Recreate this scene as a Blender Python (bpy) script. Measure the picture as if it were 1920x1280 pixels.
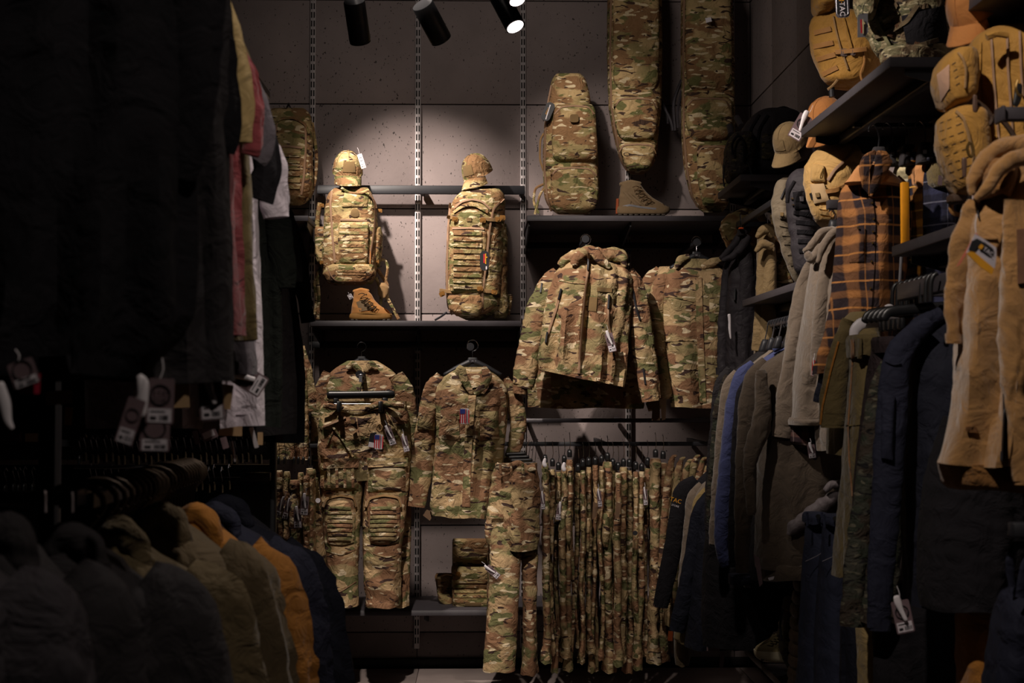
import bpy, math, random
import numpy as np
from mathutils import Vector, Matrix
from mathutils.bvhtree import BVHTree
R = math.radians
scn = bpy.context.scene
col = scn.collection
for o in list(bpy.data.objects):
    bpy.data.objects.remove(o)

# ------------------------------------------------------------------ camera
F = 2667.0                       # focal length in pixels of the 1920x1280 frame (50 mm)
CAMZ = 1.56
YAW, PITCH = R(1.18), R(1.93)
cd = bpy.data.cameras.new('camera')
cam = bpy.data.objects.new('camera', cd)
col.objects.link(cam)
cam.location = (0, 0, CAMZ)
cam.rotation_euler = (R(90) + PITCH, 0, -YAW)
cd.sensor_width = 36.0
cd.lens = 36.0 * F / 1920
cd.clip_start = 0.05
cd.dof.use_dof = True
cd.dof.focus_distance = 7.3
cd.dof.aperture_fstop = 6.7
scn.camera = cam
# ------------------------------------------------------------------ world, exposure
w = bpy.data.worlds.new('world'); scn.world = w; w.use_nodes = True
w.node_tree.nodes['Background'].inputs[0].default_value = (1.0, 0.9, 0.86, 1)
w.node_tree.nodes['Background'].inputs[1].default_value = 0.03
scn.view_settings.view_transform = 'Standard'
scn.view_settings.look = 'None'
scn.view_settings.gamma = 1.0
scn.view_settings.exposure = 0.0
scn.view_settings.use_curve_mapping = False

# ------------------------------------------------------------------ lights (unseen ceiling spotlights, plus added fills)
def spot(name, loc, tgt, watts, deg, blend=0.6, size=0.04, colr=(1.0, 0.87, 0.77)):
    d = bpy.data.lights.new(name, 'SPOT')
    d.energy = watts; d.spot_size = R(deg); d.spot_blend = blend
    d.shadow_soft_size = size; d.color = colr
    o = bpy.data.objects.new(name, d); col.objects.link(o)
    o.location = loc
    o.rotation_euler = (Vector(tgt) - Vector(loc)).to_track_quat('-Z', 'Y').to_euler()
    return o
spot('spot_beam', (-1.05, 6.6, 3.95), (-0.20, 8.1, 2.18), 560, 43, 1.0)
spot('spot_beam', (-0.75, 5.2, 3.95), (0.58, 7.25, 1.9), 540, 34, 1.0)
spot('spot_beam', (-0.15, 6.0, 3.95), (0.72, 7.95, 2.72), 150, 34, 1.0)
spot('spot_beam', (-1.0, 6.4, 3.95), (-0.47, 7.15, 1.3), 330, 34, 0.9)
spot('spot_beam', (0.6, 4.7, 3.95), (0.62, 7.1, 0.7), 130, 26, 0.9)
spot('spot_beam', (-0.7, 3.7, 3.95), (1.2, 4.9, 2.3), 460, 40, 1.0)
spot('spot_beam', (-0.3, 1.6, 3.95), (1.25, 3.0, 2.0), 270, 46, 1.0)
spot('spot_beam', (0.0, 4.7, 3.95), (1.1, 5.9, 1.75), 170, 40, 0.9)
spot('spot_beam', (0.4, 3.4, 3.95), (-0.5, 2.9, 1.0), 90, 50, 1.0)
spot('spot_beam', (0.75, 1.3, 3.95), (-0.46, 3.15, 2.0), 120, 24, 1.0)
spot('spot_beam', (0.6, 0.6, 3.95), (-0.6, 2.3, 1.5), 70, 50, 1.0)  # added weak fill from the camera side for the dark t-shirts and tags
spot('spot_beam', (-0.35, 3.2, 3.95), (-0.25, 7.75, 0.0), 650, 15, 0.7)
spot('spot_beam', (-0.2, 5.2, 3.9), (0.3, 8.1, 3.35), 60, 96, 1.0, 0.35)  # added wide soft fill standing in for ambient light on the upper wall

# ------------------------------------------------------------------ pixel <-> world
Rm = np.array(cam.rotation_euler.to_matrix())
CL = np.array([0, 0, CAMZ])
def ray(px, py):
    return Rm @ np.array([(px - 960) / F, -(py - 640) / F, -1.0])
def P(px, py, Y):
    d = ray(px, py)
    return CL + d * (Y / d[1])
def M1(Y):                       # metres per pixel at depth Y
    return Y / F

# ------------------------------------------------------------------ meshes
class Ms:
    def __init__(s, v=None, f=None, m=None):
        s.v = np.zeros((0, 3)) if v is None else np.asarray(v, float)
        s.f = [] if f is None else list(f)
        s.m = [0] * len(s.f) if m is None else m
    def __add__(s, o):
        n = len(s.v)
        return Ms(np.vstack([s.v, o.v]), s.f + [tuple(i + n for i in q) for q in o.f], s.m + o.m)
    def mat(s, k):
        s.m = [k] * len(s.f); return s
    def xf(s, M):
        M = np.array(M); s.v = s.v @ M[:3, :3].T + M[:3, 3]; return s
    def bvh(s):
        return BVHTree.FromPolygons([tuple(x) for x in s.v], s.f)
def sm(a, k=2):
    a = np.array(a, float)
    for _ in range(k):
        a[1:-1] = (a[:-2] + 2 * a[1:-1] + a[2:]) / 4
    return a
def resample(rows, m, k=3):
    rows = np.array(rows, float)
    mid = rows[:, :2] if rows.shape[1] < 4 else (rows[:, :2] + rows[:, 2:4]) / 2
    d = np.r_[0, np.cumsum(np.abs(np.diff(mid[:, 1])) + 0.5 * np.abs(np.diff(mid[:, 0])) + 1e-6)]
    t = np.linspace(0, d[-1], m)
    out = np.stack([np.interp(t, d, rows[:, j]) for j in range(rows.shape[1])], 1)
    return sm(out, max(1, k * m // 30))
def grid_faces(m, n, closed=True):
    f = []
    for i in range(m - 1):
        for j in range(n if closed else n - 1):
            a = i * n + j; b = i * n + (j + 1) % n
            f.append((a, b, b + n, a + n))
    return f
def folds(s, z, seed, fv, fr):
    r = np.random.RandomState(seed)
    out = np.zeros_like(s)
    if fv:
        for k in range(4):
            kk = r.uniform(35, 95); ph = r.uniform(0, 6.28)
            q = np.sin(kk * (s + 0.02 * np.sin(4 * z + ph)) + ph + r.uniform(-5, 5) * z)
            out += fv * 0.42 * np.sign(q) * np.abs(q) ** 0.8
    if fr:
        for k in range(7):
            a = r.uniform(-1.2, 1.2); kk = r.uniform(22, 90); ph = r.uniform(0, 6.28)
            q = np.sin(kk * (np.sin(a) * s + np.cos(a) * z + 0.012 * np.sin(26 * s + ph * 3) + 0.012 * np.sin(31 * z + ph)) + ph)
            w_ = 0.5 + 0.5 * np.sin(9 * s + 7 * z + ph * 5)
            out += fr * 0.5 * w_ * (1 - 2 * np.abs(q)) * 40 / (kk + 20)
    return out
SEED = [7]
def loft(rows, Y, b, e=2.5, n=44, m=46, fv=0.0, fr=0.0, skew=0.0, top=0.45, bot=0.95, prof=None, hem=True, seed=None, k=3):
    """closed tube; rows = (y, xl, xr) or (xl, yl, xr, yr) in picture pixels at the plane Y, b = half thickness in metres"""
    if seed is None:
        SEED[0] += 1; seed = SEED[0]
    rows = [(r_[1], r_[0], r_[2], r_[0]) if len(r_) == 3 else r_ for r_ in rows]
    rr = resample(rows, m, k)
    th = np.linspace(0, 2 * np.pi, n, endpoint=False)
    c, s_ = np.cos(th), np.sin(th)
    cx = np.sign(c) * np.abs(c) ** (2 / e); cy = np.sign(s_) * np.abs(s_) ** (2 / e)
    V = []
    for i, (xl, yl, xr, yr) in enumerate(rr):
        t = i / (m - 1)
        L = P(xl, yl, Y); Rr = P(xr, yr, Y)
        hw = max(1e-4, (Rr[0] - L[0]) / 2)
        if skew:
            L = P(xl, yl, Y - skew * hw); Rr = P(xr, yr, Y + skew * hw)
        C = (L + Rr) / 2; H = (Rr - L) / 2
        D = np.array([-H[1], H[0], 0]); D /= np.linalg.norm(D)
        if prof == 'pack':
            pb = (1 - min(1, abs(2 * t - 1)) ** 7) ** 0.5 * 0.85 + 0.15
        elif prof is not None:
            pb = np.interp(t, np.linspace(0, 1, len(prof)), prof)
        else:
            pb = np.interp(t, [0, 0.22, 0.6, 1], [top, 0.95, 1, bot])
        bb = b * pb
        bb = min(bb, hw * 2.2 + 0.004) if hw < b else bb
        pts = C + np.outer(cx, H) + np.outer(cy, D * bb)
        if fv or fr:
            z = pts[:, 2]; sx = cx * hw + (cy > 0) * 0.37 + 0.3 * cy * bb
            env = np.interp(t, [0, 0.12, 0.5, 1], [0.15, 0.5, 0.8, 1.15])
            d = folds(sx, z, seed, fv * env, fr)
            pts += np.outer(d * np.sign(cy) * np.minimum(1, np.abs(cy) * 2), D)
            pts += np.outer(d * 0.5 * cx, H / hw)
            if hem:
                pts[:, 2] += env * 0.003 * np.sin(cx * 5 + seed) * (t > 0.9)
        V.append(pts)
    V = np.array(V)
    v = V.reshape(-1, 3)
    f = grid_faces(m, n)
    # top cap, recessed hem
    v = np.vstack([v, V[0].mean(0)[None]]); ct = len(v) - 1
    f += [(ct, (j + 1) % n, j) for j in range(n)]
    lb = (m - 1) * n
    ce = V[-1].mean(0)
    up = 0.025 if hem else -0.002
    ring = ce + (V[-1] - ce) * 0.93; ring[:, 2] = ring[:, 2] + up
    k0 = len(v); v = np.vstack([v, ring, (ce + [0, 0, up])[None]])
    for j in range(n):
        j2 = (j + 1) % n
        f.append((lb + j, lb + j2, k0 + j2, k0 + j)); f.append((k0 + j, k0 + j2, k0 + n))
    return Ms(v, f)
def limb(pts, Y, flat=0.7, n=22, m=34, fv=0.0, fr=0.0, seed=None, k=2, cap=True, dY=None, rings=0.0, babs=None):
    """tapered tube along (px, py, width px [, dY metres]) points"""
    if seed is None:
        SEED[0] += 1; seed = SEED[0]
    pts = [tuple(p) + (0.0,) if len(p) == 3 else tuple(p) for p in pts]
    a = np.array(pts, float)
    d = np.r_[0, np.cumsum(np.hypot(np.diff(a[:, 0]), np.diff(a[:, 1])) + 1e-6)]
    t = np.linspace(0, d[-1], m)
    a = sm(np.stack([np.interp(t, d, a[:, j]) for j in range(4)], 1), max(1, k * m // 24))
    C = np.array([P(x, y, Y + dy) for x, y, _, dy in a])
    W = a[:, 2] * Y / F / 2
    T = np.gradient(C, axis=0); T /= np.linalg.norm(T, axis=1)[:, None]
    th = np.linspace(0, 2 * np.pi, n, endpoint=False)
    V = []
    L = np.r_[0, np.cumsum(np.linalg.norm(np.diff(C, axis=0), axis=1))]
    for i in range(m):
        N = np.cross(T[i], [0, 1, 0]); N /= np.linalg.norm(N) + 1e-9
        B = np.cross(N, T[i]);
        r_ = W[i]; rb = r_ * flat if babs is None else min(babs, r_ * 1.5)
        q = np.outer(np.cos(th) * r_, N) + np.outer(np.sin(th) * rb, B)
        if fv or fr or rings:
            dd = folds(th / 6.28 * 6 * r_, np.full(n, L[i]), seed, fv, fr)
            if rings:
                dd = dd + rings * np.sin(L[i] * 150 + 1.5 * np.sin(th + seed))
            q *= (1 + dd / max(r_, 0.01))[:, None]
        V.append(C[i] + q)
    V = np.array(V); v = V.reshape(-1, 3); f = grid_faces(m, n)
    for end, idx in ((0, 0), (m - 1, (m - 1) * n)):
        c = V[end].mean(0)
        inset = -T[end] * 0.012 * (1 if end else -1) if cap != 'round' else T[end] * W[end] * 0.5 * (1 if end else -1)
        ring = c + (V[end] - c) * (0.86 if cap != 'round' else 0.7) + inset
        k0 = len(v); v = np.vstack([v, ring, (c + inset * 1.2)[None]])
        for j in range(n):
            j2 = (j + 1) % n
            f.append((idx + j, idx + j2, k0 + j2, k0 + j)); f.append((k0 + j, k0 + j2, k0 + n))
    return Ms(v, f)
def tube(pts, r, n=8, closed=False):
    p = np.array(pts, float); m = len(p)
    T = np.gradient(p, axis=0); T /= np.linalg.norm(T, axis=1)[:, None] + 1e-9
    N = np.cross(T[0], [0.13, 0.21, 0.97]); N /= np.linalg.norm(N)
    V = []
    rr = np.full(m, r) if np.isscalar(r) else np.array(r)
    for i in range(m):
        N = N - T[i] * N.dot(T[i]); N /= np.linalg.norm(N) + 1e-9
        B = np.cross(T[i], N)
        th = np.linspace(0, 6.2832, n, endpoint=False)
        V.append(p[i] + rr[i] * (np.outer(np.cos(th), N) + np.outer(np.sin(th), B)))
    V = np.array(V).reshape(-1, 3)
    f = grid_faces(m, n)
    f.append(tuple(range(n))[::-1]); f.append(tuple(range((m - 1) * n, m * n)))
    return Ms(V, f)
def ptube(pts, Y, r, n=6, k=6):
    """tube through picture points, smoothed"""
    pts = [tuple(p) + (0.0,) if len(p) == 2 else p for p in pts]
    a = np.array(pts, float)
    d = np.r_[0, np.cumsum(np.hypot(np.diff(a[:, 0]), np.diff(a[:, 1])) + 1e-6)]
    t = np.linspace(0, d[-1], max(8, 4 * len(pts)))
    a = sm(np.stack([np.interp(t, d, a[:, j]) for j in range(3)], 1), k // 2)
    return tube([P(x, y, Y + dy) for x, y, dy in a], r, n)
def box(lo, hi, bv=0.0):
    lo = np.array(lo, float); hi = np.array(hi, float)
    b = min(bv, *((hi - lo) / 2.01))
    if b <= 0:
        v = [(x, y, z) for x in (lo[0], hi[0]) for y in (lo[1], hi[1]) for z in (lo[2], hi[2])]
        return Ms(v, [(0, 1, 3, 2), (4, 6, 7, 5), (0, 4, 5, 1), (2, 3, 7, 6), (0, 2, 6, 4), (1, 5, 7, 3)])
    v = []; idx = {}
    for sx in (0, 1):
        for sy in (0, 1):
            for sz in (0, 1):
                c = np.array([(lo, hi)[sx][0], (lo, hi)[sy][1], (lo, hi)[sz][2]])
                s = np.array([1 - 2 * sx, 1 - 2 * sy, 1 - 2 * sz]) * b
                for ax in range(3):
                    q = c + s; q[ax] = c[ax]
                    idx[sx, sy, sz, ax] = len(v); v.append(q)
    f = []
    for ax in range(3):
        o1, o2 = [a_ for a_ in range(3) if a_ != ax]
        for s in (0, 1):
            q = []
            for c1, c2 in ((0, 0), (1, 0), (1, 1), (0, 1)):
                k = [0, 0, 0]; k[ax] = s; k[o1] = c1; k[o2] = c2
                q.append(idx[k[0], k[1], k[2], ax])
            f.append(tuple(q))
        for c1 in (0, 1):
            for c2 in (0, 1):
                k0 = [0, 0, 0]; k0[o1] = c1; k0[o2] = c2; k1 = list(k0); k1[ax] = 1
                f.append((idx[(*k0, o1)], idx[(*k1, o1)], idx[(*k1, o2)], idx[(*k0, o2)]))
    for sx in (0, 1):
        for sy in (0, 1):
            for sz in (0, 1):
                f.append(tuple(idx[sx, sy, sz, a_] for a_ in range(3)))
    return Ms(v, f)
def pbox(x0, y0, x1, y1, Y0, Y1, bv=0.002):
    """box whose front face (at Y0) covers the pixel rectangle"""
    a = P(x0, y1, Y0); b = P(x1, y0, Y0)
    return box((a[0], Y0, a[2]), (b[0], Y1, b[2]), bv)
def slab(poly, Y, thick, dys=None, bow=0.0):
    """solid plate from picture polygon at depth Y"""
    n = len(poly)
    fr = np.array([P(x, y, Y + (dys[i] if dys else 0)) for i, (x, y) in enumerate(poly)])
    c = fr.mean(0) - [0, bow, 0]
    bk = fr + [0, thick, 0]
    v = np.vstack([fr, bk, c[None], (c + [0, thick, 0])[None]])
    f = []
    for i in range(n):
        j = (i + 1) % n
        f += [(i, j, 2 * n), (n + j, n + i, 2 * n + 1), (j, i, n + i, n + j)]
    return Ms(v, f)
def rpoly(x0, y0, x1, y1, r, ang=0, k=4):
    """rounded rectangle polygon in pixels, rotated by ang degrees"""
    cx, cy = (x0 + x1) / 2, (y0 + y1) / 2; out = []
    hx, hy = abs(x1 - x0) / 2 - r, abs(y1 - y0) / 2 - r
    for q, (sx, sy) in enumerate(((1, 1), (-1, 1), (-1, -1), (1, -1))):
        for i in range(k + 1):
            a = R(90 * q + 90 * i / k)
            x = sx * hx + r * math.cos(a); y = sy * hy + r * math.sin(a)
            out.append((x, y))
    ca, sa = math.cos(R(ang)), math.sin(R(ang))
    return [(cx + x * ca - y * sa, cy + x * sa + y * ca) for x, y in out]
def hit(bv, px, py, last):
    d = ray(px, py)
    h = bv.ray_cast(Vector(CL), Vector(d))
    if h[0] is None:
        t = last / d[1]
        return CL + d * t, last
    q = np.array(h[0])
    return q, q[1]
def ribbon(pts, wd, tgt, thick=0.004, step=5.0, Y=None, round_=False):
    """raised strap or zip lying on the surface tgt along the picture points"""
    bv = tgt if isinstance(tgt, BVHTree) else tgt.bvh()
    a = np.array(pts, float)
    d = np.r_[0, np.cumsum(np.hypot(np.diff(a[:, 0]), np.diff(a[:, 1])) + 1e-6)]
    m = max(4, int(d[-1] / step) + 1)
    t = np.linspace(0, d[-1], m)
    a = np.stack([np.interp(t, d, a[:, j]) for j in range(2)], 1)
    a = sm(a, 1)
    T = np.gradient(a, axis=0); T /= np.linalg.norm(T, axis=1)[:, None] + 1e-9
    N = np.stack([-T[:, 1], T[:, 0]], 1)
    prof = [(-1, 0), (-0.85, 1), (0, 1.15 if round_ else 1), (0.85, 1), (1, 0)]
    q0, last = hit(bv, a[m // 2][0], a[m // 2][1], Y or 7.5)
    dep = np.zeros((m, 3))
    for i in range(m):
        for j, o_ in enumerate((-0.85, 0, 0.85)):
            p_ = a[i] + N[i] * o_ * wd / 2
            _, l2 = hit(bv, p_[0], p_[1], last)
            if abs(l2 - last) > 0.08: l2 = last
            last = l2; dep[i, j] = l2
    dep = sm(dep, 1)
    V = []
    for i in range(m):
        dd = [dep[i, 0], dep[i, 0], dep[i, 1], dep[i, 2], dep[i, 2]]
        for (o_, h_), y_ in zip(prof, dd):
            p_ = a[i] + N[i] * o_ * wd / 2
            V.append(P(p_[0], p_[1], y_ - thick * h_ + (0.006 if h_ == 0 else 0)))
    f = grid_faces(m, 5, False)
    f += [(0, 1, 2, 3, 4), tuple(range((m - 1) * 5, m * 5))[::-1]]
    return Ms(V, f)
def patch(quad, tgt, thick=0.004, bulge=0.0, n=12, m=12, rnd=0.0, Y=None, wav=0.0, seed=3):
    """raised pocket, flap or badge lying on tgt; quad = tl, tr, br, bl in pixels"""
    bv = tgt if isinstance(tgt, BVHTree) else tgt.bvh()
    tl, tr, br, bl = [np.array(q, float) for q in quad]
    cc = (tl + tr + br + bl) / 4
    _, last = hit(bv, cc[0], cc[1], Y or 7.5)
    y0 = last
    pts = np.zeros((m, n, 2)); dep = np.zeros((m, n)); hh = np.zeros((m, n))
    for i in range(m):
        for j in range(n):
            u = 2 * j / (n - 1) - 1; v = 2 * i / (m - 1) - 1
            uu = u * math.sqrt(1 - rnd * v * v / 2); vv = v * math.sqrt(1 - rnd * u * u / 2)
            a, b = (uu + 1) / 2, (vv + 1) / 2
            p_ = (tl * (1 - a) + tr * a) * (1 - b) + (bl * (1 - a) + br * a) * b
            _, l2 = hit(bv, p_[0], p_[1], y0)
            if abs(l2 - y0) > 0.12: l2 = y0
            pts[i, j] = p_; dep[i, j] = l2
            hh[i, j] = thick + bulge * (1 - abs(u) ** 4) * (1 - abs(v) ** 4)
            if wav: hh[i, j] += wav * math.sin(5 * u + seed) * math.sin(4 * v + seed * 2) * (1 - u ** 4) * (1 - v ** 4)
    dep = sm(sm(dep, 2).T, 2).T
    V = [P(pts[i, j][0], pts[i, j][1], dep[i, j] - hh[i, j]) for i in range(m) for j in range(n)]
    f = grid_faces(m, n, False)
    rim = [(0, j) for j in range(n)] + [(i, n - 1) for i in range(1, m)] + [(m - 1, j) for j in range(n - 2, -1, -1)] + [(i, 0) for i in range(m - 2, 0, -1)]
    k0 = len(V)
    for i, j in rim:
        c_ = pts[i, j] + (pts[i, j] - cc) * 0.01
        V.append(P(c_[0], c_[1], dep[i, j] + 0.012))
    for q in range(len(rim)):
        q2 = (q + 1) % len(rim)
        f.append((rim[q][0] * n + rim[q][1], k0 + q, k0 + q2, rim[q2][0] * n + rim[q2][1]))
    return Ms(V, f)
def textm(s, size, o, right, up, depth=0.0006):
    cu = bpy.data.curves.new('t', 'FONT'); cu.body = s; cu.size = size; cu.align_x = 'CENTER'; cu.align_y = 'CENTER'
    cu.resolution_u = 2
    ob = bpy.data.objects.new('t', cu)
    me = bpy.data.meshes.new_from_object(ob)
    v = np.array([tuple(x.co) for x in me.vertices]); f = [tuple(p.vertices) for p in me.polygons]
    bpy.data.objects.remove(ob); bpy.data.meshes.remove(me)
    if not len(v): return Ms()
    right = np.array(right, float); up = np.array(up, float)
    right /= np.linalg.norm(right); up /= np.linalg.norm(up)
    return Ms(np.array(o) + np.outer(v[:, 0], right) + np.outer(v[:, 1], up), f)
def ptext(s, px, py, Y, hpx, ang=0.0, sx=1.0):
    """text centred on a pixel at depth Y, cap height hpx, turned by ang degrees clockwise"""
    c, q = math.cos(R(ang)), math.sin(R(ang))
    m = textm(s, hpx * M1(Y) / 0.7, P(px, py, Y), (c, 0, -q), (q, 0, c))
    if sx != 1 and len(m.v):
        o = P(px, py, Y); r_ = np.array((c, 0, -q)); d = (m.v - o) @ r_
        m.v = m.v + np.outer(d * (sx - 1), r_)
    return m

# ------------------------------------------------------------------ objects
def mk(name, ms, mat, parent=None, smooth=True, origin=None):
    o0 = np.array(parent['_o'] if parent is not None and '_o' in parent else (ms.v.mean(0) * [1, 1, 0] + [0, 0, ms.v[:, 2].min()] if origin is None else origin))
    me = bpy.data.meshes.new(name)
    me.from_pydata([tuple(x) for x in (ms.v - o0)], [], ms.f)
    mats = mat if isinstance(mat, (list, tuple)) else [mat]
    for m_ in mats: me.materials.append(m_)
    if max(ms.m, default=0) > 0: me.polygons.foreach_set('material_index', ms.m)
    me.validate(); me.update()
    if smooth: me.polygons.foreach_set('use_smooth', [True] * len(me.polygons))
    o = bpy.data.objects.new(name, me); col.objects.link(o)
    if smooth != 'all': me.set_sharp_from_angle(angle=R(50))
    if parent is not None: o.parent = parent
    else: o.location = o0
    o['_o'] = [float(x) for x in o0]
    return o
def thing(name, label, cat, o, group=None):
    e = bpy.data.objects.new(name, None); col.objects.link(e)
    e.location = o; e.empty_display_size = 0.05
    e['label'] = label; e['category'] = cat
    if group: e['group'] = group
    e['_o'] = [float(x) for x in o]
    return e
def tag(o, label, cat, group=None):
    o['label'] = label; o['category'] = cat
    if group: o['group'] = group
    return o
def struct(o):
    o['kind'] = 'structure'; return o
def clone(root, delta, label=None, group=None):
    r = root.copy(); col.objects.link(r)
    r.location = np.array(root.location) + np.array(delta)
    if label: r['label'] = label
    if group: r['group'] = group
    for ch in list(root.children):
        c = ch.copy(); col.objects.link(c); c.parent = r
        for g in list(ch.children):
            d = g.copy(); col.objects.link(d); d.parent = c
    return r

# ------------------------------------------------------------------ materials
def srgb(c):
    return tuple(((x / 255) / 12.92 if x / 255 <= 0.04045 else ((x / 255 + 0.055) / 1.055) ** 2.4) for x in c) + (1,)
def newmat(name):
    m = bpy.data.materials.new(name); m.use_nodes = True
    nt = m.node_tree; b = nt.nodes['Principled BSDF']
    return m, nt, b
def N(nt, t, **kw):
    n = nt.nodes.new(t)
    for k, v in kw.items(): setattr(n, k, v)
    return n
def coords(nt, scale=(1, 1, 1), rnd=True):
    tc = N(nt, 'ShaderNodeTexCoord'); mp = N(nt, 'ShaderNodeMapping'); mp.inputs['Scale'].default_value = scale
    if rnd:
        oi = N(nt, 'ShaderNodeObjectInfo'); mu = N(nt, 'ShaderNodeVectorMath', operation='MULTIPLY')
        mu.inputs[1].default_value = (23, 41, 31)
        nt.links.new(oi.outputs['Random'], mu.inputs[0])
        ad = N(nt, 'ShaderNodeVectorMath', operation='ADD')
        nt.links.new(tc.outputs['Object'], ad.inputs[0]); nt.links.new(mu.outputs[0], ad.inputs[1])
        nt.links.new(ad.outputs[0], mp.inputs[0])
    else:
        nt.links.new(tc.outputs['Object'], mp.inputs[0])
    return mp.outputs[0]
def noise(nt, vec, sc, det=2.0, rough=0.5, dist=0.0):
    n = N(nt, 'ShaderNodeTexNoise'); n.inputs['Scale'].default_value = sc; n.inputs['Detail'].default_value = det
    n.inputs['Roughness'].default_value = rough; n.inputs['Distortion'].default_value = dist
    nt.links.new(vec, n.inputs['Vector']); return n.outputs['Fac']
def ramp(nt, fac, lo, hi):
    m = N(nt, 'ShaderNodeMapRange'); m.inputs[1].default_value = lo; m.inputs[2].default_value = hi
    nt.links.new(fac, m.inputs[0]); return m.outputs[0]
def mixc(nt, fac, a, b):
    m = N(nt, 'ShaderNodeMix', data_type='RGBA')
    if isinstance(fac, float): m.inputs[0].default_value = fac
    else: nt.links.new(fac, m.inputs[0])
    for k, v in ((6, a), (7, b)):
        if isinstance(v, tuple): m.inputs[k].default_value = v
        else: nt.links.new(v, m.inputs[k])
    return m.outputs[2]
def bump(nt, b, h, dist, strength=1.0):
    n = N(nt, 'ShaderNodeBump'); n.inputs['Distance'].default_value = dist; n.inputs['Strength'].default_value = strength
    nt.links.new(h, n.inputs['Height']); nt.links.new(n.outputs[0], b.inputs['Normal'])
MC = {}
def cloth(name, rgb, var=0.12, rough=0.9, wr=0.006, fine=0.0, sheen=0.15):
    if name in MC: return MC[name]
    m, nt, b = newmat(name)
    v = coords(nt)
    c = srgb(rgb); d = tuple(x * (1 - var * 1.6) for x in c[:3]) + (1,); l = tuple(min(1, x * (1 + var)) for x in c[:3]) + (1,)
    n1 = noise(nt, v, 9, 3, 0.6)
    c1 = mixc(nt, ramp(nt, n1, 0.3, 0.7), d, l)
    nt.links.new(c1, b.inputs['Base Color'])
    b.inputs['Roughness'].default_value = rough; b.inputs['Specular IOR Level'].default_value = 0.25
    b.inputs['Sheen Weight'].default_value = sheen if sum(rgb) > 200 else 0.0; b.inputs['Sheen Roughness'].default_value = 0.5
    n2 = noise(nt, v, 16, 4, 0.55, 1.2)
    if fine:
        n3 = noise(nt, v, 700, 2, 0.5)
        ad = N(nt, 'ShaderNodeMath', operation='MULTIPLY_ADD'); ad.inputs[1].default_value = fine
        nt.links.new(n3, ad.inputs[0]); nt.links.new(n2, ad.inputs[2]); n2 = ad.outputs[0]
    bump(nt, b, n2, wr * 3)
    MC[name] = m; return m
def camo(name, base, green, brown, dark, light, S=1.0, wr=0.006, rough=0.85):
    m, nt, b = newmat(name)
    v = coords(nt, (1, 1, 1.9)); v2 = coords(nt, (1, 1, 3.0))
    wn = N(nt, 'ShaderNodeTexNoise'); wn.inputs['Scale'].default_value = 34 * S
    nt.links.new(v, wn.inputs['Vector'])
    wv = N(nt, 'ShaderNodeVectorMath', operation='MULTIPLY_ADD'); wv.inputs[1].default_value = (0.035 / S,) * 3
    nt.links.new(wn.outputs['Color'], wv.inputs[0]); nt.links.new(v, wv.inputs[2])
    vw = wv.outputs[0]
    g = noise(nt, vw, 7 * S, 1.5, 0.5)
    br = noise(nt, vw, 8.3 * S, 1.0, 0.5, 0.3)
    g2 = noise(nt, vw, 13 * S, 1.0, 0.5)
    dk = noise(nt, v2, 19 * S, 1.2, 0.5, 0.7)
    lt = noise(nt, v2, 23 * S, 0.5, 0.4, 0.3)
    olive = tuple((a + b_) / 2 for a, b_ in zip(base, green))
    c = mixc(nt, ramp(nt, g, 0.42, 0.60), srgb(base), srgb(olive))
    c = mixc(nt, ramp(nt, g2, 0.555, 0.575), c, srgb(green))
    c = mixc(nt, ramp(nt, br, 0.50, 0.56), c, srgb(brown))
    c = mixc(nt, ramp(nt, lt, 0.645, 0.66), c, srgb(light))
    c = mixc(nt, ramp(nt, dk, 0.635, 0.65), c, srgb(dark))
    nt.links.new(c, b.inputs['Base Color'])
    b.inputs['Roughness'].default_value = rough; b.inputs['Specular IOR Level'].default_value = 0.25
    n2 = noise(nt, coords(nt), 18, 4, 0.55, 1.2); bump(nt, b, n2, wr * 3)
    MC[name] = m; return m
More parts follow.
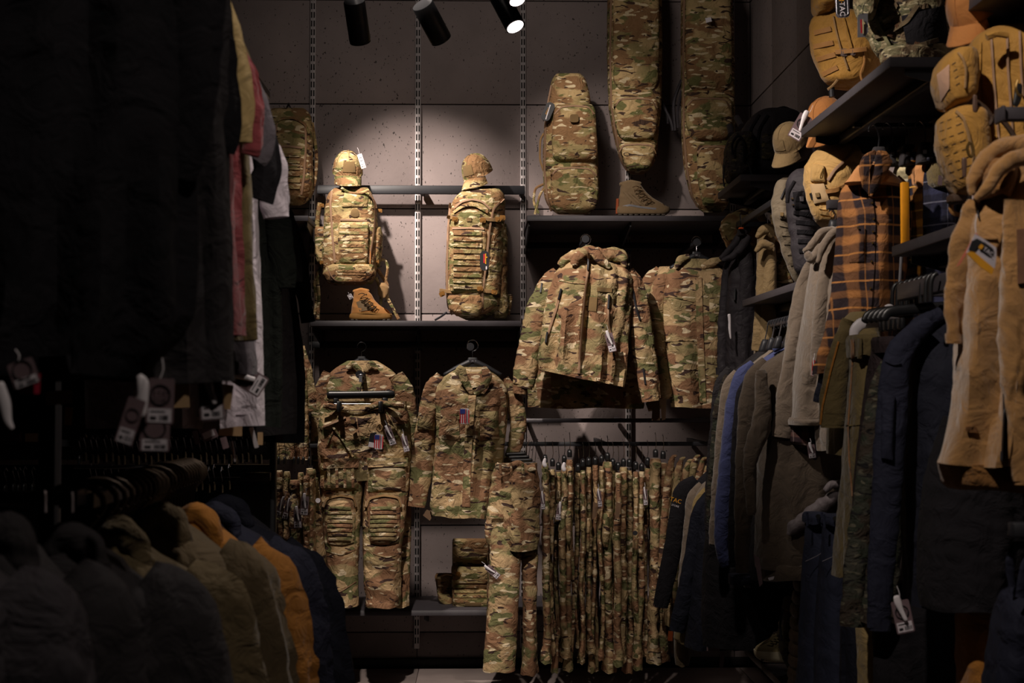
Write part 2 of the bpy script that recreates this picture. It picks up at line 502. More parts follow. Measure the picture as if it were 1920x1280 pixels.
def plaid(name, base, c2, c3, step=0.075, wr=0.004):
    """woven check: bands along x and z of the garment"""
    m, nt, b = newmat(name)
    tc = N(nt, 'ShaderNodeTexCoord'); sp = N(nt, 'ShaderNodeSeparateXYZ'); 
    wn = noise(nt, tc.outputs['Object'], 6, 1)
    nt.links.new(tc.outputs['Object'], sp.inputs[0])
    def band(out, width, off, soft, per=step):
        a = N(nt, 'ShaderNodeMath', operation='MULTIPLY_ADD'); a.inputs[1].default_value = 1 / per; a.inputs[2].default_value = 50 + off
        nt.links.new(out, a.inputs[0])
        w_ = N(nt, 'ShaderNodeMath', operation='MULTIPLY_ADD'); w_.inputs[1].default_value = 0.25
        nt.links.new(wn, w_.inputs[0]); nt.links.new(a.outputs[0], w_.inputs[2])
        f_ = N(nt, 'ShaderNodeMath', operation='PINGPONG'); f_.inputs[1].default_value = 0.5
        nt.links.new(w_.outputs[0], f_.inputs[0])
        return ramp(nt, f_.outputs[0], width, width + soft)
    hx = band(sp.outputs[0], 0.17, 0, 0.07); hz = band(sp.outputs[2], 0.11, 0.1, 0.08)
    s = N(nt, 'ShaderNodeMath', operation='ADD'); nt.links.new(hx, s.inputs[0]); nt.links.new(hz, s.inputs[1])
    c = mixc(nt, ramp(nt, s.outputs[0], 0.0, 1.6), srgb(base), srgb(c2))
    lz = band(sp.outputs[2], 0.455, 0.1, 0.03); lx = band(sp.outputs[0], 0.47, 0.1, 0.02)
    lx2 = N(nt, 'ShaderNodeMath', operation='MULTIPLY'); lx2.inputs[1].default_value = 0.45; nt.links.new(lx, lx2.inputs[0])
    lz2 = N(nt, 'ShaderNodeMath', operation='MULTIPLY'); lz2.inputs[1].default_value = 0.8; nt.links.new(lz, lz2.inputs[0])
    c = mixc(nt, lz2.outputs[0], c, srgb(c3)); c = mixc(nt, lx2.outputs[0], c, srgb(c3))
    nt.links.new(c, b.inputs['Base Color'])
    b.inputs['Roughness'].default_value = 0.92; b.inputs['Specular IOR Level'].default_value = 0.2
    bump(nt, b, noise(nt, coords(nt), 18, 4, 0.55, 1), wr * 3)
    MC[name] = m; return m
def plain(name, rgb, rough=0.5, metal=0.0, spec=0.4, emit=None, es=0.0):
    if name in MC: return MC[name]
    m, nt, b = newmat(name)
    b.inputs['Roughness'].default_value = rough; b.inputs['Metallic'].default_value = metal
    b.inputs['Specular IOR Level'].default_value = spec
    c = srgb(rgb)
    n1 = noise(nt, coords(nt), 30, 3, 0.6)
    d = tuple(x * 0.88 for x in c[:3]) + (1,)
    nt.links.new(mixc(nt, ramp(nt, n1, 0.35, 0.65), d, c), b.inputs['Base Color'])
    if emit:
        b.inputs['Emission Color'].default_value = srgb(emit); b.inputs['Emission Strength'].default_value = es
    MC[name] = m; return m
CAMO = camo('camouflage_cloth', (176, 148, 110), (104, 102, 66), (130, 96, 70), (62, 44, 38), (200, 182, 150), 0.66)
CAMOP = camo('camouflage_pack_cloth', (176, 150, 106), (100, 98, 58), (130, 98, 66), (64, 46, 36), (200, 182, 146), 0.8)
CAMOD = camo('black_camouflage_cloth', (62, 56, 54), (58, 52, 34), (48, 42, 42), (20, 18, 20), (92, 82, 58), 1.3)
CAMOO = camo('olive_camouflage_cloth', (124, 112, 84), (84, 82, 58), (92, 76, 56), (40, 34, 30), (150, 140, 112), 1.6)
CAMOK = camo('dark_camouflage_cloth', (60, 58, 50), (44, 48, 38), (54, 46, 38), (24, 22, 22), (84, 80, 66), 1.2)
COY = cloth('coyote_nylon', (158, 116, 50), 0.1, 0.75, 0.004)
COYL = cloth('pale_coyote_nylon', (176, 140, 84), 0.1, 0.75, 0.004)
COYW = cloth('coyote_webbing', (150, 106, 56), 0.1, 0.7, 0.001)
FLE = cloth('coyote_fleece', (148, 108, 60), 0.08, 0.98, 0.004, 0.12, 0.5)
TAU = cloth('taupe_fleece', (118, 104, 90), 0.08, 0.95, 0.004, 0.1, 0.4)
BRN = cloth('dark_brown_fleece', (82, 70, 58), 0.1, 0.95, 0.004, 0.1, 0.3)
ZIP = plain('tan_zip_tape', (150, 118, 92), 0.7)
WEB = cloth('tan_webbing', (138, 108, 70), 0.1, 0.8, 0.001)
BUC = plain('coyote_buckle', (124, 86, 40), 0.35)
BLK = plain('black_steel', (34, 34, 38), 0.5, 0.0, 0.4)
GRY = plain('dark_grey_steel', (66, 62, 66), 0.42, 0.3, 0.5)
SHF = plain('shelf_laminate', (62, 58, 62), 0.55, 0.0, 0.4)
BPL = plain('black_plastic', (22, 22, 24), 0.38, 0.0, 0.5)
BLN = cloth('black_nylon', (48, 44, 48), 0.12, 0.7, 0.003)
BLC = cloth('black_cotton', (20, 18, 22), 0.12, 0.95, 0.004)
CHA = cloth('charcoal_cloth', (44, 41, 43), 0.1, 0.85, 0.004)
NAV = cloth('navy_cloth', (27, 29, 44), 0.1, 0.85, 0.004)
NVD = cloth('dark_navy_cloth', (19, 21, 33), 0.1, 0.85, 0.004)
BLU = cloth('blue_fleece', (58, 64, 102), 0.08, 0.9, 0.003)
WHT = cloth('white_cotton', (196, 186, 194), 0.04, 0.9, 0.005)
OLV = cloth('olive_drab_cloth', (90, 76, 54), 0.1, 0.85, 0.004)
OLG = cloth('olive_green_cloth', (98, 84, 52), 0.1, 0.85, 0.004)
KHA = cloth('khaki_cloth', (150, 128, 84), 0.08, 0.85, 0.004)
TAN = cloth('tan_softshell', (150, 126, 88), 0.06, 0.75, 0.004)
MUS = cloth('mustard_canvas', (150, 98, 36), 0.08, 0.85, 0.004)
RED = cloth('faded_red_cotton', (116, 50, 54), 0.08, 0.9, 0.004)
GRC = cloth('grey_cotton', (84, 78, 84), 0.08, 0.9, 0.004)
JEA = cloth('blue_denim', (46, 50, 68), 0.15, 0.9, 0.003)
ORG = cloth('orange_tan_canvas', (176, 116, 62), 0.06, 0.85, 0.002)
RNG = cloth('ranger_green_nylon', (112, 100, 82), 0.08, 0.75, 0.003)
GPF = cloth('grey_puffer_shell', (104, 96, 98), 0.06, 0.6, 0.003)
VES = cloth('brown_puffer_shell', (74, 60, 48), 0.1, 0.6, 0.003)
CARD = plain('mauve_tag_card', (112, 92, 96), 0.6)
STK = plain('white_sticker', (214, 206, 212), 0.6)
WPL = plain('white_plastic', (224, 218, 222), 0.4)
INK = plain('black_ink', (24, 22, 26), 0.7)
REDI = plain('red_print', (190, 30, 44), 0.6)
BLUI = plain('blue_print', (44, 54, 130), 0.6)
YEL = plain('yellow_print', (214, 150, 34), 0.6)
SIL = plain('silver_card', (170, 170, 176), 0.3, 0.6)
CHR = plain('chrome_wire', (190, 190, 196), 0.2, 1.0, 0.5)
BRS = plain('brass_hardware', (150, 120, 70), 0.3, 0.8)
SOL = plain('tan_rubber_sole', (150, 108, 52), 0.7)
SOD = plain('dark_rubber_sole', (60, 52, 44), 0.7)
LEA = cloth('tan_suede', (172, 118, 62), 0.08, 0.8, 0.001)
LEO = cloth('olive_brown_suede', (112, 92, 66), 0.08, 0.8, 0.001)
LACE = plain('boot_lace', (90, 66, 40), 0.8)
# ------------------------------------------------------------------ the room
YB = 8.1; XR = 1.54; XL = -3.4; CEIL = 4.25
def concrete(name, rgb):
    m, nt, b = newmat(name)
    v = coords(nt)
    n1 = noise(nt, v, 2.2, 4, 0.6); n2 = noise(nt, v, 60, 2, 0.6)
    c = srgb(rgb); d = tuple(x * 0.8 for x in c[:3]) + (1,)
    c1 = mixc(nt, ramp(nt, n1, 0.35, 0.65), d, c)
    v2 = coords(nt, (1, 1, 0.6))
    n4 = noise(nt, v2, 95, 1, 0.5); n5 = noise(nt, v, 4, 2)
    mm = N(nt, 'ShaderNodeMath', operation='MULTIPLY_ADD'); mm.inputs[1].default_value = 0.16
    nt.links.new(n5, mm.inputs[0]); nt.links.new(n4, mm.inputs[2])
    pit = ramp(nt, mm.outputs[0], 0.775, 0.80)
    c2 = mixc(nt, pit, c1, tuple(x * 0.22 for x in c[:3]) + (1,))
    nt.links.new(c2, b.inputs['Base Color'])
    b.inputs['Roughness'].default_value = 0.85; b.inputs['Specular IOR Level'].default_value = 0.25
    bump(nt, b, n2, 0.001)
    return m
CONC = concrete('cast_concrete', (138, 126, 124))
JOINT = plain('dark_joint', (30, 27, 27), 0.9)
wall = struct(mk('wall_back', box((XL, YB + 0.012, 0), (XR + 0.3, YB + 0.2, CEIL)), JOINT))
zj = [0.0, 0.19, 0.79, 1.39, 1.99, 2.59, 3.19, 3.79, CEIL]
def xat(px): return P(px, 640, YB)[0]
xu = [xat(783) + 0.6 * k for k in range(-5, 4)]
xu = [x for x in xu if x < XR - 0.02] + [XR]
pc = {}
for i in range(len(xu) - 1):
    for j in range(len(zj) - 1):
        wx = xu[i + 1] - xu[i]; wz = zj[j + 1] - zj[j]; key = (round(wx, 3), round(wz, 3))
        if key not in pc:
            ms = box((-wx / 2 + 0.002, 0, 0.003), (wx / 2 - 0.002, 0.03, wz - 0.003), 0.002)
            o = mk('wall_panel', ms, CONC, origin=(0, 0, 0)); pc[key] = o
        else:
            o = pc[key].copy(); col.objects.link(o)
        o.parent = wall
        o.location = np.array(((xu[i] + xu[i + 1]) / 2, YB, zj[j])) - np.array(wall['_o'])
wr = struct(mk('wall_right', box((XR + 0.012, -2, 0), (XR + 0.2, YB + 0.2, CEIL)), JOINT))
pc = {}
for i in range(10):
    for j in range(len(zj) - 1):
        y1 = YB - i * 0.6; y0 = y1 - 0.6; wz = zj[j + 1] - zj[j]; key = round(wz, 3)
        if key not in pc:
            o = mk('wall_panel', box((0, -0.297, 0.003), (0.03, 0.297, wz - 0.003), 0.002), CONC, origin=(0, 0, 0)); pc[key] = o
        else:
            o = pc[key].copy(); col.objects.link(o)
        o.parent = wr; o.location = np.array((XR, (y0 + y1) / 2, zj[j])) - np.array(wr['_o'])
struct(mk('wall_left', box((XL - 0.2, -2, 0), (XL, YB + 0.2, CEIL)), plain('dark_paint', (40, 36, 36), 0.9)))
struct(mk('wall_front', box((XL, -2.2, 0), (XR + 0.2, -2, CEIL)), plain('dark_paint', (40, 36, 36), 0.9)))
struct(mk('ceiling', box((XL - 0.2, -2.2, CEIL), (XR + 0.3, YB + 0.2, CEIL + 0.1)), plain('ceiling_paint', (22, 20, 21), 0.9)))
# floor with large pale tiles
fl = struct(mk('floor', box((XL - 0.2, -2.2, -0.2), (XR + 0.3, YB + 0.2, -0.012)), JOINT))
m, nt, b = newmat('pale_floor_tile')
v = coords(nt)
nt.links.new(mixc(nt, ramp(nt, noise(nt, v, 3, 5, 0.6), 0.3, 0.7), srgb((150, 136, 132)), srgb((172, 158, 152))), b.inputs['Base Color'])
b.inputs['Roughness'].default_value = 0.42
TILE = m
x0 = P(785, 1250, 8.0)[0]
t0 = None
for i in range(-5, 4):
    for j in range(0, 14):
        if t0 is None:
            t0 = mk('floor_tile', box((0.0015, -0.6985 + 0.1, -0.012), (0.5985, -0.0015, 0.0), 0.001), TILE, origin=(0, 0, 0)); o = t0
        else:
            o = t0.copy(); col.objects.link(o)
        o.parent = fl; o.location = np.array((x0 + 0.6 * i, 8.02 - 0.6 * j, 0)) - np.array(fl['_o'])
struct(mk('baseboard_back', box((XL, YB - 0.03, 0), (XR, YB, 0.045), 0.003), plain('dark_plinth', (38, 34, 34), 0.6)))

# ------------------------------------------------------------------ slotted uprights on the walls
UPM = plain('pale_upright_steel', (176, 168, 168), 0.45, 0.2)
SLM = plain('dark_slot', (18, 16, 16), 0.9)
def upright(x, label, z0=0.10, z1=4.1, wall_='back', y=None):
    if wall_ == 'back':
        t = thing('slotted_upright', label, 'wall upright', (x, YB - 0.012, z0), 'slotted uprights on the walls')
        body = box((x - 0.016, YB - 0.022, z0), (x + 0.016, YB + 0.003, z1), 0.002)
        sl = Ms(); z = z0 + 0.03
        while z < z1 - 0.05:
            for dx in (-0.0072, 0.0072):
                sl = sl + box((x + dx - 0.0035, YB - 0.0235, z), (x + dx + 0.0035, YB - 0.0225, z + 0.034))
            z += 0.05
    else:
        t = thing('slotted_upright', label, 'wall upright', (XR - 0.012, y, z0), 'slotted uprights on the walls')
        body = box((XR - 0.022, y - 0.016, z0), (XR + 0.003, y + 0.016, z1), 0.002)
        sl = Ms(); z = z0 + 0.03
        while z < z1 - 0.05:
            for dx in (-0.0072, 0.0072):
                sl = sl + box((XR - 0.0235, y + dx - 0.0035, z), (XR - 0.0225, y + dx + 0.0035, z + 0.034))
            z += 0.05
    mk('rail', body, UPM, t)
    o = mk('slots', sl, SLM, t); o['kind'] = 'stuff'
xs0 = xat(783)
for k, lb in ((-2, 'pale slotted upright at the far upper left, beside the hanging t-shirts'),
              (-1, 'pale slotted upright on the wall left of the capped camouflage backpack'),
              (0, 'pale slotted upright on the wall between the two camouflage backpacks'),
              (1, 'pale slotted upright on the wall right of the tall camouflage backpack'),
              (2, 'dark shaded slotted upright behind the middle hanging rifle case'),
              (3, 'slotted upright near the corner beside the right hanging rifle case')):
    upright(xs0 + 0.6 * k, lb)

# ------------------------------------------------------------------ shelves and bars on the back wall
YF = 7.58
def shelf_back(x0p, x1p, ypx, label, th=0.03, YF=YF):
    a = P(x0p, ypx, YF); b = P(x1p, ypx, YF)
    z = (a[2] + b[2]) / 2
    t = thing('wall_shelf', label, 'shelf', ((a[0] + b[0]) / 2, YF + 0.2, z - th))
    mk('board', box((a[0], YF, z - th), (b[0], YB - 0.004, z), 0.002), SHF, t)
    n = max(1, int(round((b[0] - a[0]) / 0.6)))
    for i in range(n + 1):
        x = a[0] + (b[0] - a[0]) * i / n
        x = min(max(x, a[0] + 0.012), b[0] - 0.012)
        v = np.array([(x - 0.004, YF + 0.03, z - th), (x - 0.004, YB - 0.02, z - th), (x - 0.004, YB - 0.02, z - th - 0.11), (x - 0.004, YF + 0.03, z - th - 0.025)])
        v = np.vstack([v, v + [0.008, 0, 0]])
        mk('bracket', Ms(v, [(0, 1, 2, 3), (7, 6, 5, 4), (0, 4, 5, 1), (1, 5, 6, 2), (2, 6, 7, 3), (3, 7, 4, 0)]), BLK, t)
    return z
ZS1 = shelf_back(581, 978, 601, 'dark grey wall shelf under the two lit camouflage backpacks', YF=7.5)
ZS2 = shelf_back(988, 1378, 404, 'dark grey high wall shelf holding the short case and olive boot', YF=7.44)
ZS3 = shelf_back(602, 1376, 1143, 'long low wall shelf near the floor under the camouflage trousers')
ZS4 = shelf_back(470, 578, 404, 'end of a dark shelf beside the hanging t-shirts')
def barx(x0p, x1p, y0p, y1p, Y, label, name='cross_bar', m=None, cat='rail'):
    """rectangular bar parallel to the back wall, held by two arms to the wall"""
    a = P(x0p, y1p, Y); b = P(x1p, y0p, Y)
    t = thing(name, label, cat, ((a[0] + b[0]) / 2, Y, a[2]))
    mk('bar', box((a[0], Y, a[2]), (b[0], Y + 0.02, b[2]), 0.002), m or BLK, t)
    for x in (a[0] + 0.01, (a[0] + b[0]) / 2, b[0] - 0.03):
        mk('arm', box((x, Y + 0.02, a[2]), (x + 0.02, YB - 0.02, b[2]), 0.002), m or BLK, t)
barx(594, 984, 348, 363, 7.98, 'black flat bar on the wall behind the two camouflage caps')
barx(585, 978, 640, 652, 7.9, 'black bar in the shade under the left wall shelf')
barx(987, 1376, 455, 466, 7.9, 'black bar just under the high right wall shelf')
barx(560, 600, 405, 414, 7.9, 'short black bar end left of the capped camouflage backpack')
barx(985, 1340, 784, 792, 7.7, 'black bar below the camouflage winter jacket', m=GRY)
barx(930, 1330, 828, 836, 7.45, 'black hanging rail carrying the camouflage trousers', 'hanging_rail')
barx(440, 600, 832, 840, 7.3, 'black hanging rail at left carrying camouflage trousers', 'hanging_rail')
def arm(px, py, Y0, label, z_drop=0.0):
    """face-out arm from the wall to Y0"""
    a = P(px, py, Y0)
    t = thing('face_out_arm', label, 'display arm', (a[0], (Y0 + YB) / 2, a[2]))
    mk('bar', box((a[0] - 0.012, Y0 - 0.02, a[2] - 0.012), (a[0] + 0.012, YB - 0.02, a[2] + 0.012), 0.003), BLK, t)
    mk('end_cap', tube([(a[0], Y0 - 0.035, a[2]), (a[0], Y0 - 0.02, a[2])], 0.02, 12), BLK, t)
arm(1097, 449, 7.33, 'black display arm holding the camouflage winter jacket')
arm(1305, 455, 7.48, 'black display arm holding the right camouflage shirt')
arm(882, 650, 7.28, 'black display arm holding the camouflage shirt with the flag tag')
arm(675, 702, 7.2, 'black display arm holding the kneepad trousers')

# ------------------------------------------------------------------ shelves on the right wall
XF = 1.16
def shelf_right(pfar, pnear, label, th=0.03, x1=XR - 0.004, xf=XF):
    """front lower edge runs from picture point pfar (far) to pnear (near)"""
    def at(px, py):
        d = ray(px, py); return CL + d * (xf / d[0])
    a = at(*pfar); b = at(*pnear); z = (a[2] + b[2]) / 2
    t = thing('wall_shelf', label, 'shelf', ((xf + x1) / 2, (a[1] + b[1]) / 2, z))
    mk('board', box((xf, b[1], z), (x1, a[1], z + th), 0.002), SHF, t)
    mk('hanging_bar', box((xf + 0.12, b[1] + 0.04, z - 0.035), (xf + 0.15, a[1] - 0.04, z - 0.005), 0.003), BLK, t)
    for y in (b[1] + 0.02, a[1] - 0.02):
        v = np.array([(x1, y, z), (xf + 0.05, y, z), (xf + 0.05, y, z - 0.02), (x1, y, z - 0.1)])
        v = np.vstack([v, v + [0, 0.006, 0]])
        mk('bracket', Ms(v, [(0, 1, 2, 3), (7, 6, 5, 4), (0, 4, 5, 1), (1, 5, 6, 2), (2, 6, 7, 3), (3, 7, 4, 0)]), BLK, t)
    return z, a[1], b[1]
RS1 = shelf_right((1502, 257), (1668, 126), 'dark grey high shelf on the right wall under the tan and camouflage packs')
RS2 = shelf_right((1346, 372), (1388, 340), 'dark grey high shelf in the corner holding the black camouflage pack')
RS3 = shelf_right((1785, 42), (1900, -40), 'dark grey shelf corner at the top right edge')
RS4 = shelf_right((1392, 576), (1499, 540), 'dark grey shelf between the tan jacket and the taupe hoodies')
RS5 = shelf_right((1672, 484), (1840, 424), 'dark grey shelf between the plaid shirt and the coyote fleece')
# low platform with edge line running to the lower right
a = P(1396, 1212, 6.55)
t = thing('low_shelf', 'low dark grey shelf near the floor holding the olive sneaker', 'shelf', (1.35, 5.3, a[2] - 0.03))
for k in range(7):
    y1 = 6.55 - 0.4 * k
    mk('plank', box((a[0], y1 - 0.396, a[2] - 0.03), (XR - 0.01, y1, a[2]), 0.002), GRY, t)
for y in (6.45, 5.3, 4.0):
    mk('bracket', box((a[0] + 0.06, y, a[2] - 0.1), (XR, y + 0.01, a[2] - 0.031)), BLK, t)
def bary(p0, p1, xf, sz, label, name='hanging_rail', m=None):
    """bar parallel to the right wall between picture points (at x = xf)"""
    def at(px, py):
        d = ray(px, py); return CL + d * (xf / d[0])
    a = at(*p0); b = at(*p1); z = (a[2] + b[2]) / 2
    t = thing(name, label, 'rail', (xf, (a[1] + b[1]) / 2, z))
    mk('bar', box((xf - 0.012, min(a[1], b[1]), z - sz / 2), (xf + 0.012, max(a[1], b[1]), z + sz / 2), 0.003), m or GRY, t)
    for y in (min(a[1], b[1]) + 0.03, max(a[1], b[1]) - 0.03):
        mk('arm', box((xf + 0.012, y - 0.01, z - 0.012), (XR - 0.02, y + 0.01, z + 0.012), 0.002), m or GRY, t)
    return z, b[1], a[1]

# ------------------------------------------------------------------ ceiling track and lamps
TY = 5.75
t = thing('lighting_track', 'black lighting track under the ceiling', 'lighting track', (-0.3, TY, 3.6))
mk('rail', box((-1.8, TY - 0.018, 3.62), (1.4, TY + 0.018, 3.65), 0.003), BLK, t)
for x in (-1.5, -0.3, 1.1):
    mk('suspension_rod', tube([(x, TY, 3.65), (x, TY, CEIL)], 0.006), BLK, t)
def lamp(ptop, pbot, Y, label, lit=False, dy=0.1, wpx=44):
    a = P(*ptop, Y); b = P(*pbot, Y + dy); r = wpx * M1(Y) / 2
    t = thing('track_spotlight', label, 'spotlight', (a[0], Y, b[2]))
    ax = (b - a) / np.linalg.norm(b - a)
    mk('housing', tube([a, a + ax * 0.004, b - ax * 0.004, b], [r * 0.96, r, r, r * 0.97], 28), BPL, t)
    # recessed reflector ring and lens
    ring = tube([b + ax * 0.001, b + ax * 0.006], r * 0.99, 28)
    mk('bezel', ring, BPL, t)
    lens = tube([b + ax * 0.004, b + ax * 0.0075], r * 0.84, 28)
    mk('lens', lens, plain('lit_lens', (255, 240, 235), 0.4, emit=(255, 236, 232), es=9.0) if lit else plain('dark_lens', (20, 20, 22), 0.2), t)
    st = a * [1, 0, 1] + [0, TY, 0]
    mk('stem', tube([a + ax * 0.05, a + ax * 0.05 + [0, 0, 0.05], (a[0], TY, 3.63)], 0.012, 10), BLK, t)
    mk('adapter', box((a[0] - 0.05, TY - 0.016, 3.585), (a[0] + 0.05, TY + 0.016, 3.62), 0.003), BLK, t)
lamp((664, 2), (675, 76), 5.75, 'black spotlight, leftmost of the unlit pair', wpx=41)
lamp((792, 8), (826, 72), 5.75, 'black spotlight, tilted to the right, second from left', wpx=42)
lamp((918, -40), (965, 48), 5.6, 'black spotlight with bright lens facing down right', True, dy=-0.09, wpx=38)
lamp((935, -90), (969, -1), 5.45, 'lit spotlight cut by the top edge above its neighbour', True, dy=-0.09, wpx=34)

# ------------------------------------------------------------------ small reusable parts
def hang_tag(parent, px, py, Y, w=14, h=30, ang=0, card=None, plastic=True, words=None, name='price_tag'):
    """swing tag whose centre is at px,py; card with a white label, bar code and security clip"""
    card = card or CARD
    ca, sa = math.cos(R(ang)), math.sin(R(ang))
    def q(x, y): return (px + x * ca - y * sa, py + x * sa + y * ca)
    def qd(x0, y0, x1, y1, dY): return slab([q(x0, y0), q(x1, y0), q(x1, y1), q(x0, y1)], Y + dY, 0.0006)
    c = mk(name, slab(rpoly(px - w / 2, py - h / 2, px + w / 2, py + h / 2, w * 0.1, ang), Y, 0.0012), card, parent, smooth=False)
    mk('sticker', qd(-w * 0.42, h * 0.16, w * 0.42, h * 0.46, -0.0012), STK, c, smooth=False)
    bars = Ms()
    rr = random.Random(int(px * 7 + py))
    x = -w * 0.02
    while x < w * 0.34:
        ww = w * rr.uniform(0.02, 0.05); bars = bars + qd(x, h * 0.30, x + ww, h * 0.41, -0.0019); x += ww + w * rr.uniform(0.015, 0.04)
    bars = bars + qd(-w * 0.34, h * 0.33, -w * 0.12, h * 0.40, -0.0019)
    bars = bars + qd(-w * 0.34, h * 0.21, w * 0.2, h * 0.235, -0.0019)
    mk('bar_code', bars, INK, c, smooth=False)
    ring = tube([P(*q(w * 0.36 * math.cos(a_), -h * 0.14 + w * 0.36 * math.sin(a_)), Y - 0.001) for a_ in np.linspace(0, 2 * math.pi, 17)], w * 0.03 * M1(Y), 4)
    mk('round_emblem', ring, INK, c)
    if words and w >= 12:
        tx = Ms()
        for i_, s_ in enumerate(words):
            tx = tx + ptext(s_, *q(0, -h * 0.19 + i_ * w * 0.26), Y - 0.0022, w * 0.17, ang)
        mk('lettering', tx, INK, c, smooth=False)
    if plastic:
        mk('security_clip', limb([(*q(-w * 0.12, -h * 0.62), w * 0.36), (*q(-w * 0.1, -h * 0.45), w * 0.42), (*q(-w * 0.02, -h * 0.2), w * 0.26), (*q(w * 0.12, h * 0.1), w * 0.22)], Y - 0.008, 0.5, 10, 10, cap='round'), WPL, c)
    mk('tag_string', ptube([q(-w * 0.05, -h * 0.45), q(w * 0.1, -h * 0.7), q(w * 0.02, -h * 0.95)], Y + 0.002, 0.0009), WPL, c)
def flag_tag(parent, px, py, Y, w=18, h=28, ang=0):
    ca, sa = math.cos(R(ang)), math.sin(R(ang))
    def q(x, y): return (px + x * ca - y * sa, py + x * sa + y * ca)
    def qd(x0, y0, x1, y1, dY): return slab([q(x0, y0), q(x1, y0), q(x1, y1), q(x0, y1)], Y + dY, 0.0005)
    fg = mk('flag_tag', slab([q(-w / 2 + 2, -h / 2), q(w / 2 - 2, -h / 2), q(w / 2, -h / 2 + 3), q(w / 2, h / 2 - 2), q(w / 2 - 3, h / 2), q(-w / 2 + 3, h / 2), q(-w / 2, h / 2 - 2), q(-w / 2, -h / 2 + 3)], Y, 0.0012), WPL, parent, smooth=False)
    s = Ms()
    sw = w / 9.0
    for k in (0, 2, 4):
        s = s + qd(-w / 2 + k * sw, -h / 2 + (3 if k == 0 else (h * 0.36)), -w / 2 + (k + 1) * sw, h / 2 - 2, -0.001)
    s = s + qd(w / 2 - sw * 3.6, -h / 2 + 1, w / 2 - sw * 3.0, h / 2, -0.001)
    s = s + qd(w / 2 - sw * 1.1, -h / 2 + 3, w / 2, h / 2 - 2, -0.001)
    mk('flag_stripes', s, REDI, fg, smooth=False)
    mk('flag_canton', qd(-w / 2 + 0.5, -h / 2 + 1.2, w * 0.06, -h * 0.16, -0.0015), BLUI, fg, smooth=False)
    d = Ms(); yy = -h * 0.42; k = 0
    while yy < h * 0.42:
        l_ = (1.6, 0.9, 1.3, 1.1)[k % 4] * h / 28; d = d + qd(w * 0.205, yy, w * 0.265, yy + l_, -0.002); yy += l_ + 0.8 * h / 28; k += 1
    mk('small_print', d, INK, fg, smooth=False)
def hanger(px, py, Y, hw, label, drop=22, hook=26, hk=0.0, logo=True, group=None, thick=0.018, skew=0.0):
    """wide-shouldered black plastic hanger seen from the front; px,py = top of its body"""
    t = thing('clothes_hanger', label, 'hanger', P(px, py, Y), group)
    s = 1
    nk = max(7, hw * 0.2)
    body = loft([(px - nk * 0.8, py, px + nk * 0.8, py), (px - nk, py + drop * 0.3, px + nk, py + drop * 0.3),
                 (px - nk * 1.6, py + drop * 0.8, px + nk * 1.6, py + drop * 0.8)], Y, thick * 0.6, 3.5, 20, 8, top=0.6, hem=False, k=1)
    mk('body', body, BLK, t)
    for sgn in (-1, 1):
        mk('shoulder', limb([(px + sgn * nk * 0.5, py + drop * 0.35, nk * 1.2), (px + sgn * hw * 0.55, py + drop * 0.75, nk), (px + sgn * hw, py + drop * 1.25, nk * 0.8)], Y, 1.0, 12, 12, babs=thick, cap='round'), BLK, t)
    r_ = hook * 0.33
    pts = [(px, py + 2), (px, py - hook * 0.35)]
    for a_ in np.linspace(-60, 200, 9):
        pts.append((px + r_ * math.cos(R(-a_)) * (1 if hk >= 0 else -1), py - hook * 0.7 + r_ * math.sin(R(-a_))))
    mk('hook', tube([P(x, y, Y) for x, y in pts], 0.0022, 6), CHR, t)
    if logo:
        mk('logo_plate', slab(rpoly(px - 4, py + drop * 0.25 - 3, px + 4, py + drop * 0.25 + 3, 1), Y - thick * 0.75 - 0.003, 0.002), GRY, t, smooth=False)
        q_ = Ms()
        for dx in (-1.7, 0.4): q_ = q_ + slab(rpoly(px + dx, py + drop * 0.25 - 1.5, px + dx + 1.4, py + drop * 0.25 + 1.5, 0.3), Y - thick * 0.75 - 0.0045, 0.001)
        mk('logo_mark', q_, SIL, t, smooth=False)
    return t
def molle(tgt, rows, hgt, mat, parent, name='webbing_row', th=0.003):
    for x0, y0, x1, y1 in rows:
        mk(name, ribbon([(x0, y0), ((x0 + x1) / 2, (y0 + y1) / 2), (x1, y1)], hgt, tgt, th), mat, parent)
def buckle(tgt, px, py, w, h, ang, parent, Y=7.5, mat=None, dy=0.01):
    _, y = hit(tgt.bvh() if isinstance(tgt, Ms) else tgt, px, py, Y)
    y -= dy
    a = slab(rpoly(px - w / 2, py - h / 2, px + w / 2, py + h / 2, min(w, h) * 0.25, ang), y, 0.008)
    ca, sa = math.cos(R(ang)), math.sin(R(ang))
    b_ = slab(rpoly(px - w * 0.22, py - h * 0.28, px + w * 0.22, py + h * 0.28, min(w, h) * 0.12, ang), y - 0.003, 0.004)
    bk_ = mk('buckle', a, mat or BUC, parent); mk('buckle_prong', b_, mat or BUC, bk_)
# ================================================================== things on the back wall
def base(px, py, Y): return P(px, py, Y)
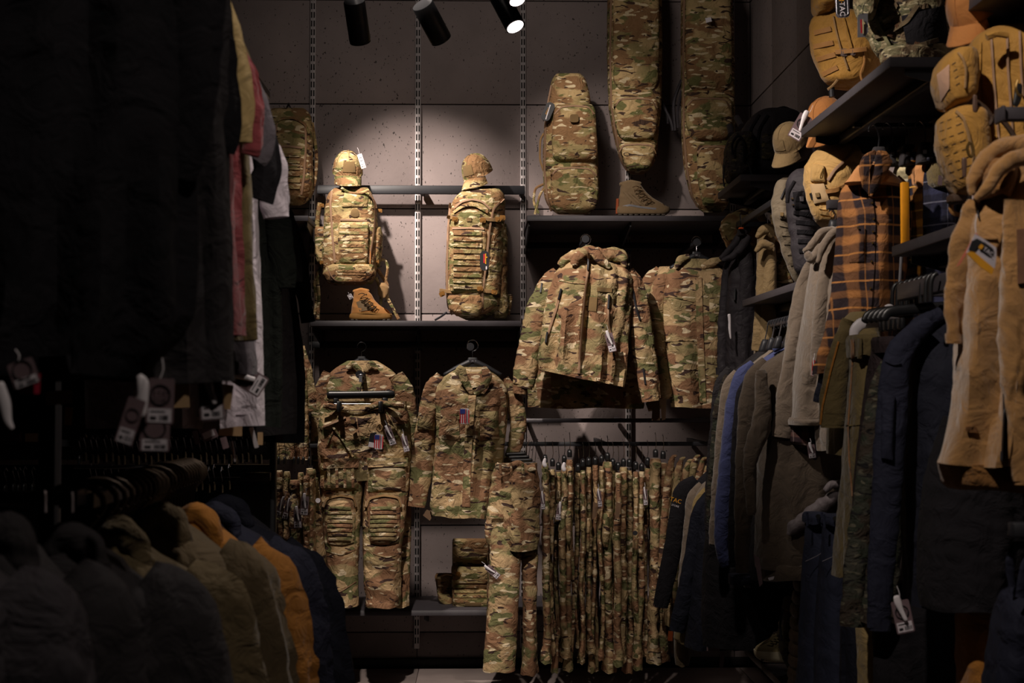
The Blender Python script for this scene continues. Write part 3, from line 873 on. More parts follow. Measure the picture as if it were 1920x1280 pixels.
# ---- caps
def cap(label, px, py, Y, wpx, mat, yaw=0, pitch=0, roll=0, parent_clip=None, brim_len=0.075, patch_=True, extra=None):
    """ball cap; px,py = centre of the crown; local axes: -y towards its front; yaw/pitch/roll in degrees"""
    s = wpx * M1(Y) / 0.2
    Rt = Matrix.Translation(Vector(P(px, py, Y))) @ Matrix.Rotation(R(yaw), 4, 'Z') @ Matrix.Rotation(R(pitch), 4, 'X') @ Matrix.Rotation(R(roll), 4, 'Y') @ Matrix.Scale(s, 4)
    t = thing('ball_cap', label, 'cap', P(px, py + wpx * 0.5, Y))
    n, m = 36, 14
    V = []
    for i in range(m):
        f_ = i / (m - 1); a = f_ * math.pi / 2
        for j in range(n):
            b_ = 2 * math.pi * j / n
            rr = math.cos(a) ** 0.82 * (1 - 0.014 * abs(math.cos(3 * b_)) ** 8)
            V.append((0.093 * rr * math.cos(b_), 0.107 * rr * math.sin(b_), 0.138 * math.sin(a) ** 0.95 - 0.03 + 0.006 * math.sin(b_) * (1 - f_)))
    lo = len(V)
    for i in range(5):
        f_ = i / 4
        for j in range(n):
            b_ = 2 * math.pi * j / n
            V.append((0.088 * (1 - f_ * 0.95) * math.cos(b_), 0.102 * (1 - f_ * 0.95) * math.sin(b_), -0.028 + 0.07 * math.sin(f_ * 1.5)))
    f = grid_faces(m, n) + [tuple(lo + i for i in q) for q in grid_faces(5, n)]
    for j in range(n): f.append((j, (j + 1) % n, lo + (j + 1) % n, lo + j))
    crown = Ms(V, f).xf(Rt); mk('crown', crown, mat, t)
    V = []
    nb, mb = 17, 7
    for side in (0, 1):
        for i in range(mb):
            f_ = i / (mb - 1)
            for j in range(nb):
                u = 2 * j / (nb - 1) - 1; ang = u * 1.12
                x = 0.09 * math.sin(ang) * (1 + 0.02 * f_); y = -0.104 * math.cos(ang) * 1.0 - brim_len * f_ * (max(0, 1 - u * u)) ** 0.5
                z = -0.026 - 0.046 * f_ - 0.020 * (x / 0.09) ** 2 + 0.006 - side * 0.004
                V.append((x, y, z))
    f = grid_faces(mb, nb, False); k = mb * nb
    f = f + [tuple(k + i for i in q[::-1]) for q in f]
    rim = [(mb - 1) * nb + j for j in range(nb)]
    for a_, b_ in zip(rim[:-1], rim[1:]): f.append((a_, a_ + k, b_ + k, b_))
    mk('brim', Ms(V, f).xf(Rt), mat, t)
    th = np.linspace(0, 2 * np.pi, 9)[:-1]
    mk('top_button', Ms([(0.008 * math.cos(a), 0.008 * math.sin(a), 0.106) for a in th] + [(0.006 * math.cos(a), 0.006 * math.sin(a), 0.112) for a in th] + [(0, 0, 0.114)],
       grid_faces(2, 8) + [(8 + (j + 1) % 8, 8 + j, 16)[::-1] for j in range(8)]).xf(Rt), mat, t)
    if patch_:
        V = []
        for i in range(5):
            for j in range(7):
                b_ = -math.pi / 2 + (j / 6 - 0.5) * 0.85; a = 0.18 + i / 4 * 0.5
                rr = math.cos(a) ** 0.82 * 1.02
                V.append((0.093 * rr * math.cos(b_), 0.107 * rr * math.sin(b_), 0.138 * math.sin(a) ** 0.95 - 0.028))
        mk('front_patch', Ms(V, grid_faces(5, 7, False)).xf(Rt), extra or mat, t)
    for j in range(6):
        b_ = math.pi / 6 + j * math.pi / 3
        pts = []
        for i in range(9):
            a = i / 8 * math.pi / 2 * 0.97; rr = math.cos(a) ** 0.82
            q = Rt @ Vector((0.0935 * rr * math.cos(b_), 0.1075 * rr * math.sin(b_), 0.139 * math.sin(a) ** 0.95 - 0.03)); pts.append(tuple(q))
        mk('seam', tube(pts, 0.0012 * s, 4), mat, t)
    return t
BRP = cloth('brown_loop_patch', (112, 90, 58), 0.1, 0.95, 0.001)
t = cap('camouflage cap on the black bar above the left backpack, facing front with a white tag', 652, 316, 7.84, 62, CAMOP, 10, 20, 0, extra=BRP)
hang_tag(t, 678, 302, 7.76, 9, 28, -18, card=WPL, plastic=False)
cap('camouflage cap tilted sideways on the black bar above the tall backpack', 894, 320, 7.84, 60, CAMOP, -34, 24, -6, extra=BRP)

# ---- backpack on the left of the lit wall
Y = 7.84
t = thing('backpack', 'camouflage assault backpack with lower pouch, below the front-facing camouflage cap', 'backpack', base(655, 545, Y))
body = loft([(352, 628, 690), (362, 616, 698), (385, 610, 705), (410, 608, 708), (450, 606, 709), (490, 602, 708), (520, 606, 704), (532, 615, 698)], Y, 0.12, 3.0, fr=0.003, prof='pack', hem=False)
mk('main_compartment', body, CAMOP, t); bv = body.bvh()
side = loft([(425, 592, 625), (440, 590, 625), (480, 590, 625), (500, 596, 625)], Y + 0.02, 0.08, 3, fr=0.006, prof='pack', hem=False); mk('side_pocket', side, CAMOP, t)
side = loft([(425, 690, 714), (440, 690, 718), (480, 690, 716), (500, 690, 712)], Y + 0.02, 0.08, 3, fr=0.006, prof='pack', hem=False); mk('side_pocket', side, CAMOP, t)
pouch = loft([(495, 618, 700), (502, 610, 703), (514, 604, 705), (527, 612, 694), (534, 625, 682)], Y - 0.085, 0.06, 2.6, fr=0.003, prof='pack', hem=False); mk('lower_pouch', pouch, CAMOP, t)
fpk = loft([(415, 636, 690), (424, 634, 692), (460, 634, 691), (490, 635, 690), (497, 640, 686)], Y - 0.10, 0.035, 4, prof='pack', hem=False); mk('front_pocket', fpk, CAMOP, t)
mk('zip', ribbon([(622, 358), (619, 380), (623, 440), (628, 492)], 4.5, body, 0.006, round_=True), ZIP, t)
mk('zip', ribbon([(694, 362), (705, 385), (702, 430), (692, 492)], 4.5, body, 0.006, round_=True), ZIP, t)
mk('zip', ribbon([(638, 412), (660, 412), (688, 414)], 4, body, 0.006, round_=True), ZIP, t)
mk('handle_panel', patch([(646, 360), (692, 362), (688, 387), (641, 387)], body, 0.006, 0.006), CAMOP, t)
mk('grab_handle', ptube([(640, 352), (655, 362), (675, 363), (692, 356)], Y - 0.11, 0.008), CAMOP, t)
mk('hexagon_patch', patch([(658, 391), (673, 391), (674, 407), (657, 407)], body, 0.005, 0.002, rnd=0.8), BRP, t)
molle(fpk, [(636, y, 690, y + 0.5) for y in (424, 436, 448, 460, 470)], 6.5, CAMOP, t)
mk('pouch_piping', ribbon([(613, 500), (622, 519), (632, 528), (680, 528), (694, 519), (702, 508)], 2.2, pouch, 0.006, Y=7.7), ZIP, t)
molle(pouch, [(632, 507, 686, 509), (632, 513, 686, 514)], 4, CAMOP, t)
mk('shoulder_strap', ptube([(600, 380, 0.05), (594, 420, 0.06), (596, 470, 0.06), (595, 495, 0.06)], Y, 0.014, 8), CAMOP, t)
for pts, r_ in (([(604, 500), (592, 515), (598, 545), (596, 598)], 0.010), ([(600, 515), (588, 528), (594, 560), (590, 590)], 0.008),
                ([(706, 490), (722, 484), (728, 500), (722, 530), (716, 560)], 0.008), ([(708, 505), (728, 535), (724, 556), (735, 575), (747, 598)], 0.010),
                ([(705, 520), (716, 548), (712, 580)], 0.009)):
    mk('strap', ptube([(x, y, 0.03) for x, y in pts], Y, r_, 6), CAMOP, t)
mk('strap_pad', loft([(530, 712, 722), (540, 708, 730), (552, 708, 728), (558, 714, 724)], Y + 0.02, 0.02, hem=False), WEB, t)
for x, y in ((603, 385), (712, 395), (604, 492), (706, 490)): buckle(bv, x, y, 9, 7, 0, t, 7.85)
mk('zip_pull', ptube([(694, 470), (695, 482), (694, 495)], Y - 0.14, 0.003), ORG, t)

# ---- tall backpack
t = thing('backpack', 'tall camouflage rucksack with webbing rows and black tag, right of the lit wall', 'backpack', base(890, 598, Y))
body = loft([(354, 876, 936), (362, 860, 946), (380, 846, 948), (420, 840, 946), (480, 836, 944), (540, 835, 942), (575, 838, 938), (592, 850, 925), (599, 872, 905)], Y, 0.15, 3.0, fr=0.003, prof='pack', hem=False)
mk('main_compartment', body, CAMOP, t); bv = body.bvh()
mk('side_panel', loft([(420, 920, 950), (440, 918, 952), (540, 918, 952), (580, 920, 955), (596, 925, 950)], Y + 0.03, 0.10, 2.6, fr=0.012, prof='pack', hem=False), CAMOP, t)
fp = loft([(424, 846, 912), (432, 843, 915), (540, 842, 908), (552, 848, 902)], Y - 0.125, 0.04, 4, prof='pack', hem=False)
mk('front_panel', fp, CAMOP, t)
bp = loft([(552, 842, 910), (560, 838, 910), (580, 842, 906), (592, 855, 896)], Y - 0.115, 0.045, 3, prof='pack', hem=False)
mk('bottom_pocket', bp, CAMOP, t)
mk('zip', ribbon([(844, 380), (840, 430), (838, 500), (838, 545), (840, 575), (848, 590)], 4, body, 0.006, round_=True), ZIP, t)
mk('zip', ribbon([(945, 372), (925, 392), (918, 430), (911, 500), (905, 545), (904, 585)], 4.5, body, 0.007, round_=True), ZIP, t)
mk('zip', ribbon([(848, 428), (880, 427), (908, 429)], 4, fp, 0.006, round_=True), ZIP, t)
mk('lid_fold', ribbon([(851, 390), (865, 378), (885, 373), (905, 378), (920, 392)], 4, body, 0.008, round_=True), ZIP, t)
mk('lid_fold', ribbon([(850, 398), (868, 386), (890, 384), (915, 398)], 5, body, 0.012, round_=True), CAMOP, t)
mk('name_strip', patch([(875, 408), (884, 408), (884, 415), (875, 415)], body, 0.005), BRP, t)
molle(fp, [(850, y, 903, y + 1) for y in np.linspace(437, 538, 10)], 7.5, CAMOP, t, th=0.006)
for yy, x0, x1 in ((408, 838, 856), (412, 902, 946), (546, 824, 850), (546, 898, 930)):
    mk('compression_strap', ribbon([(x0, yy - 2), ((x0 + x1) / 2, yy), (x1, yy + 1)], 7, bv, 0.012, Y=Y - 0.1), WEB, t)
for x, y, a in ((853, 411, 8), (905, 413, 0), (934, 411, -4), (942, 408, 0), (829, 551, -25), (900, 541, 0), (927, 547, 10)): buckle(bv, x, y, 11, 9, a, t, Y - 0.1, dy=0.02)
mk('strap', ptube([(838, 585), (826, 594), (815, 600)], Y + 0.05, 0.006), BLK, t)
mk('strap', ptube([(945, 430, 0.06), (950, 470, 0.08), (948, 500, 0.06)], Y, 0.004), BLK, t)
mk('water_bottle_pouch', limb([(956, 552, 12), (954, 565, 13), (950, 590, 13)], Y + 0.04, 0.9, fr=0.003), CAMOP, t)
tg_ = slab(rpoly(900, 470, 917, 507, 8, 0, 6), Y - 0.21, 0.004)
mk('black_tag', tg_, BLK, t, smooth=False)
mk('tag_print', slab([(906.5, 476), (909, 476), (909, 493), (906.5, 493)], Y - 0.212, 0.001) , REDI, t, smooth=False)
mk('tag_print', slab([(909.5, 475), (911.5, 475), (911.5, 481), (914, 481), (914, 483), (911.5, 483.5), (911.5, 494.5), (909.5, 494.5)], Y - 0.212, 0.001), YEL, t, smooth=False)
mk('tag_print', slab([(910.8, 499), (913, 499), (913, 505), (910.8, 505)], Y - 0.212, 0.001), WPL, t, smooth=False)
mk('tag_string', ptube([(908, 470), (909, 460), (905, 450)], Y - 0.2, 0.0015), WEB, t)

# ---- pack hanging at upper left
Y = 7.9
t = thing('backpack', 'shaded camouflage backpack hanging high at left behind the white t-shirt', 'backpack', base(545, 385, Y))
body = loft([(203, 512, 570), (210, 500, 582), (240, 496, 586), (300, 497, 586), (350, 505, 587), (375, 520, 580), (384, 535, 565)], Y, 0.11, 3.2, fr=0.003, prof='pack', hem=False)
mk('main_compartment', body, CAMOP, t)
mk('zip', ribbon([(520, 225), (512, 270), (512, 340), (520, 370)], 4.5, body, 0.006, round_=True), ZIP, t)
mk('zip', ribbon([(572, 230), (574, 270), (570, 330), (565, 365)], 4.5, body, 0.006, round_=True), ZIP, t)
mk('zip', ribbon([(510, 276), (540, 274), (566, 277)], 4.5, body, 0.006, round_=True), ZIP, t)
mk('lid_fold', ribbon([(508, 240), (525, 222), (550, 220), (572, 232), (580, 250)], 5, body, 0.01, round_=True), CAMOP, t)
molle(body, [(520, y, 562, y + 1) for y in (290, 302, 314, 326, 338, 350)], 7.5, CAMOP, t, th=0.007)
mk('shoulder_strap', ptube([(585, 230, 0.05), (594, 290, 0.06), (592, 340, 0.06), (580, 372, 0.04)], Y, 0.01, 8), CAMOP, t)
mk('grab_handle', ptube([(536, 205), (541, 194), (546, 205)], Y, 0.004), BLK, t)
o = mk('wall_hook', tube([P(541, 196, YB - 0.02), P(541, 198, Y - 0.02), P(541, 193, Y - 0.03)], 0.004), BLK)
tag(o, 'small black hook holding the shaded pack at upper left', 'hook')

# ---- rifle cases
def rcase(label, rows, Y, pockets, zipl, b=0.10, hexp=None):
    t = thing('rifle_case', label, 'gear case', base((rows[-1][1] + rows[-1][2]) / 2, rows[-1][0], Y))
    body = loft(rows, Y, b, 3.2, fr=0.003, prof='pack', hem=False, m=60)
    mk('main_compartment', body, CAMOP, t)
    for rws in pockets:
        pk = loft(rws, Y - b * 0.92, 0.05, 3, fr=0.003, prof='pack', hem=False); mk('front_pocket', pk, CAMOP, t)
        y0, xl, xr = rws[0]; 
        mk('pocket_zip', ribbon([(rws[1][1] + 1, rws[1][0] + 10), (xl + 6, y0 + 4), ((xl + xr) / 2, y0 + 2), (xr - 6, y0 + 4), (rws[1][2] - 1, rws[1][0] + 10)], 3, pk, 0.005, round_=True, Y=Y - 0.1), ZIP, t)
        mk('zip_pull', ptube([(xr - 4, y0 + 6), (xr, y0 + 14), (xr + 2, y0 + 20)], Y - 0.15, 0.002), WEB, t)
    mk('zip', ribbon(zipl, 4, body, 0.006, round_=True), ZIP, t)
    return t, body
t, body = rcase('short camouflage rifle case standing on the high right shelf, black tag at left',
    [(138, 1044, 1088), (145, 1034, 1098), (175, 1030, 1104), (230, 1020, 1114), (300, 1017, 1121), (370, 1020, 1124), (392, 1030, 1118), (401, 1045, 1105)], 7.82,
    [[(196, 1046, 1110), (204, 1038, 1116), (260, 1034, 1120), (295, 1036, 1121), (303, 1044, 1114)],
     [(312, 1038, 1112), (320, 1032, 1120), (360, 1032, 1123), (385, 1036, 1120), (398, 1046, 1108)]],
    [(1034, 160), (1028, 190), (1022, 250), (1021, 320), (1026, 375), (1034, 396)])
mk('hexagon_patch', slab(rpoly(1069, 214, 1085, 229, 4), 7.66, 0.01), BRP, t)
mk('side_handle', ptube([(1020, 250), (1013, 258), (1012, 300), (1020, 322)], 7.82, 0.006), WEB, t)
for q in ([(1020, 345), (1003, 352), (1000, 380), (1010, 400)], [(1022, 350), (1012, 365), (1006, 390), (1003, 402)]): mk('strap', ptube(q, 7.84, 0.007), CAMOP, t)
mk('black_tag', slab(rpoly(1019, 191, 1036, 227, 7, 24, 6), 7.70, 0.004), BLK, t, smooth=False)
mk('tag_print', ptext('M-TAC', 1026.5, 208, 7.697, 3.2, -66), YEL, t, smooth=False)
mk('tag_print', slab([(1031, 196), (1032.6, 196.8), (1024, 224), (1022.4, 223.2)], 7.697, 0.001), WPL, t, smooth=False)
t, body = rcase('long camouflage rifle case hanging in the middle, above the olive boot',
    [(-30, 1142, 1236), (-10, 1139, 1240), (100, 1138, 1241), (200, 1141, 1240), (250, 1150, 1234), (300, 1162, 1230), (320, 1172, 1222), (326, 1182, 1208)], 7.9,
    [[(-22, 1156, 1228), (-12, 1150, 1236), (100, 1148, 1236), (155, 1150, 1234), (168, 1162, 1226)],
     [(182, 1156, 1226), (192, 1150, 1234), (225, 1152, 1234), (252, 1158, 1230), (264, 1170, 1218)],
     [(268, 1162, 1228), (275, 1160, 1230), (300, 1168, 1226), (320, 1178, 1216)]],
    [(1146, -10), (1144, 100), (1146, 200), (1156, 260), (1166, 305), (1176, 320)])
for q in ([(1240, 190), (1250, 210), (1252, 232)], [(1241, 195), (1258, 225), (1262, 245)]): mk('strap', ptube(q, 7.9, 0.009), BLN, t)
t, body = rcase('longest camouflage rifle case hanging at right beside the corner',
    [(-30, 1280, 1368), (-10, 1277, 1372), (100, 1277, 1376), (250, 1278, 1377), (310, 1282, 1376), (350, 1290, 1374), (385, 1302, 1368), (398, 1318, 1354)], 7.9,
    [[(-22, 1292, 1362), (-12, 1285, 1370), (100, 1284, 1372), (158, 1288, 1372), (170, 1300, 1360)],
     [(182, 1292, 1364), (192, 1284, 1372), (235, 1286, 1373), (256, 1294, 1366), (264, 1304, 1356)],
     [(272, 1308, 1364), (282, 1306, 1372), (340, 1308, 1372), (385, 1318, 1364)]],
    [(1283, -10), (1281, 100), (1282, 250), (1288, 320), (1298, 370), (1308, 388)])
mk('name_strip', patch([(1322, 34), (1333, 32), (1335, 40), (1324, 43)], body, 0.12), WPL, t)
for q in ([(1278, 150), (1262, 190), (1266, 245)], [(1278, 170), (1270, 210), (1272, 240)]): mk('strap', ptube(q, 7.9, 0.009), BLN, t)

# ---- boots
def boot(label, prof_rows, Y, flip, sole, solemat, mat, laces, collar, b=0.045, cat='boot', toe=None, low=False):
    """prof_rows = (y, xl, xr) outline of the upper; seen from its side"""
    y1 = prof_rows[-1][0]; xs = (prof_rows[-1][1] + prof_rows[-1][2]) / 2
    t = thing('hiking_boot' if not low else 'sneaker', label, cat, base(xs, sole[-1][0], Y))
    up = loft(prof_rows, Y, b, 2.6, 48, 36, fr=0.002, top=0.62, prof=[0.7, 0.75, 0.8, 0.9, 1, 1.05, 1.0], hem=False, k=1)
    mk('upper', up, mat, t); 
    so = loft(sole, Y, b * 1.1, 3.2, 48, 8, prof=[0.98, 1.0, 1.0, 0.95], hem=False, k=1)
    mk('sole', so, solemat, t)
    lg = Ms(); x0, x1 = sole[-1][1], sole[-1][2]; k = 9
    for i in range(k):
        xa = x0 + (x1 - x0) * (i + 0.12) / k; xb = x0 + (x1 - x0) * (i + 0.78) / k
        lg = lg + pbox(xa, sole[-1][0] - 1.2, xb, sole[-1][0] + 1.6, Y - b * 0.95, Y + b * 0.95, 0.001)
    mk('tread', lg, SOD, t)
    mk('collar', collar, SOD if low else mat, t)
    bv_ = up.bvh()
    for q in laces:
        mk('lace', ptube([(x, y, dy) for x, y, dy in q], Y, 0.0024, 6), LACE if not low else mat, t)
    return t, up
fz = 7.62
t, up = boot('tan suede hiking boot on the left shelf below the backpack straps',
    [(545, 664, 690), (552, 663, 697), (562, 662, 702), (572, 660, 712), (580, 659, 724), (588, 658, 732), (594, 658, 735)], fz, False,
    [(588, 657, 735), (592, 655, 736), (597, 655, 736), (599, 657, 733)], SOL, LEA,
    [[(x - 4, y + 1, -0.05), (x + 2, y - 2, -0.065), (x + 12, y + 2, -0.04)] for x, y in ((676, 551), (681, 559), (687, 566), (693, 573), (700, 579))]
    + [[(x + 10, y, -0.05), (x, y + 5, -0.06), (x - 2, y + 9, -0.05)] for x, y in ((678, 551), (684, 560), (690, 568), (696, 574))],
    limb([(664, 547, 8), (677, 543, 8), (690, 546, 8)], fz, 5.0, 14, 12, babs=0.032, cap='round'))
mk('heel_counter', patch([(660, 575), (678, 578), (676, 590), (658, 590)], up, 0.003), LEA, t)
mk('side_overlay', patch([(668, 566), (684, 560), (700, 580), (674, 584)], up, 0.003), LEO, t)
mk('toe_cap', patch([(712, 574), (726, 580), (735, 590), (706, 590)], up, 0.004, rnd=0.5), LEA, t)
mk('sole_rim', ribbon([(660, 588), (690, 586), (715, 589), (734, 590)], 4, up, 0.006, Y=fz), SOL, t)
hang_tag(t, 657, 556, fz - 0.02, 8, 10, -30, card=WPL, plastic=False)
fz = 7.58
t, up = boot('olive brown hiking boot on the high shelf between the rifle cases',
    [(343, 1164, 1200), (352, 1163, 1205), (362, 1162, 1213), (372, 1160, 1225), (380, 1159, 1240), (388, 1158, 1252), (395, 1158, 1255)], fz, False,
    [(388, 1157, 1255), (393, 1155, 1256), (399, 1155, 1255), (402, 1158, 1250)], LEO, LEO,
    [[(x - 4, y + 1, -0.05), (x + 3, y - 2, -0.065), (x + 13, y + 3, -0.04)] for x, y in ((1190, 350), (1194, 357), (1200, 364), (1208, 371), (1216, 378))]
    + [[(x + 10, y, -0.05), (x, y + 6, -0.06), (x - 2, y + 10, -0.05)] for x, y in ((1192, 350), (1198, 359), (1204, 367), (1212, 374))],
    limb([(1164, 346, 9), (1182, 341, 9), (1200, 345, 9)], fz, 5.0, 14, 12, babs=0.032, cap='round'))
mk('heel_counter', patch([(1160, 376), (1184, 374), (1180, 392), (1158, 392)], up, 0.004), LEO, t)
mk('toe_cap', patch([(1226, 378), (1246, 382), (1255, 394), (1218, 394)], up, 0.004, rnd=0.5), LEO, t)
for k in range(3): mk('side_line', ribbon([(1168 + 9 * k, 358 + 3 * k), (1180 + 10 * k, 372 + 2 * k), (1192 + 9 * k, 384)], 2.5, up, 0.004, Y=fz), LEO, t)
mk('sole_rim', ribbon([(1160, 390), (1180, 384), (1200, 388), (1225, 391), (1254, 393)], 4, up, 0.006, Y=fz), SIL, t)
mk('heel_tab', slab([(1156, 372), (1160, 372), (1159, 400), (1155, 400)], fz - 0.02, 0.03), plain('rust_tab', (150, 70, 30), 0.6), t)

# ---- generic upper garment
def garment(name, label, cat, rows, Y, mat, b=0.085, sleeves=(), fv=0.012, fr=0.006, skew=0.0, group=None, top=0.45, smat=None, n=64, m=60, flat=0.62, cuffs=True, sname='sleeve'):
    r0 = rows[-1]
    bx = (r0[1] + r0[2]) / 2 if len(r0) == 3 else (r0[0] + r0[2]) / 2
    by = r0[0] if len(r0) == 3 else (r0[1] + r0[3]) / 2
    t = thing(name, label, cat, base(bx, by, Y), group)
    body = loft(rows, Y, b, 2.5, n, m, fv=fv, fr=fr, skew=skew, top=top)
    mk('body', body, mat, t)
    out = [body]
    for s_ in sleeves:
        dz = s_[1] if isinstance(s_, tuple) and not isinstance(s_[0], (int, float)) else 0.0
        pts = s_[0] if isinstance(s_, tuple) and not isinstance(s_[0], (int, float)) else s_
        sl = limb(pts, Y + dz, flat, 28, 50, fv=fv * 0.35, fr=fr * 0.9)
        mk(sname, sl, smat or mat, t); out.append(sl)
        if cuffs:
            p1, p0 = pts[-1], pts[-2]
            d = np.array([p1[0] - p0[0], p1[1] - p0[1]], float); L_ = np.linalg.norm(d); d /= L_
            cw = p1[2]
            mk('cuff', limb([(p1[0] - d[0] * cw * 0.45, p1[1] - d[1] * cw * 0.45, cw * 1.06), (p1[0] + d[0] * cw * 0.12, p1[1] + d[1] * cw * 0.12, cw * 0.98)], Y + dz, flat, 22, 8, fr=0.002), smat or mat, t)
    return t, out
def collar(parent, pts_l, pts_r, Y, mat, wpx=12):
    for pts in (pts_l, pts_r):
        if pts: mk('collar', limb([(x, y, w_) + tuple(r_) for x, y, w_, *r_ in pts], Y, 0.45, 16, 18, fr=0.002, cap='round'), mat, parent)

# ---- camouflage winter jacket
Y = 7.2
t, (body, s1, s2) = garment('camouflage_jacket', 'padded hooded camouflage winter jacket hanging under the high right shelf, largest and brightest', 'jacket',
    [(1072, 486, 1128, 486), (1050, 500, 1172, 498), (1034, 516, 1184, 512), (1022, 545, 1186, 545), (1016, 600, 1180, 600), (1012, 650, 1176, 655), (1010, 680, 1172, 705), (1010, 694, 1168, 725)], Y, CAMO,
    0.13, [[(1050, 515, 34), (1030, 535, 46), (1010, 580, 52), (998, 640, 50), (988, 690, 46), (980, 722, 38)],
           [(1172, 510, 34), (1186, 535, 42), (1196, 590, 44), (1206, 650, 42), (1215, 710, 40), (1220, 748, 34)]], 0.021, 0.006, top=0.5)
mk('hood', limb([(1052, 496, 16), (1064, 484, 22), (1090, 478, 30), (1118, 480, 30), (1145, 478, 30), (1166, 484, 26), (1172, 496, 18)], Y - 0.04, 0.9, 26, 40, fr=0.01, cap='round'), CAMO, t)
mk('hood', limb([(1135, 484, 18), (1150, 474, 26), (1166, 480, 26), (1172, 492, 14)], Y + 0.02, 0.9, 22, 24, fr=0.01, cap='round'), CAMO, t)
mk('collar', limb([(1088, 474, 18), (1102, 468, 22), (1116, 476, 24), (1130, 490, 20), (1142, 500, 10)], Y - 0.1, 0.6, 20, 20, fr=0.006, cap='round'), CAMO, t)
mk('collar', limb([(1076, 494, 14), (1084, 480, 20), (1094, 472, 16)], Y - 0.1, 0.6, 20, 16, fr=0.006, cap='round'), CAMO, t)
mk('front_zip', ribbon([(1104, 474), (1103, 500), (1098, 540), (1093, 600), (1088, 660), (1085, 700)], 5, body, 0.016, Y=Y - 0.13, round_=True), ZIP, t)
mk('zip_pull', ribbon([(1103, 478), (1102, 506)], 3, body, 0.03, Y=Y - 0.13), BLK, t)
mk('pocket_zip', ribbon([(1051, 545), (1044, 575), (1034, 605), (1026, 630)], 5, body, 0.008, round_=True), ZIP, t)
mk('zip_pull', ribbon([(1052, 541), (1047, 561)], 3.5, body, 0.016), BLK, t)
mk('zip_pull', ribbon([(1026, 622), (1023, 642)], 3.5, body, 0.016), BLK, t)
mk('pocket_zip', ribbon([(1141, 555), (1140, 580), (1142, 610), (1146, 630)], 4.5, body, 0.008, round_=True), ZIP, t)
mk('zip_pull', ribbon([(1142, 552), (1140, 578)], 3.5, body, 0.016), BLK, t)
mk('name_strip', patch([(1120, 538), (1148, 540), (1147, 548), (1119, 546)], body, 0.005), BRP, t)
mk('chest_patch', patch([(1105, 556), (1120, 557), (1118, 584), (1101, 582)], body, 0.005), BRP, t)
mk('shoulder_seam', ribbon([(1048, 526), (1075, 530), (1096, 532)], 2, body, 0.005), CAMO, t)
mk('sleeve_zip', ribbon([(1187, 545), (1192, 575), (1200, 600)], 4, s2, 0.007, Y=Y), BLK, t)
mk('sleeve_zip', ribbon([(1016, 530), (1013, 548)], 3, s1, 0.007, Y=Y), BLK, t)
mk('sleeve_zip', ribbon([(1206, 690), (1210, 720)], 3.5, s2, 0.007, Y=Y), BLK, t)
mk('storm_cuff', limb([(976, 722, 30), (974, 738, 26)], Y, 0.7, 18, 8, fr=0.003), CAMO, t)
mk('hem_band', ribbon([(1012, 690), (1050, 698), (1090, 707), (1130, 714), (1168, 722)], 7, body, 0.006), CAMO, t)
hang_tag(t, 1145, 642, Y - 0.16, 15, 36, -14, plastic=True, words=('M-TAC', 'STORE'))
hanger(1098, 470, Y, 50, 'hanger hook above the padded camouflage winter jacket', 20, 30, logo=False)
t, _ = garment('camouflage_jacket', 'shaded camouflage jacket hanging behind and below the padded winter jacket', 'jacket',
    [(560, 1040, 1180), (640, 1010, 1195), (720, 1002, 1205), (745, 1004, 1208), (765, 1012, 1205)], 7.5, CAMO, 0.08,
    [[(1015, 640, 34), (1005, 700, 34), (1003, 760, 28)], [(1200, 600, 38), (1212, 690, 36), (1228, 765, 28)]], 0.012, 0.008)

# ---- camouflage shirt at right
Y = 7.33
t, (body, s1, s2) = garment('camouflage_shirt', 'camouflage field shirt hanging right of the padded winter jacket, collar open on its hanger', 'shirt',
    [(486, 1280, 1326), (498, 1262, 1345), (514, 1246, 1372), (540, 1240, 1385), (600, 1240, 1392), (680, 1246, 1400), (750, 1256, 1408), (764, 1258, 1408)], Y, CAMO, 0.085,
    [[(1256, 508, 30), (1238, 535, 36), (1228, 580, 36), (1236, 640, 34), (1244, 690, 30), (1250, 745, 26)], [(1372, 520, 34), (1390, 580, 38), (1400, 660, 38), (1404, 740, 30)]])
collar(t, [(1268, 500, 10), (1276, 486, 16), (1290, 480, 10)], [(1318, 500, 12), (1336, 492, 18), (1350, 486, 10)], Y - 0.05, CAMO)
mk('placket', ribbon([(1310, 520), (1312, 600), (1316, 700), (1318, 755)], 14, body, 0.006), CAMO, t)
mk('yoke_seam', ribbon([(1248, 556), (1280, 560), (1300, 566)], 2, body, 0.005), CAMO, t)
mk('waist_seam', ribbon([(1242, 640), (1275, 638), (1300, 638)], 2, body, 0.005), CAMO, t)
mk('chest_pocket', patch([(1330, 560), (1362, 563), (1362, 605), (1330, 602)], body, 0.004, 0.006), CAMO, t)
mk('price_tag', slab([(1224, 745), (1236, 745), (1238, 788), (1222, 788)], Y - 0.05, 0.0015), plain('kraft_tag', (110, 84, 62), 0.7), t)
mk('price_tag', slab([(1238, 748), (1250, 746), (1248, 786), (1241, 788)], Y - 0.045, 0.0015), plain('kraft_tag', (110, 84, 62), 0.7), t)
hanger(1306, 472, Y, 48, 'black hanger with small logo in the right camouflage shirt', 24, 28)
t, _ = garment('camouflage_shirt', 'shaded camouflage shirt whose shoulder shows left of the right field shirt', 'shirt',
    [(500, 1236, 1300), (520, 1215, 1310), (600, 1214, 1310), (680, 1224, 1310), (740, 1235, 1310)], 7.55, CAMO, 0.07,
    [[(1240, 510, 30), (1218, 530, 36), (1208, 570, 36), (1214, 620, 32), (1226, 680, 28), (1236, 730, 24)]])

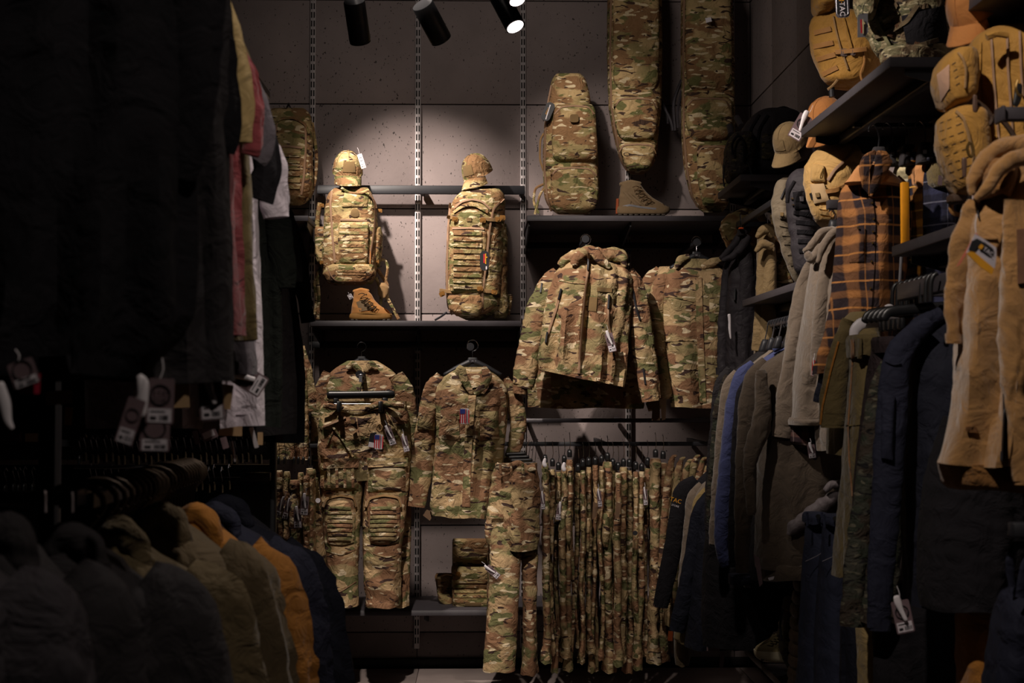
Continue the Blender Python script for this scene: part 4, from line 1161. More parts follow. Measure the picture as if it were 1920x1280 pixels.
# ---- camouflage shirt with flag tag
Y = 7.2
t, (body, s1, s2) = garment('camouflage_shirt', 'camouflage shirt with flag tag hanging in the middle below the tall rucksack', 'shirt',
    [(860, 688, 908, 688), (838, 700, 930, 702), (818, 716, 950, 718), (812, 745, 952, 745), (814, 800, 950, 800), (814, 860, 944, 860), (812, 920, 936, 925), (808, 955, 930, 962), (812, 966, 926, 971)], Y, CAMO, 0.09,
    [[(830, 706, 26), (812, 730, 40), (804, 780, 44), (796, 840, 46), (786, 900, 44), (780, 945, 36)], ([(942, 712, 28), (962, 745, 36), (972, 790, 32), (966, 840, 26), (950, 880, 20)], 0.04)], 0.012, 0.006)
collar(t, [(858, 700, 12), (864, 690, 18), (870, 712, 16), (884, 736, 10)], [(908, 690, 12), (914, 704, 20), (908, 722, 16), (892, 738, 10)], Y - 0.085, CAMO)
mk('collar_lining', patch([(868, 700), (908, 700), (900, 724), (882, 728)], body, 0.012), CAMO, t)
mk('placket', ribbon([(886, 740), (880, 800), (876, 870), (874, 950)], 16, body, 0.007), CAMO, t)
mk('chest_pocket', patch([(826, 770), (860, 772), (862, 826), (822, 822)], body, 0.004, 0.01), CAMO, t)
mk('pocket_flap', patch([(826, 768), (862, 770), (864, 786), (826, 784)], body, 0.01), CAMO, t)
mk('chest_pocket', patch([(900, 772), (934, 770), (936, 822), (900, 826)], body, 0.004, 0.01), CAMO, t)
mk('sleeve_pocket', patch([(786, 762), (816, 764), (814, 806), (782, 804)], s1, 0.006, 0.008, Y=Y), CAMO, t)
flag_tag(t, 871, 780, Y - 0.12, 18, 29)
mk('price_tag', slab([(800, 955), (815, 960), (806, 976), (793, 966)], Y + 0.02, 0.0015), plain('kraft_tag', (110, 84, 62), 0.7), t)
hanger(886, 670, Y, 52, 'black plastic hanger with small logo holding the flag-tagged camouflage shirt', 26, 32)

# ---- camouflage shirt behind the trousers
Y = 7.45
t, (body, s1, s2) = garment('camouflage_shirt', 'camouflage shirt hanging behind the kneepad trousers, its shoulders in shelf shade', 'shirt',
    [(676, 652, 706), (688, 630, 728), (704, 612, 748), (730, 606, 752), (800, 606, 752), (900, 606, 750), (930, 606, 750)], Y, CAMO, 0.085,
    [[(620, 700, 28), (606, 730, 36), (598, 790, 34), (598, 860, 30), (600, 900, 24)], ([(742, 702, 30), (758, 735, 40), (766, 790, 40), (770, 850, 36), (766, 905, 30)], -0.05)])
collar(t, [(652, 690, 10), (662, 682, 14), (674, 694, 12)], [(706, 690, 10), (696, 682, 14), (686, 694, 12)], Y - 0.06, CAMO)
hanger(678, 668, Y, 44, 'black hanger inside the shaded camouflage shirt above the trousers', 22, 26, logo=False)

# ---- kneepad trousers
Y = 7.16
t = thing('camouflage_trousers', 'camouflage combat trousers with ribbed kneepads and flag tag on a clip hanger', 'trousers', base(680, 1138, Y))
hip = loft([(752, 602, 762), (765, 600, 764), (800, 598, 768), (850, 598, 770), (880, 600, 766), (900, 604, 762)], Y, 0.10, 2.4, 64, 40, fv=0.01, fr=0.010, top=0.6)
mk('seat', hip, CAMO, t)
ll = loft([(840, 600, 684), (900, 600, 680), (960, 602, 676), (1020, 606, 674), (1060, 612, 672), (1135, 616, 672)], Y - 0.03, 0.085, 2.3, 44, 60, fv=0.006, fr=0.009, top=0.8)
rl = loft([(840, 684, 770), (900, 684, 768), (960, 680, 762), (1020, 680, 755), (1060, 680, 752), (1136, 687, 750)], Y - 0.03, 0.085, 2.3, 44, 60, fv=0.006, fr=0.009, top=0.8)
mk('leg', ll, CAMO, t); mk('leg', rl, CAMO, t)
mk('waistband', limb([(606, 760, 12), (640, 764, 14), (665, 776, 14), (690, 766, 14), (712, 756, 13), (758, 760, 12)], Y - 0.08, 0.5, 18, 40, fr=0.004), CAMO, t)
for q in ([(640, 757), (628, 800), (606, 850)], [(716, 757), (735, 790), (756, 830)], [(668, 782), (676, 830), (682, 880)]):
    mk('seam', ribbon(q, 2.4, hip, 0.005), CAMO, t)
mk('hand_pocket', ribbon([(606, 800), (630, 790), (648, 782)], 4, hip, 0.012), ZIP, t)
mk('hand_pocket', ribbon([(624, 800), (644, 826), (662, 856)], 4, hip, 0.010), CAMO, t)
mk('cargo_pocket', patch([(608, 870), (672, 868), (672, 918), (608, 920)], ll, 0.01, 0.022, wav=0.003), CAMO, t)
mk('cargo_pocket', patch([(690, 868), (762, 868), (760, 920), (690, 922)], rl, 0.01, 0.022, wav=0.003), CAMO, t)
mk('pocket_flap', patch([(606, 860), (674, 858), (672, 876), (606, 878)], ll, 0.036), CAMO, t)
mk('pocket_flap', patch([(688, 858), (765, 858), (764, 874), (690, 876)], rl, 0.036), CAMO, t)
for k in range(4): mk('pocket_pleat', ribbon([(616 + 15 * k, 878), (617 + 15 * k, 914)], 6, ll, 0.04), CAMO, t)
for lg, x0, x1 in ((ll, 606, 668), (rl, 686, 752)):
    kp = patch([(x0, 930), (x1, 930), (x1 - 2, 1020), (x0 + 6, 1022)], lg, 0.014, 0.02, 18, 18, rnd=0.35)
    mk('kneepad_panel', kp, CAMO, t)
    mk('knee_piping', ribbon([(x0, 950), (x0 + 6, 934), ((x0 + x1) / 2, 928), (x1 - 4, 932), (x1, 950)], 5, lg, 0.03), WEB, t)
    for k in range(8):
        y = 952 + k * 8.2; ins = 10 - 3 * math.sin(k / 7 * math.pi)
        mk('kneepad_rib', ribbon([(x0 + ins, y + 1), ((x0 + x1) / 2, y), (x1 - ins, y + 1)], 7, kp, 0.013, round_=True), CAMO, t)
for k, (x, y) in enumerate(((612, 1040), (700, 1045))):
    mk('knee_seam', ribbon([(x, y - 8), (x + 26, y), (x + 56, y - 10)], 3, (ll, rl)[k], 0.007), CAMO, t)
flag_tag(t, 710, 828, Y - 0.14, 17, 28, 3)
mk('black_tag', slab([(694, 812), (706, 810), (704, 838), (690, 836)], Y - 0.13, 0.001), BLK, t)
mk('sticker', slab([(692, 828), (702, 830), (701, 839), (690, 837)], Y - 0.133, 0.001), STK, t, smooth=False)
hang_tag(t, 732, 818, Y - 0.15, 13, 34, -20, words=('M-TAC', 'STORE')); hang_tag(t, 760, 832, Y - 0.14, 11, 30, -12)
mk('button', tube([P(662, 790, Y - 0.125), P(662, 790, Y - 0.115)], 0.011, 14), WEB, t)
mk('belt_ring', ptube([(706, 800), (712, 794), (718, 802), (712, 810), (706, 803)], Y - 0.12, 0.005), WEB, t)
mk('lower_leg_zip', ribbon([(668, 1090), (640, 1108), (614, 1114)], 2.2, ll, 0.006), ZIP, t)
t2 = thing('clip_hanger', 'black bar hanger with two clips gripping the kneepad trousers waistband', 'hanger', base(676, 745, Y))
mk('bar', limb([(617, 741, 15), (676, 740, 14), (736, 739, 15)], Y - 0.06, 1, 14, 14, babs=0.013, cap='round'), BPL, t2)
mk('bar', limb([(619, 736, 8), (676, 738, 8), (734, 735, 8)], Y - 0.03, 1, 12, 14, babs=0.02, cap='round'), BPL, t2)
mk('wire', tube([P(625, 757, Y - 0.08), P(728, 757, Y - 0.08)], 0.002, 6), CHR, t2)
for x in (635, 713): mk('clip', pbox(x - 4, 752, x + 4, 772, Y - 0.13, Y - 0.07, 0.003), BPL, t2)
for x in (630, 722): mk('clip_arm', pbox(x - 5, 745, x + 5, 760, Y - 0.07, Y - 0.045, 0.003), BPL, t2)
mk('hook', ptube([(676, 734), (677, 722), (683, 712), (684, 704), (676, 701), (668, 706)], Y - 0.03, 0.0025), CHR, t2)
mk('label_clip', slab(rpoly(673, 704, 679, 716, 1), Y - 0.05, 0.006), SIL, t2, smooth=False)
t = thing('camouflage_trousers', 'camouflage trousers mostly hidden behind the kneepad trousers, right leg showing', 'trousers', base(740, 1137, 7.4))
mk('seat', loft([(770, 610, 766), (860, 606, 772), (900, 610, 770)], 7.36, 0.06, 2.4, fv=0.01, fr=0.006), CAMO, t)
mk('leg', loft([(880, 700, 772), (960, 704, 770), (1060, 716, 770), (1136, 722, 769)], 7.36, 0.05, 2.3, fv=0.008, fr=0.006), CAMO, t)
mk('leg', loft([(880, 606, 680), (960, 608, 676), (1060, 618, 670), (1136, 622, 668)], 7.36, 0.05, 2.3, fv=0.008, fr=0.006), CAMO, t)

# ---- garments at the far left of the back wall
t, _ = garment('camouflage_jacket', 'camouflage jacket hanging at left, its sleeve seen beside the black t-shirts', 'jacket',
    [(640, 520, 560), (660, 500, 572), (720, 498, 578), (800, 496, 578), (860, 496, 576)], 7.3, CAMO, 0.08, [[(560, 650, 24), (570, 690, 28), (580, 740, 26), (582, 770, 22)]])
t = thing('camouflage_trousers', 'camouflage trousers with cargo pocket hanging left of the kneepad trousers', 'trousers', base(592, 1160, 7.1))
lg = loft([(878, 574, 586), (900, 570, 596), (960, 566, 604), (985, 564, 606), (1060, 572, 612), (1120, 588, 616), (1200, 600, 618), (1250, 606, 616)], 7.05, 0.11, 2.4, fv=0.008, fr=0.012)
mk('leg', lg, CAMO, t); mk('cargo_pocket', patch([(578, 960), (604, 962), (602, 984), (576, 984)], lg, 0.012, 0.01), CAMO, t)
mk('button', tube([P(596, 938, 6.90), P(596, 938, 6.92)], 0.012, 12), WPL, t)

# ---- plate carrier on the low shelf
Y = 7.78
t = thing('plate_carrier', 'camouflage plate carrier standing on the low shelf right of the kneepad trousers', 'plate carrier', base(880, 1138, Y))
b1 = loft([(1058, 848, 928), (1066, 846, 930), (1130, 848, 932), (1140, 850, 930)], Y, 0.10, 4, fr=0.003, prof='pack', hem=False); mk('front_panel', b1, CAMOP, t)
b0 = loft([(1012, 850, 924), (1020, 848, 926), (1075, 848, 926), (1084, 852, 922)], Y + 0.04, 0.08, 4, fr=0.003, prof='pack', hem=False); mk('chest_panel', b0, CAMOP, t)
mk('admin_flap', loft([(1009, 850, 922), (1014, 848, 924), (1036, 848, 922), (1046, 862, 912), (1049, 876, 900)], Y - 0.05, 0.03, 3, fr=0.004, prof='pack', hem=False), CAMOP, t)
molle(b1, [(852, y, 928, y) for y in (1090, 1099, 1108, 1117, 1127)], 6.5, CAMOP, t, th=0.006)
molle(b0, [(872, y, 912, y + 1) for y in (1062, 1070)], 5, CAMOP, t, th=0.012)
mk('name_strip', patch([(872, 1129), (902, 1129), (902, 1136), (872, 1136)], b1, 0.008), BRP, t)
mk('cummerbund', loft([(1074, 818, 850), (1080, 815, 850), (1125, 822, 850), (1134, 834, 850)], Y + 0.06, 0.07, 3, fr=0.006, prof='pack', hem=False), CAMOP, t)
for q in ([(826, 1080), (836, 1075), (848, 1078)], [(850, 1070), (856, 1078), (862, 1086)]): mk('strap', ptube(q, Y - 0.06, 0.007), WEB, t)
buckle(b1, 858, 1076, 9, 9, 10, t, Y - 0.05)
# ================================================================== camouflage trousers on the low rail
rnd = random.Random(5)
t = thing('camouflage_trousers', 'first camouflage trousers on the rail, turned to show their front beside the plate carrier', 'trousers', base(960, 1258, 7.1))
Yt = 7.1
mk('seat', loft([(868, 930, 1006), (880, 928, 1008), (930, 922, 1010), (1000, 918, 1010), (1030, 930, 1006)], Yt, 0.10, 2.3, 56, 36, fv=0.014, fr=0.010, skew=-0.5, top=0.7), CAMO, t)
mk('leg', loft([(985, 918, 985), (1060, 918, 976), (1150, 914, 972), (1220, 908, 968), (1256, 906, 966)], Yt - 0.02, 0.07, 2.3, 40, 54, fv=0.005, fr=0.007), CAMO, t)
mk('leg', loft([(985, 968, 1010), (1060, 978, 1008), (1150, 980, 1006), (1220, 980, 1008), (1262, 976, 1010)], Yt + 0.05, 0.07, 2.3, 36, 54, fv=0.006, fr=0.008), CAMO, t)
mk('waistband', limb([(930, 872, 14), (950, 880, 13), (964, 872, 16), (972, 868, 14), (990, 880, 13), (1004, 876, 14)], Yt - 0.08, 0.6, 16, 30, fr=0.003), CAMO, t)
for x in (938, 958, 980): mk('belt_loop', limb([(x, 868, 5), (x + 1, 888, 5)], Yt - 0.12, 0.5, 8, 6), CAMO, t)
mk('pocket_flap', slab([(920, 962), (944, 964), (943, 972), (919, 970)], Yt - 0.09, 0.006), CAMO, t)
hang_tag(t, 924, 1072, Yt - 0.12, 12, 30, -48)
mk('drape', limb([(972, 900, 20), (990, 960, 22), (976, 1010, 18), (962, 1024, 12)], Yt - 0.06, 0.5, 20, 30, fr=0.006, cap='round'), CAMO, t)
t = thing('camouflage_trousers', 'camouflage trousers half hidden behind the turned first pair on the rail', 'trousers', base(928, 1060, 7.3))
mk('waistband', limb([(916, 876, 12), (935, 872, 12), (955, 876, 12)], 7.3, 0.8, 14, 12), CAMO, t)
mk('leg', loft([(878, 914, 948), (960, 914, 946), (1050, 914, 942), (1150, 912, 940), (1230, 910, 938)], 7.3, 0.07, 2.3, fv=0.005, fr=0.008), CAMO, t)
xs = [1022, 1036, 1047, 1058, 1068, 1084, 1093, 1104, 1116, 1128, 1139, 1149, 1159, 1169, 1180, 1192, 1203, 1214, 1229, 1243]
tops = [868, 880, 884, 876, 862, 886, 882, 876, 872, 874, 866, 882, 886, 876, 882, 884, 884, 878, 860, 868]
bots = [1240, 1226, 1258, 1230, 1254, 1212, 1242, 1222, 1258, 1236, 1256, 1228, 1246, 1238, 1258, 1232, 1252, 1226, 1240, 1236]
where = ['with a white security clip at its waist', 'narrow, with a white tag near the top', 'with a white tag hanging at its hip', 'slim, between two tagged pairs', 'with its waist standing highest among the left pairs',
         'dark folded, with gathered pocket', 'narrow, left of the kraft tag', 'beside the pair with a kraft tag', 'with a kraft tag folded at its hip', 'narrow, beside a white clip', 'broad waistband facing front',
         'narrow, right of the broad waistband', 'with a kraft card low on the hip', 'under the middle of the rail', 'with bulging lower leg', 'slim, with a small round logo', 'narrow, left of the white clip', 'with a white clip high on its side', 'broad, just left of the dark jackets', 'beside the broad pair, near the dark jackets']
prev = None
for i, x in enumerate(xs):
    w_ = (13, 10, 11, 12, 13, 13, 10, 10, 11, 10, 18, 11, 12, 15, 11, 10, 11, 12, 20, 16)[i]
    T0, B0 = tops[i], bots[i]
    Yt = 7.2 + (i % 3) * 0.05 - (0.04 if i % 4 == 0 else 0)
    t = thing('camouflage_trousers', f'edge-on camouflage trousers on the low rail, {where[i]}', 'trousers', base(x, B0, Yt), 'camouflage trousers on the low rail')
    w1 = w_ * rnd.uniform(0.55, 1.0)
    dx = rnd.uniform(-6, 6)
    d1 = [rnd.uniform(-5, 5) for _ in range(5)]
    rows = [(T0 + 10, x - w_ / 2, x + w_ / 2), (T0 + 60, x - w_ * .55 + d1[0] * .4, x + w_ * .5 + d1[0] * .4), (1000, x - w1 + d1[1], x + w1 * .5 + d1[1]), (1100, x - w1 * .8 + d1[2], x + w1 * .6 + d1[2]), (1180, x - w1 * .8 + d1[3] + dx * .5, x + w1 * .6 + d1[3] + dx * .5), (B0 - 25, x - w1 + dx, x + w1 * .8 + dx), (B0, x - w1 * 1.25 + dx, x + w1 * .95 + dx)]
    mk('leg', loft(rows, Yt - 0.04, 0.09, 2.2, 30, 60, fv=0.003, fr=0.011), CAMO, t)
    x2 = x + w_ * 0.35; d2 = [rnd.uniform(-5, 5) for _ in range(4)]
    rows = [(T0 + 14, x2 - w_ / 2, x2 + w_ * .3), (1000, x2 - w1 * .4 + d2[0], x2 + w1 * .6 + d2[0]), (1120, x2 - w1 * .5 + d2[1], x2 + w1 * .6 + d2[1]), (B0 + rnd.uniform(-24, 0), x2 - w1 * .7 + d2[2], x2 + w1 * .6 + d2[2])]
    mk('leg', loft(rows, Yt + 0.06, 0.08, 2.2, 26, 50, fv=0.003, fr=0.010), CAMO, t)
    mk('waistband', loft([(T0, x - w_ * .42, x + w_ * .42), (T0 + 5, x - w_ * .5, x + w_ * .5), (T0 + 16, x - w_ * .5, x + w_ * .5)], Yt - 0.02, 0.1, 3, 24, 8, fr=0.002, top=0.9), CAMO, t)
    if i % 3 == 1: mk('pocket_bulge', loft([(T0 + 95, x - w_ * .45, x + w_ * .2), (T0 + 105, x - w_ * .6, x + w_ * .3), (T0 + 150, x - w_ * .6, x + w_ * .2), (T0 + 158, x - w_ * .4, x + w_ * .1)], Yt - 0.08, 0.07, 3, 20, 16, fr=0.004), CAMO, t)
    if i in (0, 2, 9, 17): hang_tag(t, x - (4 if i != 2 else -2), {0: 940, 2: 960, 9: 935, 17: 932}[i], Yt - 0.16, 8 if i != 2 else 12, 30, rnd.uniform(-12, 10), plastic=True)
    if i in (8, 12): mk('kraft_tag', slab([(x - 4, 940), (x + 6, 944), (x + 2, 968), (x - 6, 974)], Yt - 0.15, 0.001), plain('kraft_tag', (110, 84, 62), 0.7), t)
    if i == 16: mk('round_logo', tube([P(x - 12, 999, Yt - 0.16), P(x - 12, 999, Yt - 0.158)], 0.012, 12), INK, t)
    if i in (0, 3): mk('size_clip', limb([(x, T0 - 8, 5), (x - 2, T0, 8), (x, T0 + 5, 8)], Yt - 0.1, 0.6, 8, 8, cap='round'), WPL, t)
# camouflage shirts on the right end of the rail, sleeves hanging down
xs2 = [1256, 1272, 1286, 1300, 1313, 1326, 1338]
names = ['leftmost of the shirts after the trousers', 'second shirt after the trousers', 'third shirt after the trousers', 'in the middle of the shirt run', 'third from the right end by the black hoodie', 'second from the right end by the black hoodie', 'last at the right end by the black hoodie']
for i, x in enumerate(xs2):
    Yt = 7.15
    t = thing('camouflage_shirt', f'camouflage shirt edge-on on the low rail, {names[i]}', 'shirt', base(x, 1180, Yt), 'camouflage shirts on the low rail')
    tp = 862 + (i % 3) * 4
    mk('body', loft([(tp + 4, x - 2, x + 8), (tp + 20, x - 6, x + 10), (940, x - 9, x + 8), (1050, x - 14, x + 5), (1170, x - 16, x + 4)], Yt + 0.05, 0.15, 2.2, 28, 44, fv=0.004, fr=0.005), CAMO, t)
    mk('sleeve', limb([(x + 5, tp - 3, 10), (x - 1, tp + 14, 15), (x - 5, tp + 50, 15), (x - 11, 980, 14), (x - 17, 1060, 13), (x - 20, 1130, 11)], Yt - 0.1, 0.8, 18, 40, fr=0.005), CAMO, t)
    mk('collar', limb([(x + 1, tp + 2, 5), (x + 6, tp - 6, 8), (x + 12, tp - 8, 4)], Yt - 0.04, 1.2, 12, 8, cap='round'), CAMO, t)
# hangers on the rail
def edge_hanger(px, py, Y, label, group, railpy, mat=None, w=9, h=14):
    t = thing('clothes_hanger', label, 'hanger', base(px, py + h, Y), group)
    a = P(px, py, Y)
    mk('bar', loft([(py, px - w * .3, px + w * .3), (py + 3, px - w * .5, px + w * .5), (py + h, px - w * .5, px + w * .5)], Y, 0.17, 4, 14, 8, top=0.9, hem=False), mat or BPL, t)
    r_ = P(px, railpy, Y)
    mk('hook', tube([a, (a[0] + 0.004, a[1], (a[2] + r_[2]) / 2), (a[0], a[1] - 0.012, r_[2] + 0.02), (a[0], a[1] + 0.006, r_[2] + 0.032), (a[0], a[1] + 0.022, r_[2] + 0.022)], 0.0016, 5), CHR, t)
    return t
h0 = None
for i, x in enumerate(xs):
    y = tops[i] - 16 - (i * 5) % 8
    if h0 is None: h0 = edge_hanger(x, y, 7.3, 'black trouser hanger edge-on on the low rail above the camouflage trousers', 'trouser hangers on the low rail', 832); hx, hy = x, y
    else: clone(h0, P(x, y, 7.3) - P(hx, hy, 7.3))
for i in range(4):
    t = thing('clothes_hanger', ('black hanger with rounded end left of the low rail, ' + ('topmost', 'second from top', 'third from top', 'lowest')[i]) , 'hanger', base(965, 850 + 6 * i, 7.2), 'angled hangers at the left end of the low rail')
    mk('bar', limb([(950 + 5 * i, 852 + 6 * i, 9), (985 + 6 * i, 850 + 6 * i, 6)], 7.2 - 0.03 * i, 1, 10, 10, cap='round'), BPL, t)
    mk('hook', ptube([(985 + 6 * i, 850 + 6 * i), (988 + 6 * i, 836), (992 + 5 * i, 826)], 7.25, 0.0016, 5), CHR, t)

# ---- camouflage trousers at left
lx = [524, 538, 553, 564, 575, 584]
ln = ['leftmost of the tagged left group', 'second from left in the tagged left group', 'with a folded open waistband in the left group', 'slim dark pair in the left group', 'above the lowest white tag in the left group', 'rightmost of the left group beside the kneepad trousers']
for i, x in enumerate(lx):
    Yt = 6.9 + 0.05 * (i % 2); tp = (882, 884, 900, 886, 892, 880)[i]; w_ = (12, 12, 18, 11, 12, 16)[i]
    t = thing('camouflage_trousers', f'camouflage trousers edge-on at left, {ln[i]}', 'trousers', base(x, 1230, Yt), 'camouflage trousers on the left rail')
    mk('waistband', loft([(tp, x - w_ * .4, x + w_ * .4), (tp + 5, x - w_ * .5, x + w_ * .5), (tp + 16, x - w_ * .5, x + w_ * .5)], Yt - 0.02, 0.1, 3, 24, 8, fr=0.002, top=0.9), CAMO, t)
    mk('leg', loft([(tp + 12, x - w_ * .5, x + w_ * .5), (960, x - w_ * .6, x + w_ * .5), (1050, x - w_ * .5, x + w_ * .6), (1230, x - w_ * .5, x + w_ * .5)], Yt - 0.03, 0.08, 2.2, 28, 44, fv=0.004, fr=0.007), CAMO, t)
    mk('leg', loft([(tp + 16, x - w_ * .2, x + w_ * .8), (1050, x - w_ * .1, x + w_ * .8), (1220, x, x + w_ * .8)], Yt + 0.06, 0.07, 2.2, 24, 40, fv=0.004, fr=0.006), CAMO, t)
    if i in (0, 1, 3, 4):
        px, py, a_ = {0: (525, 953, 20), 1: (538, 956, 16), 3: (558, 972, -2), 4: (571, 948, 4)}[i]
        hang_tag(t, px, py, Yt - 0.2, 15 if i > 1 else 11, 36, a_, words=('M-TAC', 'STORE') if i > 1 else None)
h1 = None
for i, x in enumerate((523, 534, 552, 560, 569, 580)):
    if h1 is None: h1 = edge_hanger(x, 856, 7.0, 'black trouser hanger edge-on above the tagged camouflage trousers at left', 'trouser hangers on the left rail', 838, w=5, h=13)
    else: clone(h1, P(x, 856, 7.0) - P(523, 856, 7.0))
# brown canvas trousers beside them
for i, (x, w_, tp, lb) in enumerate(((412, 26, 938, 'flat brown canvas trousers on the left rack, leftmost'), (442, 20, 944, 'narrow brown canvas trousers on the left rack, in the middle'), (482, 58, 932, 'brown canvas trousers with open gathered waist, left of the tagged camouflage ones'))):
    Yt = 5.9
    t = thing('canvas_trousers', lb, 'trousers', base(x, 1200, Yt), 'brown canvas trousers on the left rack')
    mk('leg', loft([(tp + 5, x - w_ * .45, x + w_ * .45), (980, x - w_ * .52, x + w_ * .55), (1100, x - w_ * .5, x + w_ * .5), (1200, x - w_ * .5, x + w_ * .5)], Yt, 0.06, 2.5, 40, 40, fv=0.010, fr=0.005), ORG, t)
    if i == 2:
        mk('waistband', limb([(456, 938, 14), (468, 932, 14), (486, 944, 14), (500, 934, 14), (510, 950, 12)], Yt - 0.06, 0.6, 14, 24, fr=0.004), ORG, t)
        mk('sewn_label', slab([(480, 948), (490, 950), (489, 958), (480, 955)], Yt - 0.13, 0.001), YEL, t)
    else:
        mk('waistband', loft([(tp, x - w_ * .5, x + w_ * .5), (tp + 16, x - w_ * .5, x + w_ * .5)], Yt - 0.02, 0.06, 3, 24, 6, top=0.9), ORG, t)

# ================================================================== right wall
def pack_tag(*a): pass
# ---- black camouflage pack in the corner
Y = 6.7
t = thing('backpack', 'black camouflage backpack lying on the high corner shelf', 'backpack', base(1430, 345, Y))
body = loft([(205, 1432, 1478), (210, 1418, 1492), (225, 1402, 1500), (250, 1386, 1505), (285, 1376, 1508), (320, 1370, 1508), (336, 1374, 1508), (344, 1380, 1500)], Y + 0.08, 0.15, 3, fr=0.006, prof='pack', hem=False)
mk('main_compartment', body, BLN, t)
p1 = loft([(248, 1378, 1408), (258, 1366, 1414), (280, 1359, 1416), (310, 1356, 1412), (330, 1358, 1404), (343, 1364, 1396)], Y - 0.02, 0.11, 2.6, fr=0.008, prof='pack', hem=False)
mk('front_pocket', p1, CAMOD, t)
mk('zip', ribbon([(1424, 214), (1408, 240), (1402, 275), (1402, 330)], 5, body, 0.008, round_=True, Y=Y), BLC, t)
mk('zip', ribbon([(1440, 215), (1424, 240), (1418, 280), (1420, 330)], 5, body, 0.008, round_=True, Y=Y), BLC, t)
mk('pocket_loop', ptube([(1374, 290), (1372, 268), (1384, 252), (1395, 262), (1396, 290), (1394, 302)], Y - 0.14, 0.006), BLC, t)
mk('side_panel', patch([(1428, 250), (1470, 252), (1468, 300), (1428, 298)], body, 0.006, 0.01, Y=Y), CAMOD, t)
for q in ([(1394, 300), (1402, 290), (1408, 286)], [(1396, 302), (1404, 306), (1410, 330)], [(1358, 310), (1356, 335), (1358, 350)]): mk('strap', ptube(q, Y - 0.13, 0.004), BLK, t)
mk('grab_handle', ptube([(1456, 206), (1470, 202), (1488, 210), (1494, 220)], Y, 0.01), BLC, t)
buckle(body, 1395, 299, 5, 8, 20, t, Y, CHR)
for i, (x0, y0, x1, y1) in enumerate(((1381, 220, 1390, 236), (1368, 236, 1371, 252))):
    o = mk('corner_spotlight', tube([P(x0, y0, 7.6), P(x1, y1, 7.55)], 0.017, 14), GRY)
    tag(o, ('small grey spotlight tube by the corner above the black pack', 'thin grey tube left of the small corner spotlight')[i], 'spotlight')
# ---- caps hanging
GRC2 = cloth('graphite_cap', (66, 58, 60), 0.08, 0.85, 0.002)
OLC = cloth('olive_cap', (118, 98, 66), 0.08, 0.85, 0.002)
cap('graphite grey cap with store tag hanging behind the olive cap', 1510, 256, 5.75, 66, GRC2, -60, 36, 8, patch_=False)
cap('olive cap hanging leftmost beside the black camouflage pack', 1480, 264, 5.7, 66, OLC, -56, 38, 10, patch_=True)
t = cap('orange tan cap under the far end of the high right shelf', 1550, 222, 5.5, 76, ORG, -56, 34, 6, patch_=False)
tt = thing('store_tag', 'mauve store tag hanging between the grey cap and the shelf edge', 'tag', base(1495, 255, 5.45))
hang_tag(tt, 1500, 238, 5.4, 26, 50, 30, words=('M-TAC', 'STORE'), name='card')
t = cap('orange tan cap at the top right under the upper shelf corner', 1822, 14, 3.4, 100, ORG, -58, 38, 6, patch_=False)
# ---- grey and black assault packs hanging
def asspack(label, rows, Y, mat, rowsx, webm, pat=None, cat='backpack', b=0.12, skew=-0.6, ex=()):
    t = thing('backpack', label, cat, base((rows[-1][1] + rows[-1][2]) / 2, rows[-1][0], Y))
    body = loft(rows, Y, b, 2.8, fr=0.006, prof='pack', hem=False, skew=skew); mk('main_compartment', body, mat, t)
    molle(body, rowsx, ex[0] if ex else 8, webm, t, th=0.006)
    return t, body
t, body = asspack('ranger grey assault pack hanging left of the black assault pack', [(330, 1476, 1492), (345, 1462, 1496), (365, 1457, 1498), (410, 1456, 1500), (450, 1466, 1502), (500, 1480, 1504), (525, 1490, 1504), (532, 1494, 1503)], 5.75, RNG,
    [(1462, 420, 1494, 426), (1466, 438, 1498, 440), (1470, 455, 1500, 455), (1476, 475, 1502, 473), (1482, 495, 1503, 492)], RNG)
mk('front_flap', patch([(1459, 385), (1488, 388), (1490, 412), (1462, 410)], body, 0.01, 0.008, Y=5.6), RNG, t)
mk('badge', patch([(1463, 398), (1469, 398), (1469, 405), (1463, 405)], body, 0.022, Y=5.6), BRP, t)
buckle(body, 1479, 396, 6, 18, -6, t, 5.6, BLK)
mk('zip_pull', ptube([(1483, 418), (1480, 430), (1486, 436)], 5.55, 0.003), BLK, t)
mk('top_seam', ribbon([(1464, 372), (1474, 350), (1488, 340)], 3, body, 0.008, Y=5.6), BLK, t)
t, body = asspack('black assault pack with webbing rows hanging below the grey cap', [(316, 1504, 1530), (326, 1492, 1545), (345, 1482, 1550), (400, 1484, 1542), (450, 1492, 1546), (490, 1496, 1544), (515, 1500, 1540), (522, 1508, 1532)], 5.6, BLN,
    [(1488, 398, 1532, 404), (1492, 416, 1536, 420), (1494, 434, 1540, 436), (1496, 452, 1540, 452), (1498, 470, 1540, 468)], BLC, ex=(9,))
mk('front_panel', patch([(1486, 360), (1522, 356), (1530, 388), (1490, 392)], body, 0.008, 0.006, Y=5.5), BLC, t)
mk('badge', patch([(1499, 368), (1507, 368), (1507, 377), (1500, 377)], body, 0.024, Y=5.5), GRY, t)
mk('carabiner', ptube([(1526, 398), (1532, 404), (1530, 414), (1525, 412), (1526, 398)], 5.4, 0.0025), GRY, t)
for x, y in ((1486, 372), (1488, 384)): buckle(body, x, y, 6, 3, 10, t, 5.5, CHR)
mk('shoulder_strap', ptube([(1490, 340), (1478, 360), (1476, 380)], 5.45, 0.008, 8), BLC, t)
